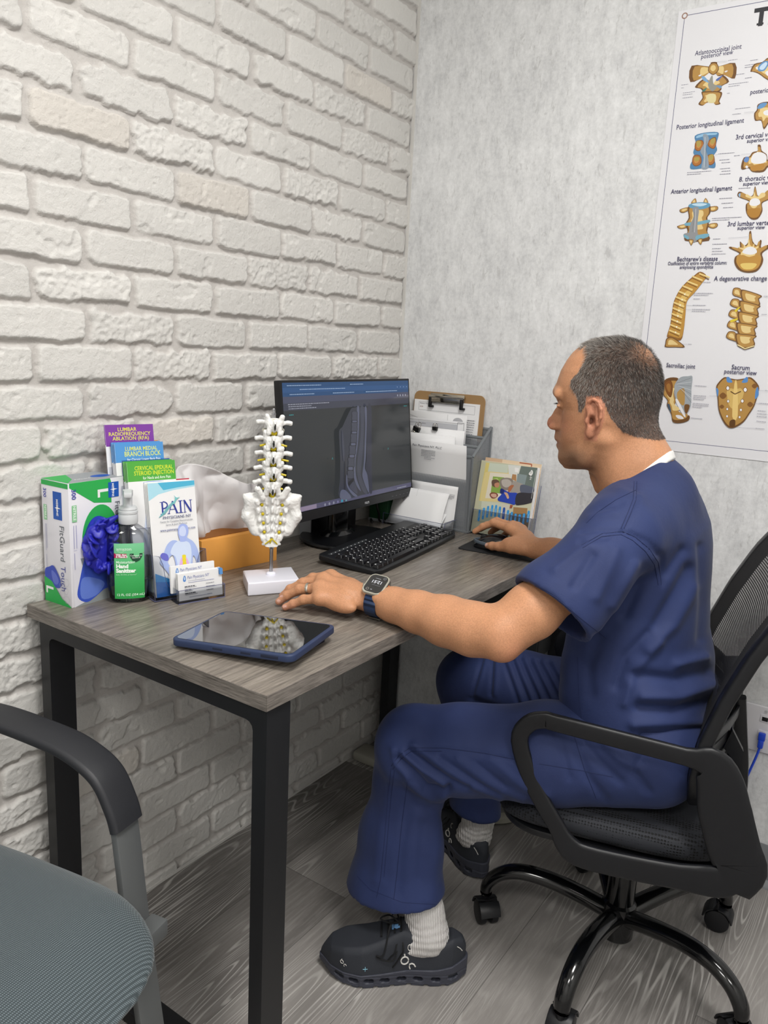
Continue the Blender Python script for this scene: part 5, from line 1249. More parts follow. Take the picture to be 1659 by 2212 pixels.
F.rect(.0, .2445, .185, .2595, '#bfc0c5'); F.text(.005, .252, .0060, 'LENOX HILL RADIOLOGY', INK, width=.050); F.text(.062, .252, .0060, 'Location:', INKD); F.text(.062, .236, .0058, 'Insurance:', '#a04a4a'); F.text(.115, .236, .0058, 'Next Visit Date', INK)
F.line([(.060, .262), (.060, .20)], .0005, INK); F.line([(.112, .243), (.112, .20)], .0005, INK); F.line([(.185, .265), (.185, .20), (.205, .20), (.205, .265), (.185, .265)], .0007, INKD); F.done(s2, 'paper_print')
s3 = sheet_thing('document', 'white paper bundle with cut corner held by the upper binder clip', 'paper', (.052, -.0775, .775), .213, .245, .02, thick=.004)
s4 = sheet_thing('document', 'white bundle leaning forward in the front slot under two binder clips', 'paper', (.052, -.0865, .775), .200, .229, -.02, thick=.005, curl=.010)
s5 = sheet_thing('document', 'white letter with printed letterhead curling over the organizer front', 'paper', (.052, -.0955, .765), .245, .222, -.02, m=M_PAPER2, curl=.014)
F = Flat(.0012, .00004)
for v in (1,):
    F.text(.075, .205, .0085, 'Pain Physicians NY, PLLC', '#5a5b66', width=.095, shear=.3); F.greek(.105, .196, .045, .0012, INK, 5, .004, seed=6); F.greek(.115, .176, .035, .0012, INK, 2, .004, seed=7)
for v in F.bm.verts: v.co.z += .014 * (v.co.y / .222) ** 2 
F.done(s5, 'paper_print')
def binder(x, y, z, tilt, label, k=1.):
    t = thing('binder_clip', label, 'clip', (x, y, z), rot=(0, tilt, 0))
    bm = bmesh.new(); prism(bm, [(-.006 * k, 0), (.006 * k, 0), (.0035 * k, .013 * k), (-.0035 * k, .013 * k)], -.0095 * k, .0095 * k, M=Matrix(((0, 0, 1, 0), (1, 0, 0, 0), (0, -1, 0, 0), (0, 0, 0, 1))) @ Matrix.Translation((0, -.006, 0))); obj('clip_body', bm, mat('clip_black', '#0c0c0e', .3), t)
    for s in (-1, 1):
        P = [(-.006 * k, s * .003, .0), (-.0055 * k, s * .006 * k, .014 * k), (-.003 * k, s * .007 * k, .019 * k), (.003 * k, s * .007 * k, .019 * k), (.0055 * k, s * .006 * k, .014 * k), (.006 * k, s * .003, .0)]
        obj('wire_handle', tube(bmesh.new(), smooth_path(P, 3), .0007, 6), mat('polished_steel', '#b9b2a4', .12, 1.), t)
binder(.118, -.080, 1.012, .35, 'upper left black binder clip with raised wire handle')
binder(.176, -.0775, 1.018, .0, 'small black binder clip to the right on the taller bundle', .75)
binder(.108, -.088, .992, .6, 'lowest black binder clip on the front bundle of papers')

# acrylic tray with loose papers in front of the organiser
t = thing('acrylic_tray', 'clear acrylic tray with loose papers in front of the mesh organizer', 'tray', (.180, -.140, .7502))
bm = bmesh.new(); box(bm, (-.099, -.030, 0), (.099, .030, .002)); box(bm, (-.099, -.030, 0), (.099, -.0284, .030)); box(bm, (-.099, -.030, 0), (-.0974, .030, .034)); box(bm, (.0974, -.030, 0), (.099, .030, .034)); obj('tray_body', bm, M_ACR, t, smooth=0)
bm = bmesh.new(); tube(bm, [(-.099, .030, .034), (-.099, -.030, .030), (.099, -.030, .030), (.099, .030, .034)], .0007, 5); tube(bm, [(-.099, -.030, 0), (-.099, -.030, .030)], .0007, 5); tube(bm, [(.099, -.030, 0), (.099, -.030, .030)], .0007, 5); obj('tray_edge', bm, M_ACRE, t, smooth=0)
def leaf(label, o0, ex, ey, w_, h_, group, bend, prn=None):
    t = frame_thing('document', label, 'paper', o0, ex, ey, group)
    V = []; N = 10
    for j in range(N + 1):
        b = j / N
        for i in range(5): a = i / 4; V.append((a * w_, b * h_, bend * math.sin(b * PI) + .003 * math.sin(a * PI)))
    Fq = [(5 * j + i, 5 * j + i + 1, 5 * j + i + 6, 5 * j + i + 5) for j in range(N) for i in range(4)]
    o = meshobj('paper', V, Fq, M_PAPER, t, smooth=60); md = o.modifiers.new('s', 'SOLIDIFY'); md.thickness = .0012
    if prn:
        F = Flat(.0045, .00004); prn(F)
        for v in F.bm.verts: v.co.z += bend * math.sin(max(0, min(1, v.co.y / h_)) * PI)
        F.done(t, 'paper_print')
    return t
def pr1(F): 
    F.line([(.03, .095), (.05, .095), (.05, .085), (.07, .085), (.07, .095), (.09, .095)], .0005, '#4a5aa0'); F.greek(.125, .095, .02, .001, INK, 5, .003, seed=2)
leaf('white sheet with a line diagram leaning on the organizer behind the tray papers', Vector((.128, -.124, .756)), Vector((1, .0, 0)), Vector((0, .14, 1)), .150, .118, None, .000, pr1)
def pr2(F):
    F.line([(.012 + .012 * math.cos(a), .075 + .006 * math.sin(a)) for a in np.linspace(1, 6.5, 14)], .0008, '#34366e'); F.text(.009, .071, .007, 'XEN', '#34366e'); F.text(.035, .062, .012, '5212', '#9a9aa4', rot=.9, shear=.3); F.line([(.070, .105), (.070, .0)], .0007, '#c9c9cc')
leaf('folded white paper with a blue logo and pencil numbers lying in the tray', Vector((.095, -.166, .757)), Vector((1, .02, 0)), Vector((.17, .36, .80)), .165, .105, None, .004, pr2)
leaf('plain white sheet at the bottom of the acrylic tray', Vector((.086, -.1665, .7545)), Vector((1, .03, 0)), Vector((.05, .65, .6)), .17, .075, None, .003)

# magazines in an acrylic stand
mo2 = Vector((.3140, -.088, .7540)); mx_ = Vector((.99, .0, .0)); my_ = Vector((.072, .175, .985)).normalized()
t = frame_thing('magazine_stand', 'clear acrylic stand holding brochures upright against the grey wall', 'stand', mo2, mx_, my_)
bm = bmesh.new(); box(bm, (-.004, -.002, .004), (.170, .062, .0055)); box(bm, (-.004, -.002, -.026), (-.0025, .062, .0055)); box(bm, (.1685, -.002, -.026), (.170, .062, .0055)); box(bm, (-.004, -.003, -.026), (.170, -.001, .0055)); box(bm, (-.004, -.002, -.0275), (.170, .150, -.026)); obj('pocket', bm, M_ACR, t, smooth=0)
bm = bmesh.new(); tube(bm, [(-.004, 0, .005), (-.004, .062, .005), (.170, .062, .005), (.170, 0, .005)], .0007, 5); tube(bm, [(.170, .062, .005), (.170, .062, -.026)], .0007, 5); tube(bm, [(.1702, 0, -.0265), (.1702, .15, -.0265)], .0008, 5); obj('pocket_edge', bm, M_ACRE, t, smooth=0)
for k in range(4):
    o0 = mo2 + mx_ * .004 * 0 + mx_.cross(my_) * (-.0045 * k) + mx_ * (.0015 * k)
    if k == 3: o0 = o0 + Vector((.001, 0, .010))
    g = frame_thing('magazine', ('front magazine with a couple in a kitchen on its cover, turned sideways' if k == 0 else ('tallest magazine at the back of the stand with beige room cover' if k == 3 else ('white-edged magazine directly behind the front one in the acrylic stand' if k == 1 else 'white-edged magazine third from the front in the acrylic stand'))), 'magazine', o0, mx_, my_, None if k in (0, 3) else 'magazines behind the front cover')
    obj('pages', nbox((0, 0, -.0032), (.163, .195, 0), .0004, 1), M_PAPER, g, smooth=0)
    if k == 3:
        F = Flat(.0002, .00004); F.rect(0, .0, .163, .195, '#c9ab8c'); F.rect(.05, .17, .163, .195, '#dcc6a8'); F.line([(.10, .192), (.135, .192), (.135, .185)], .003, '#a8583a'); F.done(g, 'cover_print')
    if k == 0:
        F = Flat(.0002, .00004); GI = g.matrix_world.inverted(); GN = mx_.cross(my_)
        def MP(cx, cy): q = GI @ on_plane(1000 + cx / 8.295, 970 + cy / 8.295, mo2, GN); return (max(0.0002, min(.1628, q.x)), max(.0002, min(.1948, q.y)))
        def tr(pts, m, sm=False):
            (F.blob if sm else F.poly)([MP(*p_) for p_ in pts], m)
        F.rect(.0002, .0002, .1628, .1948, '#c8c6a8')
        tr([(412, 235), (1390, 345), (1185, 1500), (215, 1470)], '#cfd0b4'); tr([(415, 240), (480, 250), (330, 940), (290, 920)], '#e0cf7e'); tr([(400, 420), (480, 400), (860, 420), (900, 960), (310, 930), (330, 700)], '#e6d596')
        tr([(480, 250), (810, 280), (800, 430), (450, 400)], '#cfd8c6'); tr([(810, 280), (1040, 300), (960, 600), (830, 520)], '#dfe2dc'); tr([(930, 330), (1010, 345), (990, 420), (930, 410)], '#f2f2f0')
        tr([(490, 420), (860, 450), (830, 900), (400, 880)], '#e9e2cf'); tr([(535, 490), (820, 520), (790, 860), (500, 840)], '#eee8da'); tr([(540, 490), (740, 510), (700, 800), (500, 780)], '#8fb052')
        tr([(520, 560), (620, 520), (640, 600), (580, 640)], '#b9d07c', True)
        tr([(1045, 305), (1390, 345), (1300, 700), (1220, 700), (960, 600)], '#6d7a74'); tr([(980, 440), (1150, 470), (1110, 640), (960, 600)], '#8b9a9c'); tr([(890, 450), (960, 460), (960, 580), (870, 540)], '#b98c5e')
        tr([(680, 540), (760, 515), (870, 530), (910, 590), (900, 660), (830, 730), (760, 740), (700, 720), (660, 620)], '#8f857c', True); tr([(700, 560), (800, 540), (870, 590), (860, 650), (780, 690), (710, 650)], '#bdb6ae', True)
        tr([(900, 580), (1000, 600), (1090, 640), (1040, 690), (1030, 800), (900, 790), (850, 760)], '#a69f97', True); tr([(515, 590), (540, 550), (600, 545), (650, 580), (640, 670), (590, 685), (530, 660)], '#6d5444', True); tr([(570, 620), (640, 600), (655, 650), (630, 690), (580, 680)], '#c98f70', True)
        tr([(1030, 660), (1100, 640), (1240, 680), (1320, 700), (1300, 780), (1180, 800), (1040, 780)], '#5d6476', True); tr([(820, 690), (860, 650), (915, 650), (890, 700), (850, 760), (810, 780)], '#b5714e', True)
        tr([(480, 820), (510, 780), (570, 780), (620, 800), (630, 840), (580, 880), (520, 880)], '#8a4a3c', True); tr([(500, 820), (540, 800), (600, 810), (600, 860), (540, 865)], '#d9b09a', True)
        tr([(630, 880), (700, 800), (690, 710), (760, 740), (850, 780), (980, 800), (940, 990), (850, 980), (720, 950), (640, 930)], '#2c49b8', True); tr([(740, 780), (800, 790), (830, 870), (800, 890), (770, 830)], '#dcb08c', True); tr([(680, 710), (740, 730), (720, 800), (670, 790)], '#202f78', True)
        tr([(980, 795), (1200, 790), (1300, 800), (1280, 950), (1200, 970), (1060, 1000), (945, 990)], '#35343b', True)
        tr([(300, 930), (700, 980), (640, 1320), (225, 1290)], '#c3c7ac'); tr([(340, 930), (700, 975), (690, 1070), (330, 1060)], '#d3d8c4'); tr([(700, 980), (840, 1000), (800, 1300), (660, 1300)], '#dad6c4'); tr([(850, 1000), (900, 1005), (880, 1060), (840, 1060)], '#a8583a'); tr([(910, 1040), (1160, 1060), (1150, 1160), (900, 1160)], '#a98355'); tr([(840, 1150), (1230, 1180), (1190, 1500), (800, 1400)], '#6e6658')
        cen = [(295, 1188), (372, 1156), (447, 1125), (523, 1108), (592, 1108), (661, 1135), (735, 1170), (806, 1198), (874, 1230), (942, 1263), (1016, 1275), (1094, 1258), (1178, 1210)]
        for i, (cx, cy) in enumerate(cen):
            c_ = '#2457b0' if i == 6 else '#3f9fe2'; hl = 85 if i != 6 else 105; a = (cx + 11, cy - hl); b = (cx - 11, cy + hl)
            A, B = MP(*a), MP(*b); F.line([A, B], .0062 if i != 6 else .0066, c_); F.disc(*A, .0031, c_, n=14); F.disc(*B, .0031, c_, n=14)
            C_ = ((A[0] + B[0]) / 2, (A[1] + B[1]) / 2); F.rect(C_[0] - .0004, C_[1] - .006, C_[0] + .0004, C_[1] + .006, '#cfe6f6')
        q = MP(1225, 430); F.blob([(q[0] - .005, q[1] - .004), (q[0] + .003, q[1] - .007), (q[0] + .006, q[1] + .002), (q[0] + .002, q[1] + .008), (q[0] - .002, q[1] + .004)], '#f1f2f0')
        F.text(q[0] + .0028, q[1] - .004, .0085, '10', '#6d7a74', rot=PI / 2 - .1); q = MP(1235, 560); F.text(q[0], q[1], .0085, 'HF', '#f1f2f0', rot=PI / 2 - .1)
        A, B = MP(1325, 380), MP(1235, 890); F.line([A, B], .0008, '#eceeea')
        F.done(g, 'cover_print')

# ------------------------------------------------------------------ anatomical wall chart
cxz = lambda cx, cy, yo=0.: (1400 + cx / 4.2548, yo + cy / 4.2548)
CH0, CH1, CZ0, CZ1 = .690, 1.372, 1.022, 1.992
t = thing('anatomy_chart', 'white spine anatomy chart with gold bone drawings fixed on the grey wall', 'poster', (0, 0, 0))
t.matrix_world = frame_M((CH0, -.0015, CZ0), (1, 0, 0), (0, 0, 1)); CI = t.matrix_world.inverted()
obj('sheet', nbox((0, 0, -.0012), (CH1 - CH0, CZ1 - CZ0, 0)), mat('chart_paper', '#dfdfe3', .45, coat=.05), t, smooth=0)
F = Flat(.0001, .000004)
def CP(cx, cy, s=0): 
    px, py = cxz(cx, cy, 500 if s else 0); q = CI @ on_plane(px, py, (0, -.0015, 0), (0, 1, 0)); return (min(q.x, CH1 - CH0 - .002), q.y)
def ct(pts, m, s=0, sm=True, n=3): (F.blob if sm else F.poly)([CP(x, y, s) for x, y in pts], *( (m, n) if sm else (m,)))
def bone(pts, s=0, cols=('#6b4822', '#b08746', '#dcc387'), sc=(1., .86, .50), off=(-.12, -.12)):
    cx = sum(p_[0] for p_ in pts) / len(pts); cy = sum(p_[1] for p_ in pts) / len(pts); wd = max(p_[0] for p_ in pts) - min(p_[0] for p_ in pts); hg = max(p_[1] for p_ in pts) - min(p_[1] for p_ in pts)
    for k, c in enumerate(cols):
        ox, oy = (off[0] * wd * .25 * (k == 2), off[1] * hg * .25 * (k == 2)); ct([(cx + (x - cx) * sc[k] + ox, cy + (y - cy) * sc[k] + oy) for x, y in pts], c, s)
def ctext(cx, cy, s, size, txt, m='#3d3a5c', bold=.0006, width=None, al='CENTER'):
    x, y = CP(cx, cy, s); F.text(x, y, size * .80, txt, m, al, bold=.00015, width=width * 1.27)
def cgk(cx, cy, s, w_, rows=1, seed=0): x, y = CP(cx, cy, s); F.greek(x, y, w_, .0011, '#8d8d9c', rows, .0042, seed)
LN = '#4a4a72'
x0_, y1_ = CP(337, 145); _, y0_ = CP(60, 1912, 1)
F.line([(x0_, y0_), (x0_, y1_), (CH1 - CH0 - .022, y1_), (CH1 - CH0 - .022, y0_), (x0_, y0_)], .0011, LN)
F.disc(x0_, y1_, .0065, '#9a7a6c'); F.disc(x0_, y1_, .0040, '#dfdfe3')
q = CP(965, 240); F.text(q[0], q[1], .046, 'THE', '#2b2b30', bold=.0022); 
# slab serifs on the title
for dx in (0,): F.rect(q[0] + .0065, q[1], q[0] + .0200, q[1] + .0040, '#2b2b30')
ctext(640, 480, 0, .0175, 'Atlantooccipital joint', width=.076); ctext(630, 520, 0, .0165, 'posterior view', width=.052)
bone([(400, 605), (570, 612), (575, 575), (635, 572), (640, 612), (800, 578), (797, 722), (700, 690), (640, 700), (590, 640), (520, 700), (388, 755)]); bone([(575, 585), (630, 580), (650, 640), (600, 690), (550, 650)])
bone([(430, 800), (500, 730), (560, 740), (600, 800), (650, 730), (690, 690), (745, 750), (680, 790), (670, 830), (600, 860), (520, 850), (480, 815)]); bone([(490, 850), (520, 840), (660, 840), (680, 870), (655, 930), (665, 955), (620, 965), (600, 940), (540, 945), (500, 972), (462, 955), (500, 900)])
ct([(550, 780), (590, 690), (600, 770), (640, 790), (590, 840)], '#8f8f86'); ct([(490, 705), (520, 705), (560, 760), (510, 740)], '#7aa3c9'); ct([(690, 690), (640, 745), (625, 730)], '#5468a6'); ct([(545, 870), (620, 868), (615, 940), (550, 940)], '#d9cf9e'); ct([(495, 835), (540, 805), (520, 840)], '#3f7a6c'); ct([(625, 785), (680, 790), (660, 815)], '#6f8fb0')
for (x, y) in ((465, 692), (705, 655)): ct([(x, y), (x + 25, y - 8), (x + 20, y + 6), (x + 2, y + 10)], '#dfdfe3')
for (x, y, w_, r) in ((735, 560, .028, 1), (305, 785, .026, 1), (305, 812, .010, 1), (320, 858, .026, 2), (318, 905, .028, 1), (805, 690, .026, 1), (740, 780, .040, 2), (725, 862, .010, 1), (940, 560, .024, 1), (890, 605, .026, 2), (890, 722, .026, 1), (800, 1005, .040, 1), (775, 1055, .025, 1)): cgk(x, y, 0, w_, r, int(x))
# C1 fragments at the right edge
bone([(940, 655), (975, 590), (1050, 570), (1105, 530), (1160, 560), (1160, 740), (1090, 730), (1020, 680), (965, 660)]); ct([(1010, 650), (1020, 600), (1080, 560), (1110, 580), (1070, 650)], '#5f8fbf'); ct([(1025, 635), (1035, 605), (1080, 572), (1095, 590), (1060, 640)], '#bfd6ea'); ct([(988, 625), (1005, 612), (1010, 640)], '#dfdfe3'); ct([(1080, 660), (1160, 640), (1160, 700), (1100, 700)], '#dfdfe3')
ctext(1085, 850, 0, .0165, 'posterior view', width=.050)
bone([(975, 1045), (1000, 1010), (1010, 960), (1090, 935), (1180, 960), (1180, 1120), (1120, 1120), (1065, 1190), (1040, 1110), (985, 1110)]); ct([(1005, 1000), (1030, 955), (1095, 945), (1060, 990)], '#5f8fbf'); ct([(1060, 1030), (1100, 1010), (1180, 1010), (1180, 1060), (1080, 1060)], '#dfdfe3')
ctext(562, 1160, 0, .0175, 'Posterior longitudinal ligament', width=.112)
ct([(430, 1250), (520, 1220), (640, 1215), (645, 1260), (625, 1330), (635, 1380), (600, 1440), (620, 1500), (610, 1545), (540, 1540), (480, 1550), (395, 1555), (390, 1510), (430, 1440), (415, 1400), (440, 1320)], '#4f7fa8')
ct([(450, 1250), (520, 1228), (630, 1222), (620, 1240), (540, 1245), (450, 1270)], '#8fb9d6')
for pts in ([(440, 1300), (500, 1290), (510, 1340), (470, 1390), (430, 1370)], [(560, 1290), (620, 1260), (625, 1330), (600, 1370), (550, 1340)], [(420, 1430), (480, 1430), (490, 1500), (440, 1530), (405, 1500)], [(545, 1430), (600, 1420), (612, 1490), (570, 1520), (535, 1480)]): bone(pts, 0, ('#7a4a22', '#a86a30', '#c08a48'))
for pts in ([(445, 1300), (485, 1298), (480, 1335), (455, 1350)], [(575, 1285), (615, 1270), (610, 1315), (580, 1325)], [(425, 1450), (470, 1445), (468, 1475), (430, 1480)], [(560, 1430), (600, 1420), (595, 1465), (562, 1475)]): ct(pts, '#a8944a')
ct([(505, 1240), (545, 1240), (560, 1290), (530, 1370), (550, 1440), (555, 1545), (490, 1548), (510, 1450), (480, 1390), (512, 1320)], '#8a97a4'); F.line([CP(525, 1260), CP(515, 1540)], .0008, '#c9d2da'); F.line([CP(538, 1300), CP(532, 1530)], .0006, '#5d6a78')
cgk(360, 1590, 0, .052, 2, 4)
for (x, y, w_) in ((645, 1418, .042), (790, 1435, .013), (655, 1475, .040), (675, 1500, .030), (660, 1555, .034), (675, 1578, .028), (660, 1605, .040)): cgk(x, y, 0, w_, 1, int(y))
ctext(1030, 1262, 0, .0175, '3rd cervical vertebra', width=.078); ctext(1035, 1302, 0, .0140, 'superior view', width=.044)
bone([(1008, 1335), (1035, 1335), (1045, 1385), (1090, 1420), (1105, 1480), (1180, 1500), (1180, 1540), (1110, 1530), (1060, 1580), (960, 1580), (925, 1545), (870, 1560), (855, 1530), (880, 1450), (930, 1440), (960, 1400), (1010, 1385)]); ct([(945, 1480), (965, 1420), (1020, 1398), (1080, 1420), (1090, 1470), (1060, 1500), (980, 1505)], '#dfdfe3'); ct([(880, 1470), (905, 1440), (930, 1455), (915, 1490), (890, 1490)], '#5f84bb'); ct([(893, 1535), (908, 1522), (922, 1535), (908, 1548)], '#dfdfe3'); ct([(940, 1540), (970, 1520), (1050, 1505), (1070, 1525), (1040, 1560), (960, 1572)], '#b07f34')
ctext(1060, 1655, 0, .0175, '8. thoracic vertebra', width=.078); ctext(998, 1700, 0, .0140, 'superior view', width=.044)
bone([(985, 1712), (998, 1760), (1010, 1800), (1060, 1800), (1110, 1740), (1180, 1740), (1180, 1800), (1100, 1840), (1048, 1870), (1052, 1940), (1010, 2010), (950, 2015), (905, 1960), (900, 1880), (930, 1850), (830, 1810), (828, 1770), (860, 1765), (930, 1805), (965, 1790), (975, 1740)]); ct([(932, 1880), (945, 1835), (990, 1822), (1025, 1840), (1028, 1875), (980, 1895)], '#dfdfe3'); ct([(915, 1925), (980, 1915), (1035, 1920), (1015, 1990), (955, 2002), (915, 1970)], '#a9792e'); ct([(830, 1790), (850, 1775), (845, 1815)], '#8fb0cf')
for (x, y, w_) in ((832, 1735, .030), (655, 1828, .036), (675, 1872, .040), (690, 1912, .040), (650, 2180 - 60, .0)): cgk(x, y, 0, w_, 1, int(y)) if w_ else None
cgk(590, 2010, 0, .062, 2, 8)
ctext(485, 1765, 0, .0175, 'Anterior longitudinal ligament', width=.104)
for pts in ([(395, 1868), (435, 1822), (445, 1870)], [(510, 1865), (530, 1820), (555, 1868)], [(295, 1925), (370, 1905), (385, 1925), (330, 1955), (298, 1950)], [(560, 1905), (635, 1895), (642, 1925), (600, 1945), (560, 1935)], [(268, 2080), (350, 2060), (360, 2090), (300, 2105)], [(560, 2060), (630, 2050), (640, 2080), (600, 2100), (555, 2085)]): bone(pts)
bone([(385, 1880), (440, 1865), (560, 1870), (575, 1950), (545, 2000), (560, 2060), (545, 2130), (560, 2212), (340, 2212), (365, 2130), (345, 2060), (375, 2000), (365, 1920)])
ct([(380, 1880), (470, 1860), (565, 1870), (560, 1905), (480, 1925), (385, 1910)], '#5f95b5'); ct([(400, 1880), (470, 1868), (545, 1876), (480, 1898)], '#b9d4e4'); ct([(345, 2050), (450, 2040), (560, 2020), (560, 2045), (450, 2070), (345, 2075)], '#6fa3b8'); 
ct([(410, 1915), (468, 1912), (455, 2050), (450, 2212), (380, 2212), (385, 2080), (420, 1990)], '#8b8d90'); F.line([CP(440, 1920), CP(425, 2200)], .0008, '#cfd2d6'); F.line([CP(428, 1950), CP(400, 2200)], .0006, '#5d6268')
ct([(335, 20), (450, 10), (455, 70), (345, 55)], '#8b8d90', 1); ct([(445, 40), (550, 20), (552, 50), (450, 80)], '#6fa3b8', 1); ct([(332, 30), (375, 50), (370, 75), (335, 55)], '#6fa3b8', 1)
for pts in ([(375, 75), (420, 80), (400, 128), (388, 115)], [(460, 75), (500, 65), (490, 120), (470, 110)]): bone(pts, 1)
ctext(955, 2072, 0, .0175, '3rd lumbar vertebra', width=.080); ctext(945, 2108, 0, .0140, 'superior view', width=.044)
bone([(930, 0 + 10), (948, 0), (962, 90), (1005, 130), (1030, 80), (1045, 90), (1040, 150), (1110, 120), (1115, 150), (1050, 200), (1060, 260), (1040, 320), (990, 370), (900, 378), (830, 350), (795, 290), (800, 235), (840, 200), (750, 155), (760, 140), (840, 155), (845, 95), (860, 105), (890, 130), (925, 90)], 1); ct([(868, 195), (890, 160), (935, 140), (985, 155), (1000, 195), (940, 215)], '#dfdfe3', 1); ct([(812, 285), (825, 235), (870, 215), (930, 235), (1010, 215), (1040, 260), (1010, 335), (940, 362), (860, 350)], '#b5873c', 1); ct([(850, 300), (930, 290), (1000, 300), (960, 345), (880, 345)], '#d8bd6a', 1)
for (x, y, w_) in ((598, 72, .030), (592, 120, .044), (590, 160, .034), (590, 185, .026), (585, 210, .046)): cgk(x, y, 1, w_, 1, int(y))
ctext(450, 272, 1, .0180, "Bechterew's disease", width=.070); ctext(448, 306, 1, .0140, 'Ossification of entire vertebral column:', width=.102); ctext(443, 342, 1, .0140, 'ankylosing spondylitis', width=.058)
bone([(480, 370), (540, 410), (500, 470), (430, 560), (360, 640), (345, 760), (330, 900), (300, 1000), (200, 980), (175, 960), (205, 860), (222, 740), (240, 640), (290, 540), (350, 470), (420, 410)], 1, ('#8a5e26', '#b98b3c', '#d6b365'), (1., .93, .40))
sp = [(505, 400), (440, 425), (395, 470), (350, 510), (315, 560), (290, 610), (272, 660), (262, 710), (252, 760), (246, 810), (240, 860), (230, 910)]
for i, (x, y) in enumerate(sp):
    wdx = 62 - i * 0; F.line([CP(x - 34, y - 14 + i, 1), CP(x + wdx, y + 24 + i, 1)], .0030, '#e3cc8a'); F.line([CP(x - 30, y + 4 + i, 1), CP(x + wdx - 6, y + 42 + i, 1)], .0016, '#6d4518')
    if i > 3: ct([(x + 20, y + 12), (x + 30, y + 10), (x + 28, y + 24), (x + 18, y + 24)], '#f1ead2', 1)
bone([(160, 1030), (170, 985), (215, 972), (270, 1000), (340, 1062), (250, 1064), (160, 1062)], 1)
for (x, y, w_, r) in ((510, 470, .030, 1), (422, 570, .042, 2), (418, 622, .024, 1), (410, 680, .040, 1), (405, 718, .040, 2), (370, 1038, .014, 1)): cgk(x, y, 1, w_, r, int(y))
ctext(900, 452, 1, .0180, 'A degenerative change with', width=.106)
for i in range(5):
    dx, dy = -22 * i if i < 4 else -80, 100 * i
    x, y = 0 + dx * .6, dy
    bone([(775 + x - 10 * (i > 0), 565 + y), (790 + x, 520 + y), (840 + x, 520 + y), (860 + x, 545 + y), (870 + x, 610 + y), (820 + x, 600 + y), (790 + x, 590 + y)], 1)
    bone([(850 + x, 545 + y), (900 + x, 540 + y), (1045 + x, 590 + y - i * 8), (1020 + x, 620 + y - i * 8), (1030 + x, 680 + y - i * 8), (940 + x, 675 + y), (870 + x, 640 + y)], 1)
    F.line([CP(870 + x, 640 + y, 1), CP(940 + x, 678 + y, 1), CP(1025 + x, 683 + y - i * 8, 1)], .0022, '#ead9a0'); F.line([CP(870 + x, 650 + y, 1), CP(940 + x, 688 + y, 1), CP(1025 + x, 692 + y - i * 8, 1)], .0012, '#5a3a16')
ct([(800, 722), (850, 690), (845, 702), (810, 740)], '#d8c22e', 1); ct([(760, 815), (820, 800), (820, 815), (765, 835)], '#d8c22e', 1)
ctext(299, 1253, 1, .0180, 'Sacroiliac joint', width=.052); ctext(850, 1270, 1, .0190, 'Sacrum', width=.030); ctext(846, 1312, 1, .0180, 'posterior view', width=.054)
bone([(130, 1440), (150, 1370), (210, 1342), (280, 1350), (250, 1400), (240, 1480), (255, 1560), (250, 1620), (320, 1690), (380, 1690), (375, 1735), (300, 1760), (230, 1750), (215, 1680), (175, 1600), (180, 1550), (140, 1500)], 1); bone([(150, 1400), (200, 1360), (230, 1420), (215, 1520), (180, 1500)], 1, ('#6a3f16', '#7d4c1c', '#9a6a30'))
ct([(250, 1400), (300, 1340), (370, 1330), (410, 1335), (400, 1450), (395, 1600), (350, 1680), (320, 1640), (300, 1600), (260, 1560), (245, 1460)], '#9ba2a8', 1); ct([(270, 1480), (330, 1440), (340, 1520), (330, 1600), (280, 1560)], '#b08a4a', 1); ct([(340, 1590), (385, 1600), (355, 1675), (335, 1640)], '#6e4a22', 1); ct([(255, 1560), (275, 1545), (345, 1690), (325, 1692)], '#dfdfe3', 1); ct([(255, 1690), (300, 1690), (330, 1720), (280, 1720)], '#dfdfe3', 1); ct([(178, 1590), (200, 1590), (215, 1660), (195, 1640)], '#3f5366', 1)
for k in range(7): F.line([CP(262 + 6 * k, 1395 + 8 * k, 1), CP(400, 1345 + 38 * k, 1)], .0006, '#d9dde0' if k % 2 else '#5d6268')
for (x, y, w_, r) in ((430, 1418, .032, 1), (420, 1508, .028, 3), (412, 1580, .036, 3), (397, 1715, .036, 1)): cgk(x, y, 1, w_, r, int(y))
bone([(640, 1400), (700, 1340), (760, 1350), (820, 1360), (890, 1350), (950, 1342), (1020, 1420), (1010, 1500), (980, 1600), (930, 1680), (880, 1750), (800, 1800), (740, 1800), (690, 1740), (650, 1640), (640, 1520), (628, 1440)], 1, ('#6b4822', '#b08746', '#cfae66'), (1., .94, .40)); ct([(722, 1345), (745, 1338), (778, 1385), (730, 1385)], '#5488c4', 1); ct([(890, 1350), (915, 1338), (915, 1385), (862, 1388)], '#5488c4', 1); ct([(628, 1440), (650, 1460), (640, 1520)], '#5488c4', 1); ct([(1010, 1430), (1018, 1500), (985, 1540), (990, 1460)], '#5488c4', 1)
for (x, y, r_) in ((735, 1440, 20), (895, 1455, 22), (738, 1560, 15), (868, 1558, 18), (730, 1632, 13), (855, 1640, 14), (728, 1698, 13), (843, 1706, 13)): ct([(x - r_, y), (x, y - r_ * 1.2), (x + r_, y), (x, y + r_ * 1.2)], '#7a5222', 1); ct([(x - r_ * .7, y), (x, y - r_ * .9), (x + r_ * .7, y), (x, y + r_ * .9)], '#e6e6ea', 1)
for (x, y, r_) in ((690, 1510, 34), (980, 1420, 26), (940, 1590, 28), (680, 1610, 22)): ct([(x - r_, y), (x, y - r_ * .9), (x + r_, y), (x, y + r_ * .9)], '#7d5324', 1)
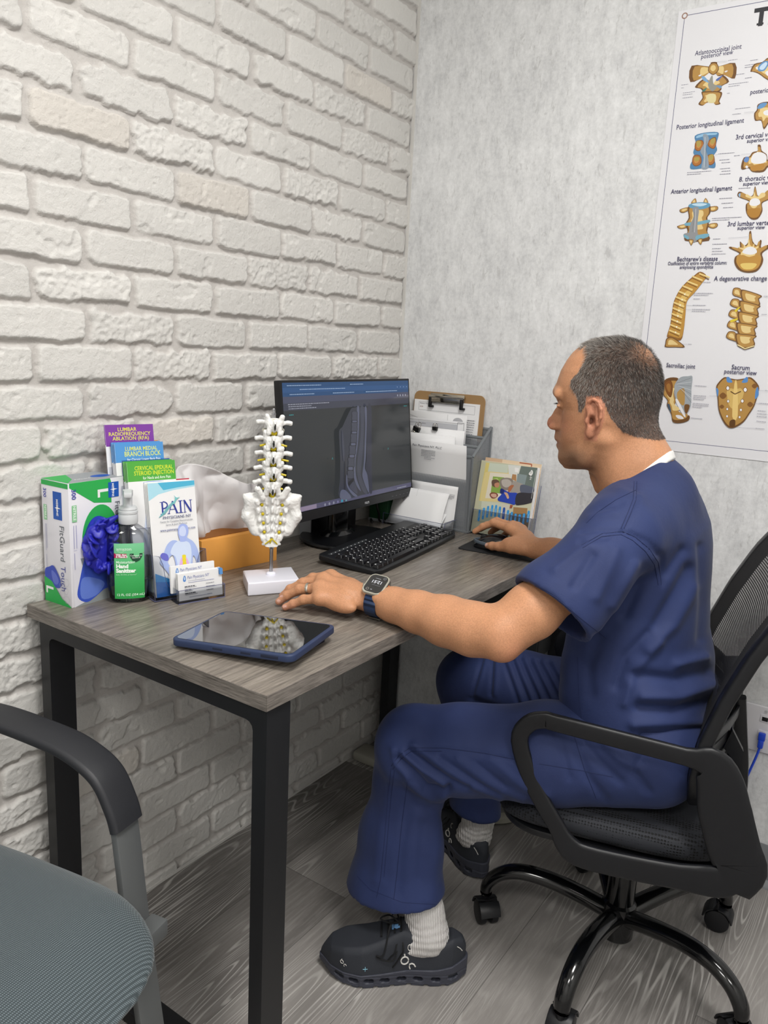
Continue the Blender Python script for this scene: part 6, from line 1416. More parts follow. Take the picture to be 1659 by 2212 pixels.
ct([(795, 1400), (820, 1400), (825, 1700), (775, 1700)], '#e0c27a', 1); F.line([CP(760, 1470, 1), CP(800, 1495, 1), CP(855, 1470, 1)], .0022, '#5a3a16'); ct([(755, 1740), (800, 1730), (798, 1790), (752, 1790)], '#5a3a16', 1)
for (x, y, w_) in ((1075, 1463, .022), (1018, 1580, .030), (1008, 1648, .034), (1005, 1675, .034), (1000, 1700, .032), (998, 1745, .022), (988, 1810, .036), (1045, 765, .02), (1065, 598, .02)): cgk(x, y, 1, w_, 1, int(y))
for (a, b, s) in (((565, 1510), (640, 1512), 1), ((1020, 1461), (1070, 1463), 1), ((965, 1580), (1012, 1580), 1), ((740, 62), (920, 50), 1), ((815, 1800), (985, 1808), 1), ((330, 718), (400, 718), 1), ((345, 678), (405, 680), 1), ((310, 1035), (365, 1036), 1), ((860, 1420), (940, 1418), 0), ((640, 572), (730, 565), 0), ((620, 1425), (645, 1420), 0), ((885, 1037), (975, 1030), 0)): F.line([CP(*a, s), CP(*b, s)], .0004, '#8d8d9c')
F.done(t, 'chart_print')

# ------------------------------------------------------------------ data outlet, plug and cable
t = thing('network_outlet', 'white two-port network wall plate behind the office chair', 'outlet', (1.083, -.0005, .395))
M_PLATE = mat('white_plate', '#dcdbe0', .35)
obj('plate', box(bmesh.new(), (-.046, -.006, -.060), (.046, 0, .055), .0025, 3), M_PLATE, t)
for z, lab in ((.026, 'port'), (-.014, 'port')):
    bm = bmesh.new(); box(bm, (-.011, -.0072, z - .009), (.011, -.006, z + .010), .0008); obj('port', bm, M_PLATE, t)
    obj('port_opening', box(bmesh.new(), (-.0065, -.0076, z - .006), (.0065, -.0070, z + .004), .0003), mat('port_black', '#0a0a0a', .5), t)
obj('screw', cyl(bmesh.new(), (0, -.0062, .044), (0, -.0075, .044), .0035, n=16), mat('screw_white', '#bcbcc0', .3), t)
t = thing('network_cable', 'blue network cable plugged into the lower port of the wall plate', 'cable', (1.083, -.008, .381))
MBL = mat('blue_pvc', '#1f46c4', .35)
bm = bmesh.new(); box(bm, (-.0075, -.012, -.012), (.0075, .0, .006), .002); box(bm, (-.006, -.016, -.030), (.006, -.004, -.010), .003); obj('plug', bm, MBL, t)
obj('cord', tube(bmesh.new(), smooth_path([(0, -.010, -.026), (-.006, -.014, -.06), (-.022, -.018, -.13), (-.040, -.03, -.20), (-.055, -.05, -.30), (-.03, -.06, -.360), (-.05, -.05, -.3715)], 8), .0028, 10), MBL, t)
t = tag(obj('power_cord', tube(bmesh.new(), smooth_path([(.060, -.200, .722), (.060, -.199, .66), (.062, -.18, .58), (.085, -.13, .50), (.10, -.11, .44), (.07, -.10, .40), (.055, -.10, .43)], 8), .0026, 8), mat('black_rubber', '#0b0b0d', .5)), 'black power cord hanging in a loop under the middle of the desk', 'cord')
t = tag(obj('power_cord', tube(bmesh.new(), smooth_path([(.30, -.13, .724), (.302, -.12, .64), (.33, -.09, .55), (.38, -.05, .46), (.40, -.03, .30), (.40, -.02, .12), (.40, -.02, .0035)], 8), .0026, 8), mat('black_rubber', '#0b0b0d', .5)), 'black power cord dropping behind the seated man\'s knee to the floor', 'cord')
t = thing('floor_disc', 'round grey disc with a pale rim on the floor behind the right foot', 'disc', (.452, -.115, .0))
obj('rim', lathe(bmesh.new(), [(.001, .002), (.098, .002), (.105, .008), (.105, .020), (.097, .024), (.001, .024)], 48), mat('pale_rim', '#a9a79b', .5), t); obj('top', cyl(bmesh.new(), (0, 0, .0245), (0, 0, .030), .082, n=48, bev=.002), mat('grey_disc', '#6a6a68', .5), t)
# ------------------------------------------------------------------ volumes: local smooth unions on one grid, sparse surface extraction
class Vol:
    def __init__(s, lo, hi, h):
        s.lo, s.h = np.array(lo, float), h; s.ax = [np.arange(lo[i], hi[i] + h, h, dtype=np.float32) for i in range(3)]
        s.F = np.full([len(a) for a in s.ax], .5, np.float32)
    def sub(s, lo, hi):
        sl = []
        for i in range(3):
            a = max(0, int((lo[i] - s.lo[i]) / s.h)); b = min(len(s.ax[i]), int((hi[i] - s.lo[i]) / s.h) + 2); sl.append(slice(a, max(a + 1, b)))
        return tuple(sl), (s.ax[0][sl[0]][:, None, None], s.ax[1][sl[1]][None, :, None], s.ax[2][sl[2]][None, None, :])
    def op(s, fn, lo, hi, k=.004, mode='add'):
        sl, G = s.sub(lo, hi); d = fn(G).astype(np.float32); f = s.F[sl]
        if mode == 'add': s.F[sl] = smin(f, d, k)
        elif mode == 'cut': s.F[sl] = smax(f, -d, k)
        elif mode == 'and': s.F[sl] = smax(f, d, k)
        elif mode == 'off': s.F[sl] = f + d
        return s
    def rc(s, a, b, ra, rb, k=.004, mode='add'):
        m = max(ra, rb) + k + 3 * s.h
        return s.op(lambda G: rc(G, a, b, ra, rb), [min(a[i], b[i]) - m for i in range(3)], [max(a[i], b[i]) + m for i in range(3)], k, mode)
    def chain(s, pts, k=.004, mode='add'):
        for p_, q in zip(pts, pts[1:]): s.rc(p_[:3], q[:3], p_[3], q[3], k, mode)
        return s
    def ell(s, c, r, k=.004, mode='add', R=None):
        m = max(r) + k + 3 * s.h
        return s.op(lambda G: ell(G, c, r, R), [c[i] - m for i in range(3)], [c[i] + m for i in range(3)], k, mode)
    def bump(s, a, b, w, depth):
        m = 2.6 * w
        return s.op(lambda G: crease(G, a, b, w, depth), [min(a[i], b[i]) - m for i in range(3)], [max(a[i], b[i]) + m for i in range(3)], 0, 'off')
    def mesh(s): return sn_sparse(s.F, s.lo, s.h)
def sn_sparse(F, org, h):
    S = F < 0; nx, ny, nz = F.shape
    a = S[:-1, :-1, :-1].copy(); o = a.copy()
    for c in [(i, j, k) for i in (0, 1) for j in (0, 1) for k in (0, 1)][1:]:
        q = S[c[0]:nx - 1 + c[0], c[1]:ny - 1 + c[1], c[2]:nz - 1 + c[2]]; a &= q; o |= q
    act = o & ~a; ijk = np.argwhere(act); n = len(ijk)
    idx = np.full(act.shape, -1, np.int32); idx[act] = np.arange(n)
    acc = np.zeros((n, 3)); cnt = np.zeros(n)
    val = {c: F[ijk[:, 0] + c[0], ijk[:, 1] + c[1], ijk[:, 2] + c[2]] for c in [(i, j, k) for i in (0, 1) for j in (0, 1) for k in (0, 1)]}
    for c in val:
        for ax in range(3):
            if c[ax]: continue
            d = list(c); d[ax] = 1; A, B = val[c], val[tuple(d)]; m = (A < 0) != (B < 0)
            t = np.where(m, A / np.where(m, A - B, 1), 0); cnt += m
            for q in range(3): acc[:, q] += m * (c[q] + (t if q == ax else 0))
    V = (ijk + acc / cnt[:, None]) * h + np.array(org); faces = []
    for ax in range(3):
        a1, a2 = (ax + 1) % 3, (ax + 2) % 3
        sl0 = [slice(None)] * 3; sl1 = [slice(None)] * 3; sl0[ax] = slice(0, -1); sl1[ax] = slice(1, None)
        e = np.argwhere(S[tuple(sl0)] != S[tuple(sl1)])
        e = e[(e[:, a1] > 0) & (e[:, a2] > 0) & (e[:, a1] < F.shape[a1] - 1) & (e[:, a2] < F.shape[a2] - 1)]
        def g(d1, d2):
            q = e.copy(); q[:, a1] -= d1; q[:, a2] -= d2; return idx[q[:, 0], q[:, 1], q[:, 2]]
        q = np.stack([g(1, 1), g(0, 1), g(0, 0), g(1, 0)], 1); fl = ~S[e[:, 0], e[:, 1], e[:, 2]]; q[fl] = q[fl][:, ::-1]; faces.append(q)
    return V, np.concatenate(faces)
def lap(V, F, it=2, k=.5):
    """light Laplacian smoothing of a quad mesh"""
    n = len(V); V = V.copy()
    e = np.concatenate([F[:, [0, 1]], F[:, [1, 2]], F[:, [2, 3]], F[:, [3, 0]]])
    deg = np.bincount(e.ravel(), minlength=n)[:, None]
    for _ in range(it):
        acc = np.stack([np.bincount(e[:, 0], V[e[:, 1], a], n) + np.bincount(e[:, 1], V[e[:, 0], a], n) for a in range(3)], 1)
        V += k * (acc / np.maximum(deg, 1) - V)
    return V
RMn = np.array(_R); CLn = np.array(CAMLOC)
def to_px(G):
    x, y, z = [G[i] - CLn[i] for i in range(3)]
    cx, cy, cz = [x * RMn[0, j] + y * RMn[1, j] + z * RMn[2, j] for j in range(3)]
    return 829.5 - FPX * cx / cz, 1106 + FPX * cy / cz
def fold(V, Np, pts, w, depth, near=None):
    """sculpt a soft fold into mesh vertices V along its outward normals Np; pts trace the fold as it was seen on the photo"""
    px, py = to_px([V[:, 0], V[:, 1], V[:, 2]]); d = np.full(len(V), 1e9)
    for (ax, ay), (bx_, by_) in zip(pts, pts[1:]):
        vx, vy = bx_ - ax, by_ - ay; L = vx * vx + vy * vy
        t = np.clip(((px - ax) * vx + (py - ay) * vy) / L, 0, 1); dd = np.hypot(px - ax - t * vx, py - ay - t * vy); d = np.minimum(d, dd)
    m = (near if near is not None else 1.) * np.exp(-(d / w) ** 2) * depth
    return V - Np * m[:, None]
def normals(V, F):
    n = np.cross(V[F[:, 2]] - V[F[:, 0]], V[F[:, 3]] - V[F[:, 1]]); out = np.stack([sum(np.bincount(F[:, j], n[:, a], len(V)) for j in range(4)) for a in range(3)], 1)
    return out / np.maximum(np.linalg.norm(out, axis=1)[:, None], 1e-12)
def unproj(px, py, y): q = on_plane(px, py, (0, y, 0), (0, 1, 0)); return q.x, q.z

P_ = thing('person', 'seated man in navy scrubs with short grey hair using a computer mouse', 'person', (.915, -.48, 0))
PI_ = Matrix.Translation((-.915, .48, 0))
def pmesh(name, V, F, m, col=None, parent=P_, smooth=0):
    return npmesh(name, np.asarray(V) - np.array([.915, -.48, 0]), F, m, parent, smooth=smooth, col=col)
# ------------------------------------------------------------------ body: head, neck, arms, hands as one surface
YC = -.480
fp = [(1.2700, .790), (1.2690, .777), (1.2630, .7465), (1.2500, .7215), (1.2407, .7114), (1.2255, .7018), (1.2065, .6925), (1.1868, .6872), (1.1700, .6815), (1.1629, .6785), (1.1500, .6845), (1.1392, .6893), (1.1291, .6822), (1.1188, .6774), (1.1109, .6710), (1.1016, .6690), (1.0955, .6715), (1.0921, .6780), (1.0908, .6880), (1.0834, .6880), (1.0779, .6871), (1.0717, .6890), (1.0682, .6958), (1.0621, .6932), (1.0577, .6945), (1.0510, .7006), (1.0410, .7005), (1.0339, .7025), (1.0281, .7080), (1.0262, .7150)]
bp_ = [(1.2700, .8050), (1.2711, .8090), (1.2640, .8320), (1.2497, .8520), (1.2299, .8665), (1.2050, .8760), (1.1822, .8800), (1.1572, .8795), (1.1319, .8760), (1.1100, .8720), (1.09, .862), (1.07, .845), (1.05, .825), (1.0262, .80)]
base_f = [(1.2700, .790), (1.2630, .7465), (1.2500, .7215), (1.2255, .7018), (1.2065, .6935), (1.1868, .6885), (1.168, .6875), (1.150, .6960), (1.135, .7035), (1.11, .7050), (1.09, .7030), (1.07, .7030), (1.055, .7060), (1.040, .7075), (1.030, .7150), (1.0262, .7230)]
wz = [(1.2711, .004), (1.265, .030), (1.25, .0490), (1.23, .0640), (1.205, .0735), (1.18, .0770), (1.15, .0775), (1.12, .0755), (1.10, .0715), (1.08, .0665), (1.06, .0590), (1.045, .050), (1.033, .040), (1.0262, .030)]
def itp(z, L): L = sorted(L); return np.interp(z, [a for a, b in L], [b for a, b in L]).astype(np.float32)
def head(G):
    X, Y, Z = G; z = np.asarray(Z).reshape(-1)
    ff, fb, fk, wd = (itp(z, L)[None, None, :] for L in (fp, base_f, bp_, wz))
    xc = itp(z, [(1.27, .795), (1.2, .800), (1.12, .800), (1.06, .785), (1.026, .768)])[None, None, :]
    nw = itp(z, [(1.27, .06), (1.2, .05), (1.165, .022), (1.145, .0085), (1.12, .0105), (1.108, .0150), (1.098, .0175), (1.090, .0150), (1.083, .016), (1.07, .021), (1.06, .019), (1.05, .024), (1.03, .024)])[None, None, :]
    dy = Y - YC; xf = fb + (ff - fb) * np.exp(-(dy / nw) ** 2)
    L = np.where(X < xc, xc - xf, fk - xc); pw = np.where(X < xc, 2.15, 2.25)
    rho = (np.abs((X - xc) / L) ** pw + np.abs(dy / wd) ** pw) ** (1 / pw)
    d = (rho - 1) * np.minimum(np.minimum(L, wd), .07)
    return np.maximum(d, np.maximum(Z - 1.2712, 1.0262 - Z))
v = Vol((.31, -.935, .742), (.995, -.115, 1.29), .00185)
v.op(head, (.655, -.575, 1.015), (.90, -.385, 1.29), .002)
for s in (-1, 1):
    y = lambda a: YC + s * a
    v.rc((.6930, y(.014), 1.164), (.7050, y(.046), 1.161), .0085, .0075, .012)          # brow
    v.ell((.694, y(.033), 1.1440), (.014, .017, .0115), .012, 'cut')                       # eye socket
    v.ell((.7125, y(.030), 1.1430), (.0115, .0140, .0110), .004)                           # eyeball and lids
    v.rc((.698, y(.020), 1.1400), (.7060, y(.044), 1.1400), .0030, .0030, .004)
    v.rc((.728, y(.022), 1.038), (.772, y(.050), 1.050), .0125, .0140, .022); v.rc((.772, y(.050), 1.050), (.792, y(.062), 1.090), .0140, .012, .024)
    v.ell((.6810, y(.0075), 1.0930), (.0062, .0040, .0034), .002, 'cut')                   # nostril
    v.ell((.6880, y(.0145), 1.0975), (.0090, .0050, .0065), .006)                          # ala
    # ear
    e = lambda x, o, z: (x, y(.0755 + o), z)
    Rr = rotm(0, 0, s * -.32)
    v.ell(e(.7935, .0050, 1.1275), (.0155, .0045, .0300), .005, R=Rr)
    he = [(.7800, .004, 1.1300), (.7765, .006, 1.1440), (.7810, .009, 1.1560), (.7900, .012, 1.1600), (.8000, .015, 1.1560), (.8070, .017, 1.1440), (.8070, .016, 1.1290), (.8020, .012, 1.1150), (.7940, .008, 1.1050)]
    v.chain([(*e(*q), .0031) for q in he], .003)
    v.ell(e(.7860, .0060, 1.0985), (.0075, .0045, .0095), .006)                            # lobe
    v.rc(e(.7960, .009, 1.146), e(.8000, .010, 1.118), .0030, .0030, .004)                 # antihelix
    v.ell(e(.7885, .0125, 1.1210), (.0065, .0090, .0110), .003, 'cut'); v.ell(e(.7900, .0150, 1.1430), (.0045, .0060, .0100), .003, 'cut')
    v.ell(e(.7795, .0075, 1.1200), (.0042, .0042, .0062), .003)                            # tragus
# mouth line
v.rc((.6900, YC - .024, 1.0665), (.6860, YC, 1.0682), .0016, .0022, .004, 'cut'); v.rc((.6900, YC + .024, 1.0665), (.6860, YC, 1.0682), .0016, .0022, .004, 'cut')
# neck and hidden chest
v.chain([(.800, YC, 1.090, .052), (.830, YC, 1.045, .0545), (.858, YC, 1.005, .0575), (.890, YC, .955, .066)], .020)
v.rc((.835, YC, 1.100), (.868, YC, 1.050), .046, .050, .02)
for s in (-1, 1): v.rc((.815, YC + s * .060, 1.085), (.815, YC + s * .022, .985), .010, .010, .022); v.rc((.885, YC, .975), (.905, YC + s * .12, .940), .045, .035, .03)
v.rc((.782, YC, 1.010), (.790, YC, .990), .014, .012, .02)
v.ell((.905, YC, .885), (.085, .135, .100), .04)
# left arm (near)
LA = [(.515, -.824, .7850, .0255), (.560, -.828, .7865, .0275), (.610, -.832, .7870, .0330), (.670, -.837, .7865, .0395), (.725, -.842, .7870, .0410), (.775, -.843, .7930, .0385), (.808, -.806, .8280, .0420), (.848, -.757, .878, .0400), (.880, -.705, .922, .0380), (.895, -.66, .945, .036)]
v.chain(LA, .022); v.ell((.788, -.862, .775), (.018, .016, .016), .02); v.ell((.690, -.855, .792), (.055, .018, .018), .02); v.ell((.535, -.846, .798), (.012, .009, .009), .010)
v.rc((.885, -.655, .960), (.885, -.56, .945), .038, .035, .03)
def hand(v, wr, mcp, fingers, thumb, up=(0, 0, 1), pr=.0125):
    for m_ in mcp: v.rc(wr[:3], m_, wr[3] * .78, pr, .010)
    for a, b in zip(mcp, mcp[1:]): v.rc(a, b, pr * .98, pr * .98, .009)
    mid = [tuple((wr[i] * .5 + m_[i] * .5) for i in range(3)) for m_ in mcp]
    for a, b in zip(mid, mid[1:]): v.rc(a, b, pr * 1.12, pr * 1.12, .012)
    for f in fingers:
        v.chain(f, .0028)
        for q in f[1:-1]: v.ell((q[0], q[1], q[2] + .0012), (q[3] * 1.06,) * 3, .003)
    v.chain(thumb, .005)
LM = [(.398, -.807, .8005), (.404, -.839, .8010), (.417, -.865, .7945), (.434, -.884, .7845)]
LF = [[(.398, -.807, .8005, .0108), (.360, -.815, .7910, .0092), (.338, -.824, .7770, .0082), (.3235, -.834, .7625, .0070)],
      [(.404, -.839, .8010, .0112), (.369, -.853, .7915, .0094), (.345, -.8625, .7760, .0083), (.3310, -.8680, .7615, .0071)],
      [(.417, -.865, .7945, .0108), (.380, -.876, .7870, .0092), (.358, -.8860, .7725, .0081), (.3455, -.8940, .7600, .0070)],
      [(.434, -.884, .7845, .0100), (.404, -.893, .7765, .0082), (.385, -.9000, .7660, .0073), (.3715, -.9060, .7582, .0064)]]
hand(v, (.506, -.824, .7850, .0250), LM, LF, [(.480, -.800, .776, .016), (.440, -.775, .770, .0125), (.405, -.765, .765, .0105), (.378, -.762, .7615, .0085)])
v.ell((.470, -.868, .776), (.034, .015, .014), .012)
# right arm and hand on the mouse
RA = [(.575, -.258, .7880, .0245), (.620, -.266, .7900, .0290), (.680, -.275, .7930, .0370), (.735, -.275, .7950, .0400), (.795, -.260, .800, .039), (.825, -.275, .860, .044), (.850, -.305, .920, .042), (.865, -.33, .945, .038)]
v.chain(RA, .014); v.rc((.865, -.33, .945), (.880, -.40, .945), .036, .036, .03)
RM = [(.484, -.208, .8105), (.482, -.187, .8120), (.484, -.166, .8060), (.490, -.148, .7980)]
RF = [[(.484, -.208, .8105, .0115), (.434, -.197, .8150, .0098), (.407, -.2010, .8010, .0085), (.3880, -.2060, .7860, .0072)],
      [(.482, -.187, .8120, .0115), (.430, -.172, .8140, .0098), (.404, -.1740, .8000, .0085), (.3880, -.1770, .7870, .0072)],
      [(.484, -.166, .8060, .0110), (.440, -.1495, .8040, .0094), (.417, -.1480, .7900, .0083), (.4040, -.1500, .7760, .0071)],
      [(.490, -.148, .7980, .0100), (.458, -.1330, .7900, .0083), (.440, -.1300, .7780, .0074), (.4290, -.1310, .7680, .0065)]]
hand(v, (.570, -.256, .7870, .0240), RM, RF, [(.555, -.268, .784, .0170), (.518, -.2660, .7800, .0140), (.484, -.2590, .7745, .0110), (.462, -.2530, .7705, .0098), (.4480, -.2480, .7680, .0080)])
v.ell((.530, -.2590, .790), (.036, .018, .016), .014)
V, Fb = v.mesh(); V = lap(V, Fb, 2, .45); Nn = normals(V, Fb); del v
# tendons and creases
tz = vnoise(V, 60, 3, 2)
V = V + Nn * ((tz - .5) * .0006)[:, None]
for (a, b) in (((700, 1236), (770, 1262)), ((695, 1252), (765, 1276)), ((690, 1271), (760, 1290))): V = fold(V, Nn, [a, b], 5, -.0012, (V[:, 2] > .785) & (V[:, 0] < .50))
for (cx_, cy_, r_) in ((647, 1273, 5), (656, 1295, 4.5), (622, 1288, 3.5), (636, 1303, 3.5)):
    for dx in (-3, 0, 3): V = fold(V, Nn, [(cx_ + dx + 2, cy_ - r_), (cx_ + dx - 1, cy_ + r_)], 1.3, .0007, (V[:, 0] < .45) & (V[:, 1] < -.75))
# hair region (side view outline, both sides)
HP = [(1239, 757), (1250, 742), (1262, 765), (1259, 783), (1249, 803), (1231, 821), (1232, 838), (1246, 853), (1250, 871), (1250, 889), (1258, 890), (1268, 873), (1275, 858), (1300, 855), (1312, 876), (1322, 902), (1342, 932), (1363, 944), (1412, 952), (1460, 950), (1480, 700), (1240, 690)]
HPx = np.array([unproj(a, b, -.548 if a < 1400 else -.52) for a, b in HP])
def inpoly(x, z, P):
    r = np.zeros(len(x), bool); n = len(P); j = n - 1
    for i in range(n):
        c = ((P[i, 1] > z) != (P[j, 1] > z)) & (x < (P[j, 0] - P[i, 0]) * (z - P[i, 1]) / (P[j, 1] - P[i, 1] + 1e-12) + P[i, 0]); r ^= c; j = i
    return r
hd = (V[:, 2] > 1.0) & (np.abs(V[:, 1] - YC) < .105) & (V[:, 0] < .93)
hair = np.zeros(len(V), bool); hair[hd] = inpoly(V[hd, 0], V[hd, 2], HPx)
earm = (np.abs(V[:, 1] - YC) > .072) & (V[:, 2] > 1.085) & (V[:, 2] < 1.166) & (V[:, 0] > .770) & (V[:, 0] < .815)
earm &= (np.abs(V[:, 1] - YC) > .0775) | (V[:, 0] < .80)
hair &= ~earm
hx, hy, hz = V[:, 0], V[:, 1] - YC, V[:, 2]
bald = np.exp(-(((hx - .848) / .036) ** 2 + (hy / .034) ** 2 + ((hz - 1.243) / .026) ** 2)) * hd
# skin colour
base = np.array(hexc('#bf8b68')); C = np.tile(base, (len(V), 1)) * (0.93 + .14 * vnoise(V, 22, 6, 3))[:, None]
def tint(mask, col, k): 
    global C
    m = (mask * k)[:, None]; C = C * (1 - m) + np.array(hexc(col)) * m
g = lambda cx, cz, rx, rz: np.exp(-(((hx - cx) / rx) ** 2 + ((hz - cz) / rz) ** 2)) * hd
tint(g(.675, 1.10, .014, .018), '#b0655a', .5); tint(g(.72, 1.105, .03, .025), '#b87860', .4)
tint(g(.692, 1.068, .012, .0075), '#94594f', .8)
tint(g(.735, 1.045, .050, .022), '#6f5746', .70); tint(g(.70, 1.083, .012, .010), '#80614e', .5); tint(g(.765, 1.050, .03, .018), '#5f4a3c', .45)
tint(earm.astype(float), '#bb7c66', .6); tint(g(.789, 1.122, .0065, .010) * (np.abs(hy) > .07), '#5a2a22', .75)  # redder ears; shade of the ear hollow painted into the skin colour
tint(((hz < .80) & (hx < .40)).astype(float) * np.exp(-((hz - .757) / .012) ** 2), '#c58a78', .5)
tint(np.exp(-(((hx - .80) / .03) ** 2 + ((V[:, 1] + .865) / .02) ** 2 + ((hz - .768) / .03) ** 2)), '#b0705a', .5)
tint(hair.astype(float) * (1 - bald) * (1 - .75 * np.clip((1.098 - hz) / .035, 0, 1) * (hx > .82)), '#514a48', .85); tint(hair * bald, '#b08468', .4)
for (cx_, cy_, rx, ry) in ((602.5, 1298, 4.6, 2.6), (614.5, 1310, 4.6, 2.4), (608, 1287.5, 4, 2.2), (1049, 1176, 4.5, 3.4)):
    px_, py_ = to_px([V[:, 0], V[:, 1], V[:, 2]]); mk = ((px_ - cx_) / rx) ** 2 + ((py_ - cy_) / ry) ** 2 < 1; tint((mk & (hz < .80) & (hx < .46)).astype(float), '#d9aea2', .9)
def b_skin(nb, p, v):
    a = nb.node('ShaderNodeAttribute', attribute_name='Col').outputs['Color']; c = nb.coord()
    sp = nb.ramp(nb.noise(c, 420, 3, .6), [(.35, (.88, .88, .88)), (.65, (1.08, 1.08, 1.08))])
    nb.l.new(nb.mix(1., a, sp, 'MULTIPLY'), p.inputs['Base Color'])
    nb.l.new(nb.bump(nb.math('ADD', nb.noise(c, 900, 3, .6), nb.math('MULTIPLY', nb.noise(c, 200, 3), .7)), .22, .0006), p.inputs['Normal'])
M_SKIN = mat('skin', '#bf8b68', .48, sss=.12, spec=.35, build=b_skin)
pmesh('body', V, Fb, M_SKIN, col=C)
# hair strands: thousands of short blades rooted on the scalp
idx = np.where(hair)[0]; area_idx = RNG.choice(idx, min(42000, 4 * len(idx)), replace=True)
roots = V[area_idx] + RNG.uniform(-.0009, .0009, (len(area_idx), 3)); N0 = Nn[area_idx]
bz = bald[area_idx]; nape = np.clip((1.100 - roots[:, 2]) / .035, 0, 1) * (roots[:, 0] > .82); keep = RNG.uniform(0, 1, len(roots)) > np.maximum(bz * .80, nape * .85)
roots, N0 = roots[keep], N0[keep]; n = len(roots)
side = np.clip((np.abs(roots[:, 1] - YC) - .03) / .04, 0, 1)[:, None]; back = np.clip((roots[:, 0] - .83) / .05, 0, 1)[:, None]
flow = (1 - side) * (1 - back) * np.array([-1., 0, .1]) + side * np.array([.25, 0, -1.]) + back * np.array([0, 0, -1.2]); flow += RNG.uniform(-.45, .45, flow.shape)
flow -= N0 * (flow * N0).sum(1)[:, None]; flow /= np.linalg.norm(flow, axis=1)[:, None]
topf = np.clip((roots[:, 2] - 1.13) / .10, 0, 1)
ln = (.0035 + .0065 * topf) * RNG.uniform(.7, 1.25, n); ln *= np.clip((roots[:, 2] - 1.045) / .03, .45, 1)
d1 = N0 * (.40 + .30 * topf)[:, None] + flow * .85; d1 /= np.linalg.norm(d1, axis=1)[:, None]
wv = np.cross(d1, N0 + RNG.uniform(-.6, .6, N0.shape)); wv /= np.maximum(np.linalg.norm(wv, axis=1)[:, None], 1e-6); hw_ = .00016
mid_ = roots + d1 * (ln * .55)[:, None]; tip = roots + d1 * (ln * .55)[:, None] + (d1 * .8 + flow * .4 - N0 * .15) * (ln * .45)[:, None]
r0 = roots - N0 * .0006
HV = np.stack([r0 - wv * hw_, r0 + wv * hw_, mid_ + wv * hw_ * .85, mid_ - wv * hw_ * .85, tip], 1).reshape(-1, 3)
b0 = np.arange(n) * 5; HF = np.concatenate([np.stack([b0, b0 + 1, b0 + 2, b0 + 3], 1), np.stack([b0 + 3, b0 + 2, b0 + 4, b0 + 4], 1)])
tri = np.concatenate([np.stack([b0, b0 + 1, b0 + 2], 1), np.stack([b0, b0 + 2, b0 + 3], 1), np.stack([b0 + 3, b0 + 2, b0 + 4], 1)])
greyp = np.clip(.34 + .55 * np.clip((.80 - roots[:, 0]) / .07, -.6, 1) + .25 * np.clip((1.15 - roots[:, 2]) / .05, 0, 1) * (roots[:, 0] < .83), .12, .85)
gsel = RNG.uniform(0, 1, n) < greyp
hc = np.where(gsel[:, None], np.array(hexc('#9a938b')) * RNG.uniform(.65, 1.1, n)[:, None], np.array(hexc('#35302d')) * RNG.uniform(.6, 1.3, n)[:, None])
def b_hair(nb, p, v): nb.l.new(nb.node('ShaderNodeAttribute', attribute_name='Col').outputs['Color'], p.inputs['Base Color'])
o = pmesh('hair', HV, tri, mat('grey_hair', '#555555', .45, build=b_hair), col=np.repeat(hc, 5, 0)); o['kind'] = 'stuff'
# eyebrow and lashes (short dark hairs), far and near side
for nm, cen, cnt_, rad, L0, dr in (('eyebrow', (.6935, .030, 1.1655), 260, (.007, .016, .0030), .007, (-.3, .0, .2)), ('eyelashes', (.6985, .031, 1.1435), 60, (.002, .013, .0008), .0070, (-1., 0, .1))):
    for s in (-1, 1):
        bm = bmesh.new()
        for k in range(cnt_):
            u, q = RNG.uniform(-1, 1), RNG.uniform(-1, 1)
            c = Vector((cen[0] + rad[0] * (u * u) + (.004 if nm == 'eyebrow' and u > 0 else 0) * u + .0, YC + s * (cen[1] + rad[1] * u), cen[2] + rad[2] * q - (.003 * max(0, u) if nm == 'eyebrow' else 0)))
            d = Vector(dr) + Vector((RNG.uniform(-.2, .2), s * (.9 if nm == 'eyebrow' else .3 * u), RNG.uniform(-.2, .3))); d.normalize()
            w_ = d.cross(Vector((0, 0, 1))).normalized() * .00022 + Vector((0, 0, .00015)); c -= d * L0 * .3
            bm.faces.new([bm.verts.new(c - w_), bm.verts.new(c + w_), bm.verts.new(c + d * L0)])
        bm.transform(PI_); obj(nm, bm, mat('dark_brow_hair', '#2b2521', .5), P_, smooth=0)

# ------------------------------------------------------------------ scrub top
def b_scrub(nb, p, v):
    c = nb.coord(); n = nb.noise(c, 7, 4, .6); f = nb.noise(nb.mapping(c, (1, 1, 1)), 900, 2)
    nb.l.new(nb.ramp(n, [(.3, hexc('#1f2b54')), (.7, hexc('#263461'))]), p.inputs['Base Color'])
    nb.l.new(nb.bump(nb.math('ADD', nb.math('MULTIPLY', f, .3), nb.noise(c, 45, 5, .65)), .30, .0022), p.inputs['Normal'])
M_SCRUB = mat('navy_scrub_cloth', '#263666', .75, sheen=.06, build=b_scrub); M_SEAM = mat('navy_seam', '#18234b', .8)
v = Vol((.64, -.90, .455), (1.10, -.16, 1.10), .0042)
bk = [(1.06, .905), (1.03, .936), (1.0, .957), (.97, .974), (.94, .989), (.90, .998), (.85, 1.003), (.80, 1.006), (.74, 1.012), (.69, 1.028), (.64, 1.040), (.60, 1.040), (.56, 1.030), (.52, 1.012), (.47, .99)]
fr_ = [(1.06, .86), (1.03, .835), (1.0, .815), (.97, .803), (.945, .790), (.90, .784), (.85, .782), (.75, .775), (.66, .770), (.60, .775), (.55, .79), (.50, .81), (.47, .84)]
wy = [(1.06, .05), (1.03, .085), (1.01, .115), (.99, .150), (.965, .172), (.93, .180), (.88, .178), (.80, .172), (.70, .178), (.62, .188), (.55, .195), (.50, .190), (.47, .17)]
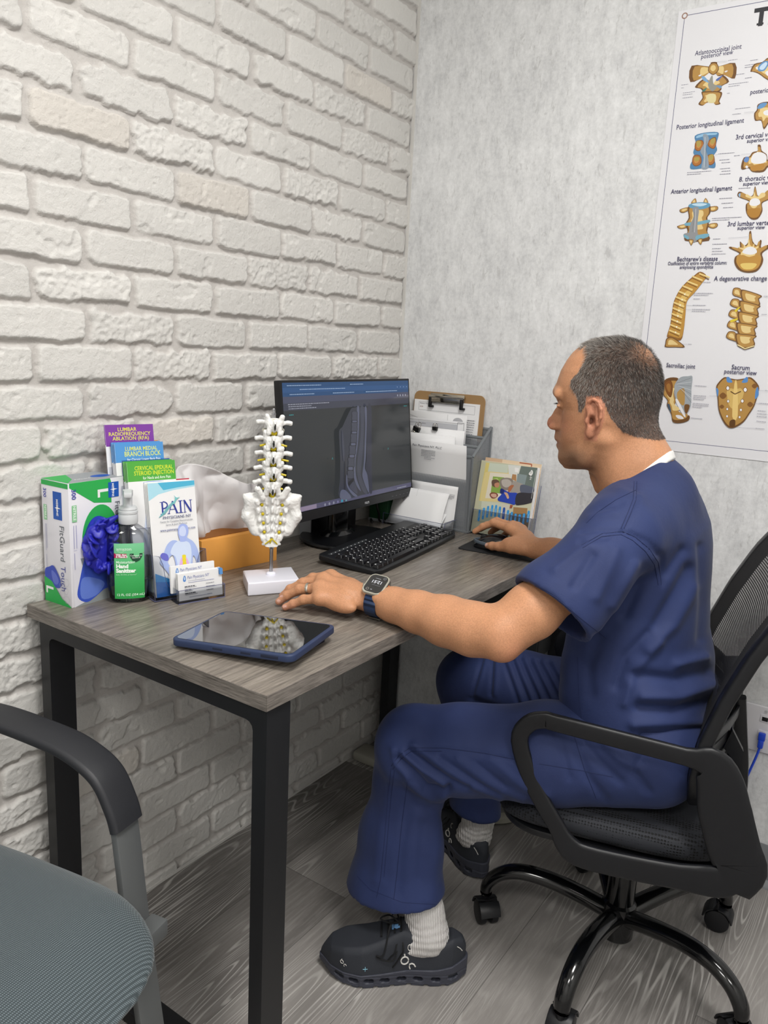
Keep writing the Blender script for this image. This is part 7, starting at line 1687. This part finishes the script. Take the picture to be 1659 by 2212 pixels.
def torso(G):
    X, Y, Z = G; z = np.asarray(Z).reshape(-1); f, b, w_ = (itp(z, L)[None, None, :] for L in (fr_, bk, wy)); xc = (f + b) / 2; L = (b - f) / 2
    dy = Y - (YC - .015 * 0); pw = 2.35
    rho = (np.abs((X - xc) / L) ** pw + np.abs(dy / w_) ** pw) ** (1 / pw); return np.maximum((rho - 1) * np.minimum(L, w_) * .9, .475 - Z)
v.op(torso, (.70, -.72, .465), (1.075, -.24, 1.075), .004)
v.chain([(.900, -.610, .950, .061), (.894, -.665, .944, .063), (.878, -.730, .897, .063), (.842, -.778, .845, .071), (.818, -.815, .80, .074)], .03)
v.chain([(.875, -.375, .945, .062), (.860, -.33, .925, .064), (.838, -.295, .870, .066), (.822, -.275, .83, .068)], .03)
v.rc((.895, YC, .985), (.890, -.60, .960), .060, .060, .04); v.rc((.89, YC, .98), (.875, -.38, .945), .058, .056, .04)
# cut sleeve hems square to the arm
ad = np.array([.838 - .893, -.780 + .680, .845 - .955]); ad /= np.linalg.norm(ad); hp_ = np.array([.8370, -.788, .8290])
hemn = np.array([.52, .30, .80]); hemn = np.array([unproj(1142, 1275, -.76)[0], -.76, unproj(1142, 1275, -.76)[1]]); 
def sl_cut(G): X, Y, Z = G; return np.maximum((X - hp_[0]) * ad[0] + (Y - hp_[1]) * ad[1] + (Z - hp_[2]) * ad[2], -(rc(G, (.93, -.5, .8), (.93, -.5, .6), .17, .17)) * 0 + Y + .72) * 1.
v.op(lambda G: (-( (G[0] - hp_[0]) * ad[0] + (G[1] - hp_[1]) * ad[1] + (G[2] - hp_[2]) * ad[2])), (.70, -.90, .72), (.99, -.715, .95), .003, 'cut') if False else None
sl, G = v.sub((.66, -.90, .70), (1.00, -.700, .95)); pl = (G[0] - hp_[0]) * ad[0] + (G[1] - hp_[1]) * ad[1] + (G[2] - hp_[2]) * ad[2]
v.F[sl] = np.where(G[1] + .0 * pl < -.712, smax(v.F[sl], pl.astype(np.float32), .003), v.F[sl])
v.chain([(.878, -.730, .905, .048), (.842, -.778, .845, .064), (.818, -.815, .80, .067)], .004, 'cut')
ad2 = np.array([.822 - .860, .055, .83 - .925]); ad2 /= np.linalg.norm(ad2)
sl, G = v.sub((.70, -.335, .70), (.96, -.16, .95)); pl = np.where(G[1] > -.335, (G[0] - .828) * ad2[0] + (G[1] + .285) * ad2[1] + (G[2] - .842) * ad2[2], -1.); v.F[sl] = smax(v.F[sl], pl.astype(np.float32), .003)
# neck opening: everything above the slanted neckline, plus the front V
x1, z1 = unproj(1297, 1078, -.52); x2, z2 = unproj(1428, 997, -.50); nl = np.array([-(z2 - z1), (x2 - x1)]); nl /= np.linalg.norm(nl)
sl, G = v.sub((.64, -.58, .90), (1.0, -.38, 1.10)); pl = (G[0] - x1) * nl[0] + (G[2] - z1) * nl[1]; v.F[sl] = smax(v.F[sl], (pl + 0 * G[1]).astype(np.float32), .003)
v.rc((.835, YC, 1.03), (.880, YC, .990), .066, .056, .004, 'cut'); v.rc((.775, YC, .985), (.760, YC, .900), .045, .010, .004, 'cut')
V, Fs = v.mesh(); V = lap(V, Fs, 3, .5)
for _ in range(1):
    Nn = normals(V, Fs); near = (Nn[:, 1] < .35).astype(float)
    A = 1.0
    # sleeve, shoulder seam, armpit, back and hip folds traced from the photo
    for pts, w_, dp in (([(1360, 1150), (1400, 1170), (1430, 1200), (1432, 1260)], 5, .0022), ([(1376, 1045), (1377, 1090), (1345, 1150)], 4, .0016), ([(1255, 1150), (1300, 1145), (1345, 1150), (1375, 1165), (1420, 1200)], 4, .0022),
        ([(1270, 1175), (1200, 1230)], 10, -.003), ([(1280, 1200), (1240, 1265)], 9, .003), ([(1330, 1190), (1290, 1290)], 12, -.0035), ([(1395, 1230), (1350, 1330)], 12, .0045), ([(1370, 1220), (1325, 1310)], 9, -.0035),
        ([(1490, 1230), (1450, 1300), (1420, 1350)], 13, .0055), ([(1500, 1270), (1455, 1350), (1400, 1400)], 12, -.0045), ([(1475, 1190), (1440, 1240)], 10, .004), ([(1515, 1180), (1518, 1300), (1512, 1380)], 8, .003),
        ([(1400, 1370), (1350, 1420), (1330, 1480)], 11, .0045), ([(1425, 1390), (1370, 1450), (1350, 1520)], 9, -.0035), ([(1530, 1450), (1460, 1470), (1370, 1460)], 13, .0065), ([(1535, 1480), (1470, 1505), (1390, 1505)], 12, -.006), ([(1525, 1515), (1460, 1535), (1380, 1530)], 11, .0065), ([(1510, 1560), (1450, 1560), (1370, 1565)], 11, -.005), ([(1500, 1590), (1440, 1600), (1390, 1590)], 9, .005),
        ([(1520, 1420), (1465, 1435)], 10, -.005), ([(1290, 1380), (1270, 1440), (1275, 1500)], 12, .003), ([(1230, 1420), (1225, 1500)], 14, -.003), ([(1205, 1400), (1200, 1470)], 7, .003), ([(1340, 1060), (1380, 1075)], 9, -.002), ([(1300, 1100), (1340, 1090)], 7, .002), ([(1275, 1120), (1330, 1110)], 8, -.002), ([(1255, 1170), (1270, 1165), (1310, 1160)], 7, .0025)):
        V = fold(V, Nn, pts, w_ * 1.1, dp * 1.55, near)
wn_ = vnoise(V, 9, 21, 2) - .5; V = V + normals(V, Fs) * (wn_ * .006)[:, None]
pmesh('scrub_top', V, Fs, M_SCRUB)
def surf_bvh(V, F):
    from mathutils.bvhtree import BVHTree
    return BVHTree.FromPolygons([tuple(q) for q in V], [tuple(int(i) for i in f) for f in F])
def seam(name, bvh, lines, r=.0006, m=M_SEAM, lift=.0002, parent=P_):
    """stitching that lies on a garment surface"""
    for pts in lines:
        out = []; 
        for a, b in zip(pts, pts[1:]):
            N = max(2, int(math.hypot(b[0] - a[0], b[1] - a[1]) / 6))
            for k in range(N):
                q = (a[0] + (b[0] - a[0]) * k / N, a[1] + (b[1] - a[1]) * k / N); d = ray(*q).normalized(); hit = bvh.ray_cast(Vector(CAMLOC), d)
                if hit[0] is not None: out.append(hit[0] + hit[1] * lift if hit[1].dot(d) < 0 else hit[0] - hit[1] * lift)
        if len(out) > 2:
            bm = bmesh.new(); tube(bm, out, r, 5); bm.transform(PI_); obj(name, bm, m, parent)
bv = surf_bvh(V, Fs)
seam('sleeve_seam', bv, [[(1256, 1178), (1300, 1153), (1345, 1148), (1372, 1160), (1402, 1185), (1422, 1215), (1430, 1270)], [(1258, 1184), (1300, 1159), (1342, 1155), (1366, 1167), (1394, 1191), (1414, 1220), (1423, 1270)], [(1155, 1265), (1200, 1290), (1260, 1340), (1315, 1384)]])
seam('neckline_seam', bv, [[(1375, 1058), (1330, 1080), (1290, 1107), (1262, 1135)], [(1376, 1040), (1374, 1080), (1362, 1110), (1345, 1148)], [(1370, 1040), (1368, 1078), (1356, 1108), (1339, 1147)]])
seam('side_seam', bv, [[(1248, 1420), (1250, 1500), (1262, 1600)]], r=.0005)
# white undershirt band at the neck
G = grid((.76, -.60, .94), (.96, -.36, 1.09), .0022); X, Y, Z = G
d = smin(rc(G, (.830, YC, 1.045), (.858, YC, 1.005), .0580, .0610), rc(G, (.858, YC, 1.005), (.892, YC, .955), .0610, .0715), .02)
d = smin(d, rc(G, (.868, YC, 1.050), (.885, YC, 1.0), .0525, .059), .02)
xa, za = unproj(1368, 1033, -.54); xb_, zb_ = unproj(1425, 990, -.50); nn = np.array([-(zb_ - za), xb_ - xa]); nn /= np.linalg.norm(nn)
pl = (X - xa) * nn[0] + (Z - za) * nn[1]
d = smax(d, pl + .001, .002); d = smax(d, -(pl + .016), .002); d = smax(d, .84 - X, .002)
V2, F2 = sn_mesh(d, (.76, -.60, .94), .0022); pmesh('undershirt_collar', lap(V2, F2, 1), F2, mat('white_cotton', '#e3e2df', .8, bump=.2, bscale=300))

# ------------------------------------------------------------------ scrub trousers
v = Vol((.37, -.86, .075), (1.11, -.22, .665), .0040)
v.ell((.955, YC, .545), (.105, .190, .095), .03)
def legchain(pts, yf, mode='add', kk=.022):
    # pts (x,y,z,rx): cross sections wider front to back than across
    for a, b in zip(pts, pts[1:]):
        def fn(G, a=a, b=b):
            yc = (a[1] + b[1]) / 2
            return rc((G[0], (G[1] - yc) * yf + yc, G[2]), (a[0], (a[1] - yc) * yf + yc, a[2]), (b[0], (b[1] - yc) * yf + yc, b[2]), a[3], b[3])
        m = max(a[3], b[3]) + .04; v.op(fn, [min(a[i], b[i]) - m for i in range(3)], [max(a[i], b[i]) + m for i in range(3)], kk, mode)
legchain([(.965, -.580, .535, .094), (.80, -.645, .508, .092), (.650, -.695, .482, .084), (.562, -.718, .464, .084)], 1.0)
legchain([(.562, -.718, .464, .082), (.546, -.722, .380, .072), (.541, -.728, .26, .088), (.540, -.734, .13, .107), (.540, -.736, .08, .112)], 1.35)
legchain([(.965, -.390, .535, .092), (.80, -.385, .510, .090), (.62, -.375, .485, .084), (.492, -.372, .466, .080)], 1.0)
legchain([(.492, -.372, .466, .078), (.505, -.370, .36, .070), (.525, -.372, .22, .062), (.532, -.373, .12, .066)], 1.15)
# hems
xh1, zh1 = unproj(768, 1905, -.735); xh2, zh2 = unproj(962, 1972, -.735)
sl, G = v.sub((.38, -.86, .06), (.68, -.60, .24)); pl = (zh1 + (G[0] - xh1) * (zh2 - zh1) / (xh2 - xh1)) - G[2] + .024 + .06 * (G[1] + .735)
v.F[sl] = smax(v.F[sl], (pl - .004).astype(np.float32) + 0 * v.F[sl], .003)
legchain([(.541, -.728, .24, .070), (.540, -.734, .13, .098), (.540, -.736, .04, .104)], 1.35, 'cut', .004)
sl, G = v.sub((.42, -.48, .06), (.66, -.28, .22)); pl = (.148 - .10 * (G[0] - .5)) - G[2]; v.F[sl] = smax(v.F[sl], (pl + 0 * G[1]).astype(np.float32) + 0 * v.F[sl], .003)
v.chain([(.525, -.372, .20, .048), (.532, -.373, .10, .054)], .004, 'cut')
V, Ft = v.mesh(); V = lap(V, Ft, 3, .5); Nn = normals(V, Ft)
nearL = ((V[:, 1] < -.56) & (Nn[:, 1] < .3)).astype(float); farL = ((V[:, 1] > -.50)).astype(float)
for pts, w_, dp in (([(862, 1640), (890, 1665), (920, 1700), (965, 1706)], 9, .0075), ([(885, 1625), (930, 1660), (975, 1690), (1010, 1700)], 8, .0070), ([(870, 1625), (905, 1655), (960, 1690)], 7, -.0060), ([(895, 1610), (960, 1655), (1020, 1695), (1080, 1720)], 9, -.0050), ([(950, 1640), (1010, 1680), (1070, 1712)], 8, .0045), ([(990, 1640), (1060, 1695), (1130, 1725)], 9, -.0040), ([(1030, 1650), (1090, 1700)], 8, .0035), ([(1060, 1640), (1130, 1700), (1180, 1720)], 10, -.0030),
        ([(850, 1620), (858, 1650), (880, 1675)], 8, -.004), ([(880, 1690), (930, 1720), (960, 1715)], 10, -.0060), ([(870, 1700), (900, 1740), (960, 1760)], 12, .0035), ([(885, 1740), (865, 1830), (860, 1930)], 12, .0030), ([(845, 1680), (822, 1800), (815, 1900)], 14, -.0030), ([(950, 1730), (945, 1830), (930, 1940)], 14, -.0030), ([(915, 1780), (905, 1900)], 10, .0025),
        ([(850, 1640), (880, 1617), (1000, 1620), (1130, 1645)], 5, .0016), ([(1260, 1600), (1290, 1640), (1340, 1690)], 9, .004), ([(1300, 1600), (1340, 1640), (1380, 1660)], 10, -.0045), ([(1400, 1610), (1370, 1670), (1400, 1710)], 10, .0050), ([(1250, 1620), (1270, 1680), (1310, 1730)], 10, .0035), ([(1210, 1600), (1230, 1680)], 8, .0025)):
    V = fold(V, Nn, pts, w_ * 1.0, dp * 1.2, nearL)
for k in range(8):
    a = (1045 + 20 * k, 1412 + 3 * k); b = (1078 + 22 * k, 1530 - 2 * k) if k > 1 else (1020 + 40 * k, 1500)
    V = fold(V, Nn, [a, b], 4.5, .0045, farL); V = fold(V, Nn, [(a[0] + 10, a[1]), (b[0] + 10, b[1])], 5.5, -.0030, farL)
V = fold(V, Nn, [(1015, 1510), (1060, 1525), (1130, 1545)], 7, .004, farL)
wn_ = vnoise(V, 11, 31, 2) - .5; V = V + normals(V, Ft) * (wn_ * .006)[:, None]
pmesh('scrub_trousers', V, Ft, M_SCRUB)
bv = surf_bvh(V, Ft)
seam('trouser_seam', bv, [[(845, 1655), (862, 1632), (885, 1615), (960, 1616), (1050, 1628), (1125, 1643)], [(848, 1662), (866, 1640), (888, 1623), (960, 1623)], [(845, 1660), (838, 1720), (832, 1800), (822, 1900), (812, 1945)], [(852, 1665), (845, 1720), (838, 1800), (829, 1900)], [(880, 1690), (868, 1780), (858, 1880), (850, 1950)], [(1165, 1650), (1260, 1665), (1330, 1680)], [(1240, 1590), (1262, 1660), (1290, 1730)]])
seam('hem_stitch', bv, [[(772, 1893), (800, 1922), (870, 1950), (962, 1955)]], r=.0004)

# ------------------------------------------------------------------ socks and shoes
def b_sock(nb, p, v):
    c = nb.coord(); x, y, z = nb.sep(c); s = nb.math('SINE', nb.math('MULTIPLY', nb.math('ADD', x, nb.math('MULTIPLY', y, .7)), 1500.))
    nb.l.new(nb.bump(s, .8, .0012), p.inputs['Normal'])
M_SOCK = mat('white_ribbed_sock', '#d9d6d4', .85, build=b_sock)
def sock(pts):
    lo = [min(p_[i] for p_ in pts) - .06 for i in range(3)]; hi = [max(p_[i] for p_ in pts) + .06 for i in range(3)]
    q = Vol(lo, hi, .003); q.chain(pts, .02); V, F = q.mesh(); V = lap(V, F, 1)
    V = V + normals(V, F) * (np.sin(V[:, 2] * 420 + vnoise(V, 30, 5, 2) * 9) * .0009 * (V[:, 2] < .13))[:, None]
    pmesh('sock', V, F, M_SOCK)
sock([(.575, -.724, .20, .032), (.606, -.730, .13, .036), (.624, -.738, .085, .037), (.590, -.765, .055, .030)])
sock([(.540, -.372, .22, .034), (.545, -.378, .13, .034), (.540, -.383, .085, .036), (.50, -.36, .055, .030)])
M_UP = mat('charcoal_knit', '#2b2e35', .7, bump=.25, bscale=900); M_UP2 = mat('black_overlay', '#191b22', .55, bump=.05); M_SOLE = mat('slate_foam', '#3a3c47', .55, bump=.04); M_LACE = mat('black_lace', '#0c0d10', .8)
def shoe(heel, ax, label):
    """local: x forward from the heel, y towards the outer side seen, z up"""
    ax = Vector((*ax, 0)).normalized(); lat = Vector((-ax.y, ax.x, 0)); Mx = frame_M((heel[0], heel[1], 0), ax, lat)
    S = empty('shoe'); S.parent = P_; S.matrix_world = Mx if False else Mx; S['label'] = label
    S.matrix_local = PI_ @ Mx
    wid = lambda x: np.interp(x, [-.005, .02, .06, .11, .16, .20, .235, .262, .280], [.020, .034, .037, .036, .044, .0475, .044, .032, .012])
    cen = lambda x: np.interp(x, [0, .1, .2, .28], [0, -.002, .002, -.006])
    q = Vol((-.03, -.065, -.005), (.31, .065, .155), .0016); G = q.sub((-1, -1, -1), (1, 1, 1))[1]; X, Y, Z = G; x = X.reshape(-1)
    top = np.interp(x, [-.01, .0, .02, .045, .075, .10, .118, .15, .19, .23, .262, .283, .29], [.082, .095, .098, .088, .084, .106, .114, .101, .087, .078, .069, .052, .038])[:, None, None]
    W = wid(x)[:, None, None]; Cn = cen(x)[:, None, None]
    xe = np.clip((X - .14) / .143, -1, 1); xs_ = np.where(X > .14, (X - .14) / .143, (.14 - X) / .148)
    lean = np.clip(Z / .1, 0, 1.3); prof_w = W * (1.02 - .30 * lean ** 2.0)
    dyl = np.abs((Y - Cn) / np.maximum(prof_w, .004)); r1 = (dyl ** 2.6 + np.clip(xs_, 0, 2) ** 6) ** (1 / 3.2)
    d = np.maximum((r1 - 1) * .022, (Z - top) * .8); d = smax(d, (Z - top) * .8, .014); d = np.maximum(d, .018 - Z)
    q.F = d.astype(np.float32) + 0 * q.F
    q.chain([(.045, 0, .17, .030), (.055, 0, .10, .028), (.080, 0, .062, .024)], .006, 'cut')
    # tongue
    q.rc((.112, 0, .092), (.092, 0, .120), .014, .010, .006)
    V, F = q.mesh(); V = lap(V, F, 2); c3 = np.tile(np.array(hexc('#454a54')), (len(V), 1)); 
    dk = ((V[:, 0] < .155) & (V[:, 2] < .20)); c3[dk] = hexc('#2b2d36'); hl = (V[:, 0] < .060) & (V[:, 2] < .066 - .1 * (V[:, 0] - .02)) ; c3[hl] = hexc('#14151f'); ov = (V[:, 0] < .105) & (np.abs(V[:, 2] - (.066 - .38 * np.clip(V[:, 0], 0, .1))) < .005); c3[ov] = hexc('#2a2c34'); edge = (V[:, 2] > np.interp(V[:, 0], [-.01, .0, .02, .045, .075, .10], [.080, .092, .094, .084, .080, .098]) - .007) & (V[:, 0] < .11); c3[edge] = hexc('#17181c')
    def b_up(nb, p, v):
        nb.l.new(nb.node('ShaderNodeAttribute', attribute_name='Col').outputs['Color'], p.inputs['Base Color']); nb.l.new(nb.bump(nb.voro(nb.coord(), 700), .25, .0006), p.inputs['Normal'])
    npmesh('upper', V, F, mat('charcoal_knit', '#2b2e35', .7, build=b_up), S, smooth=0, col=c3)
    bvh = surf_bvh(V, F)
    # sole with pods
    q = Vol((-.03, -.07, -.004), (.31, .07, .052), .0015); X, Y, Z = q.sub((-1, -1, -1), (1, 1, 1))[1]; x = X.reshape(-1); W = (wid(x) + .0025)[:, None, None]; Cn = cen(x)[:, None, None]
    xs_ = np.where(X > .14, (X - .14) / .1455, (.14 - X) / .153); r1 = (np.abs((Y - Cn) / W) ** 2.6 + np.clip(xs_, 0, 2) ** 6) ** (1 / 3.2)
    tops = np.interp(x, [-.02, 0, .05, .12, .2, .26, .29], [.050, .046, .037, .033, .028, .028, .031])[:, None, None]; bot = np.interp(x, [-.02, .01, .05, .2, .25, .29], [.012, .003, .0, .0, .006, .018])[:, None, None]
    d = np.maximum((r1 - 1) * .03, np.maximum(Z - tops, bot - Z)); q.F = d.astype(np.float32) + 0 * q.F
    pods = [.018, .052, .087, .120, .153, .184, .214, .243]
    for i, px_ in enumerate(pods):
        zc = .0155 + (.003 if i > 6 else 0) + (.004 if i == 0 else 0); r = .0052
        q.rc((px_ - .004, -.09, zc), (px_ - .004, .09, zc), r, r, .002, 'cut'); q.rc((px_ + .004, -.09, zc + .001), (px_ + .004, .09, zc + .001), r * .9, r * .9, .002, 'cut')
    for a, b in zip(pods, pods[1:]): m_ = (a + b) / 2; q.rc((m_, -.09, .000), (m_ + .001, .09, .000), .0042, .0042, .002, 'cut')
    sl, G2 = q.sub((-1, -1, -1), (1, 1, 1)); core = np.maximum(np.maximum(np.abs(G2[1]) - .018, np.abs(G2[0] - .13) - .125), np.maximum(G2[2] - .026, .006 - G2[2])); q.F = np.minimum(q.F, core.astype(np.float32))
    Z0 = G2[2]; gro = .0006 * (np.sin(Z0 * 1900) > .3) * (Z0 < .026); q.F = q.F + gro.astype(np.float32)
    V, F = q.mesh(); npmesh('sole', V, F, M_SOLE, S, smooth=0)
    def surf(xx, zz, side=1, off=.0007):
        h = bvh.ray_cast(Vector((xx, side * .12, zz)), Vector((0, -side, 0))); return (h[0] + h[1] * off * (1 if h[1].y * side > 0 else -1)) if h[0] is not None else Vector((xx, 0, zz))
    def topp(xx, yy, off=.001):
        h = bvh.ray_cast(Vector((xx, yy, .2)), Vector((0, 0, -1))); return h[0] + Vector((0, 0, off)) if h[0] is not None else Vector((xx, yy, .06))
    WH = mat('reflective_mark', '#d4d2cd', .5); bm = bmesh.new()
    def mark(fn, cx, cz, k):
        ring = [fn(cx + k * .0075 * math.cos(a), cz + k * .0075 * math.sin(a)) for a in np.linspace(0, 2 * PI, 18)[:-1]]; b = bmesh.new(); tube(b, ring, .0014 * k, 6, closed=True)
        tube(b, [fn(cx + k * t_ * .2, cz + k * (.0075 + t_)) for t_ in (0, .003, .006)], .0014 * k, 6); obj('logo_mark', b, WH, S)
        cc = (cx - k * .0145, cz - k * .0125); arc = [fn(cc[0] + k * .0065 * math.cos(a), cc[1] + k * .0065 * math.sin(a)) for a in np.linspace(-.6, 2.9, 12)]; arc = [fn(cc[0] + k * .0065 + k * .001, cc[1] - k * .009)] + arc[1:] + [fn(cc[0] - k * .0075, cc[1] - k * .008)]
        b = bmesh.new(); tube(b, [fn(cc[0] + .6 * k * q_[0], cc[1] + .6 * k * q_[1]) for q_ in ((-.012, .0), (-.007, .008), (0, .0105), (.007, .0075), (.0085, 0), (.005, -.009))], .0014 * k, 6); obj('logo_mark', b, WH, S)
    mark(lambda a, b: surf(a, b), .115, .054, 1.0); mark(lambda a, b: surf(a, b), .238, .048, .42)
    for d_ in ((1, 0), (0, 1)): obj('cross_mark', tube(bmesh.new(), [surf(.192 + s * .0045 * d_[0], .042 + s * .0045 * d_[1]) for s in (-1, 0, 1)], .0006, 5), mat('pale_blue_mark', '#8fc4d8', .5), S)
    obj('heel_tab', tube(bmesh.new(), [surf(.012, .080), surf(.006, .074), surf(.001, .066)], .0009, 5), WH, S)
    obj('tongue_patch', box(bmesh.new(), (-.009, -.008, -.0015), (.009, .008, .0015), .0005, M=Matrix.Translation(topp(.134, 0, .002)) @ Matrix.Rotation(.35, 4, 'Y')), mat('pale_blue_patch', '#6d9bcb', .6), S)
    for k, xx in enumerate((.122, .134, .147, .160)):
        pts = [topp(xx + .003, yy, .0025) for yy in (-.020, -.01, 0, .01, .020)]; obj('lace', sweep(bmesh.new(), pts, rrect(.004, .0016, .0006, 2)), M_LACE, S)
    kx = topp(.128, 0, .006)
    def loopl(P): obj('lace', sweep(bmesh.new(), smooth_path(P, 5), rrect(.0032, .0015, .0006, 2), up=(.2, .3, 1)), M_LACE, S)
    loopl([kx, kx + Vector((.018, .018, .008)), surf(.158, .074, 1, .006), surf(.172, .070, 1, .004), surf(.160, .062, 1, .004), surf(.135, .064, 1, .005), kx])
    loopl([kx, surf(.120, .082, 1, .006), surf(.125, .066, 1, .004), surf(.134, .050, 1, .003), surf(.139, .043, 1, .002)])
    loopl([kx, surf(.135, .080, 1, .005), surf(.143, .066, 1, .003), surf(.149, .058, 1, .002)])
    loopl([kx, kx + Vector((.02, -.01, .008)), kx + Vector((.038, -.004, .004)), kx + Vector((.02, .004, .002)), kx]); loopl([kx, kx + Vector((.005, -.022, .004)), kx + Vector((.014, -.036, -.012))])
    obj('eyelet', tube(bmesh.new(), [surf(.106 + .004 * math.cos(a), .080 + .006 * math.sin(a)) for a in np.linspace(-2.2, 2.2, 9)], .0008, 5), WH, S)
    return S
shoe((.683, -.702), (-.83, -.56), 'left charcoal running shoe with pale side mark, nearest the camera')
o2 = shoe((.580, -.412), (-.85, .53), 'right charcoal running shoe behind the chair base leg')

# ------------------------------------------------------------------ wrist watch and ring
wc = Vector((.5215, -.8330, .8155)); wn = Vector((.10, -.50, .86)).normalized(); wa = Vector((.98, .10, -.05)); wa = (wa - wn * wa.dot(wn)).normalized()
t = thing('wristwatch', 'square-faced digital watch on a navy band on the man\'s left wrist', 'watch', wc); t.matrix_world = frame_M(wc, -wa, -(wn.cross(wa)))
obj('case', prism(bmesh.new(), rrect(.0425, .0485, .0115, 7), -.0075, .0030, .0022, 3), mat('titanium', '#b7b4ab', .28, 1.), t)
obj('rim', prism(bmesh.new(), rrect(.0405, .0465, .0110, 7), .0030, .0042, .0006, 2), mat('pale_titanium', '#d8d6c8', .3, .8), t)
obj('glass', prism(bmesh.new(), rrect(.0355, .0415, .0095, 7), .0040, .0046), mat('watch_glass', '#2a2a2a', .12, coat=.4), t)
F = Flat(.0047, .00003); F.text(0, -.0075, .0100, '12:51', '#d9dce6', 'CENTER', bold=.0001); F.disc(-.0105, -.0155, .0028, '#8a8c94'); F.disc(-.0105, -.0155, .0022, '#2a2a2a'); F.disc(.0095, .0150, .0030, '#9c948c'); F.disc(.0095, .0150, .0024, '#2a2a2a'); F.greek(-.010, .0035, .02, .0006, '#7c7e86', 1); F.greek(-.004, -.0125, .012, .0008, '#b8bac2', 1); F.greek(0, .0145, .004, .0015, '#9a9ca4', 1); F.done(t, 'display')
bm = cyl(bmesh.new(), (.0210, .004, -.002), (.0245, .004, -.002), .0042, n=20, bev=.0005); box(bm, (.0205, -.012, -.005), (.0222, .012, .001), .0005); obj('crown', bm, mat('titanium', '#b7b4ab', .28, 1.), t)
obj('action_button', box(bmesh.new(), (-.0222, -.008, -.0035), (-.0208, .008, -.0005), .0005), mat('orange_button', '#c8642a', .5), t)
ac = Vector((.5210, -.8235, .7862)); B = []
e2 = wa.cross(Vector((0, 0, 1))).normalized(); e3 = e2.cross(wa).normalized() if e2.cross(wa).z > 0 else -e2.cross(wa).normalized()
for a in np.linspace(0, 2 * PI, 37)[:-1]: B.append(ac + e2 * (.0335 * math.cos(a)) + e3 * (.0295 * math.sin(a)))
MW_ = t.matrix_world.inverted(); bm = sweep(bmesh.new(), [MW_ @ q for q in B], rrect(.0026, .0240, .001, 2), closed=True, up=(MW_.to_3x3() @ wa))
for k in range(0): pass
def b_band(nb, p, v): 
    y = nb.sep(nb.coord())[1]; nb.l.new(nb.bump(nb.math('SINE', nb.math('MULTIPLY', y, 1100.)), .9, .0015), p.inputs['Normal'])
obj('band', bm, mat('navy_band', '#1e3050', .45, build=b_band), t)
q0 = MW_ @ (ac + e2 * .0 - e3 * .0310 + e2 * (.012 if e2.y < 0 else -.012)); box_ = bmesh.new(); box(box_, (q0.x - .0135, q0.y - .002, q0.z - .002), (q0.x + .0135, q0.y + .002, q0.z + .002), .001); obj('buckle', box_, mat('titanium', '#b7b4ab', .28, 1.), t)
a_, b_ = Vector(LF[2][0][:3]), Vector(LF[2][1][:3]); rc_ = a_.lerp(b_, .55); rd = (b_ - a_).normalized()
t = thing('ring', 'silver patterned wedding band on the man\'s left ring finger', 'ring', rc_)
u1 = rd.cross(Vector((0, 0, 1))).normalized(); u2 = u1.cross(rd)
obj('band', sweep(bmesh.new(), [u1 * (.0108 * math.cos(a)) + u2 * (.0108 * math.sin(a)) for a in np.linspace(0, 2 * PI, 33)[:-1]], rrect(.0014, .0052, .0005, 2), closed=True, up=rd), mat('engraved_silver', '#cfcabf', .25, 1., bump=.6, bscale=900, bdist=.001), t)
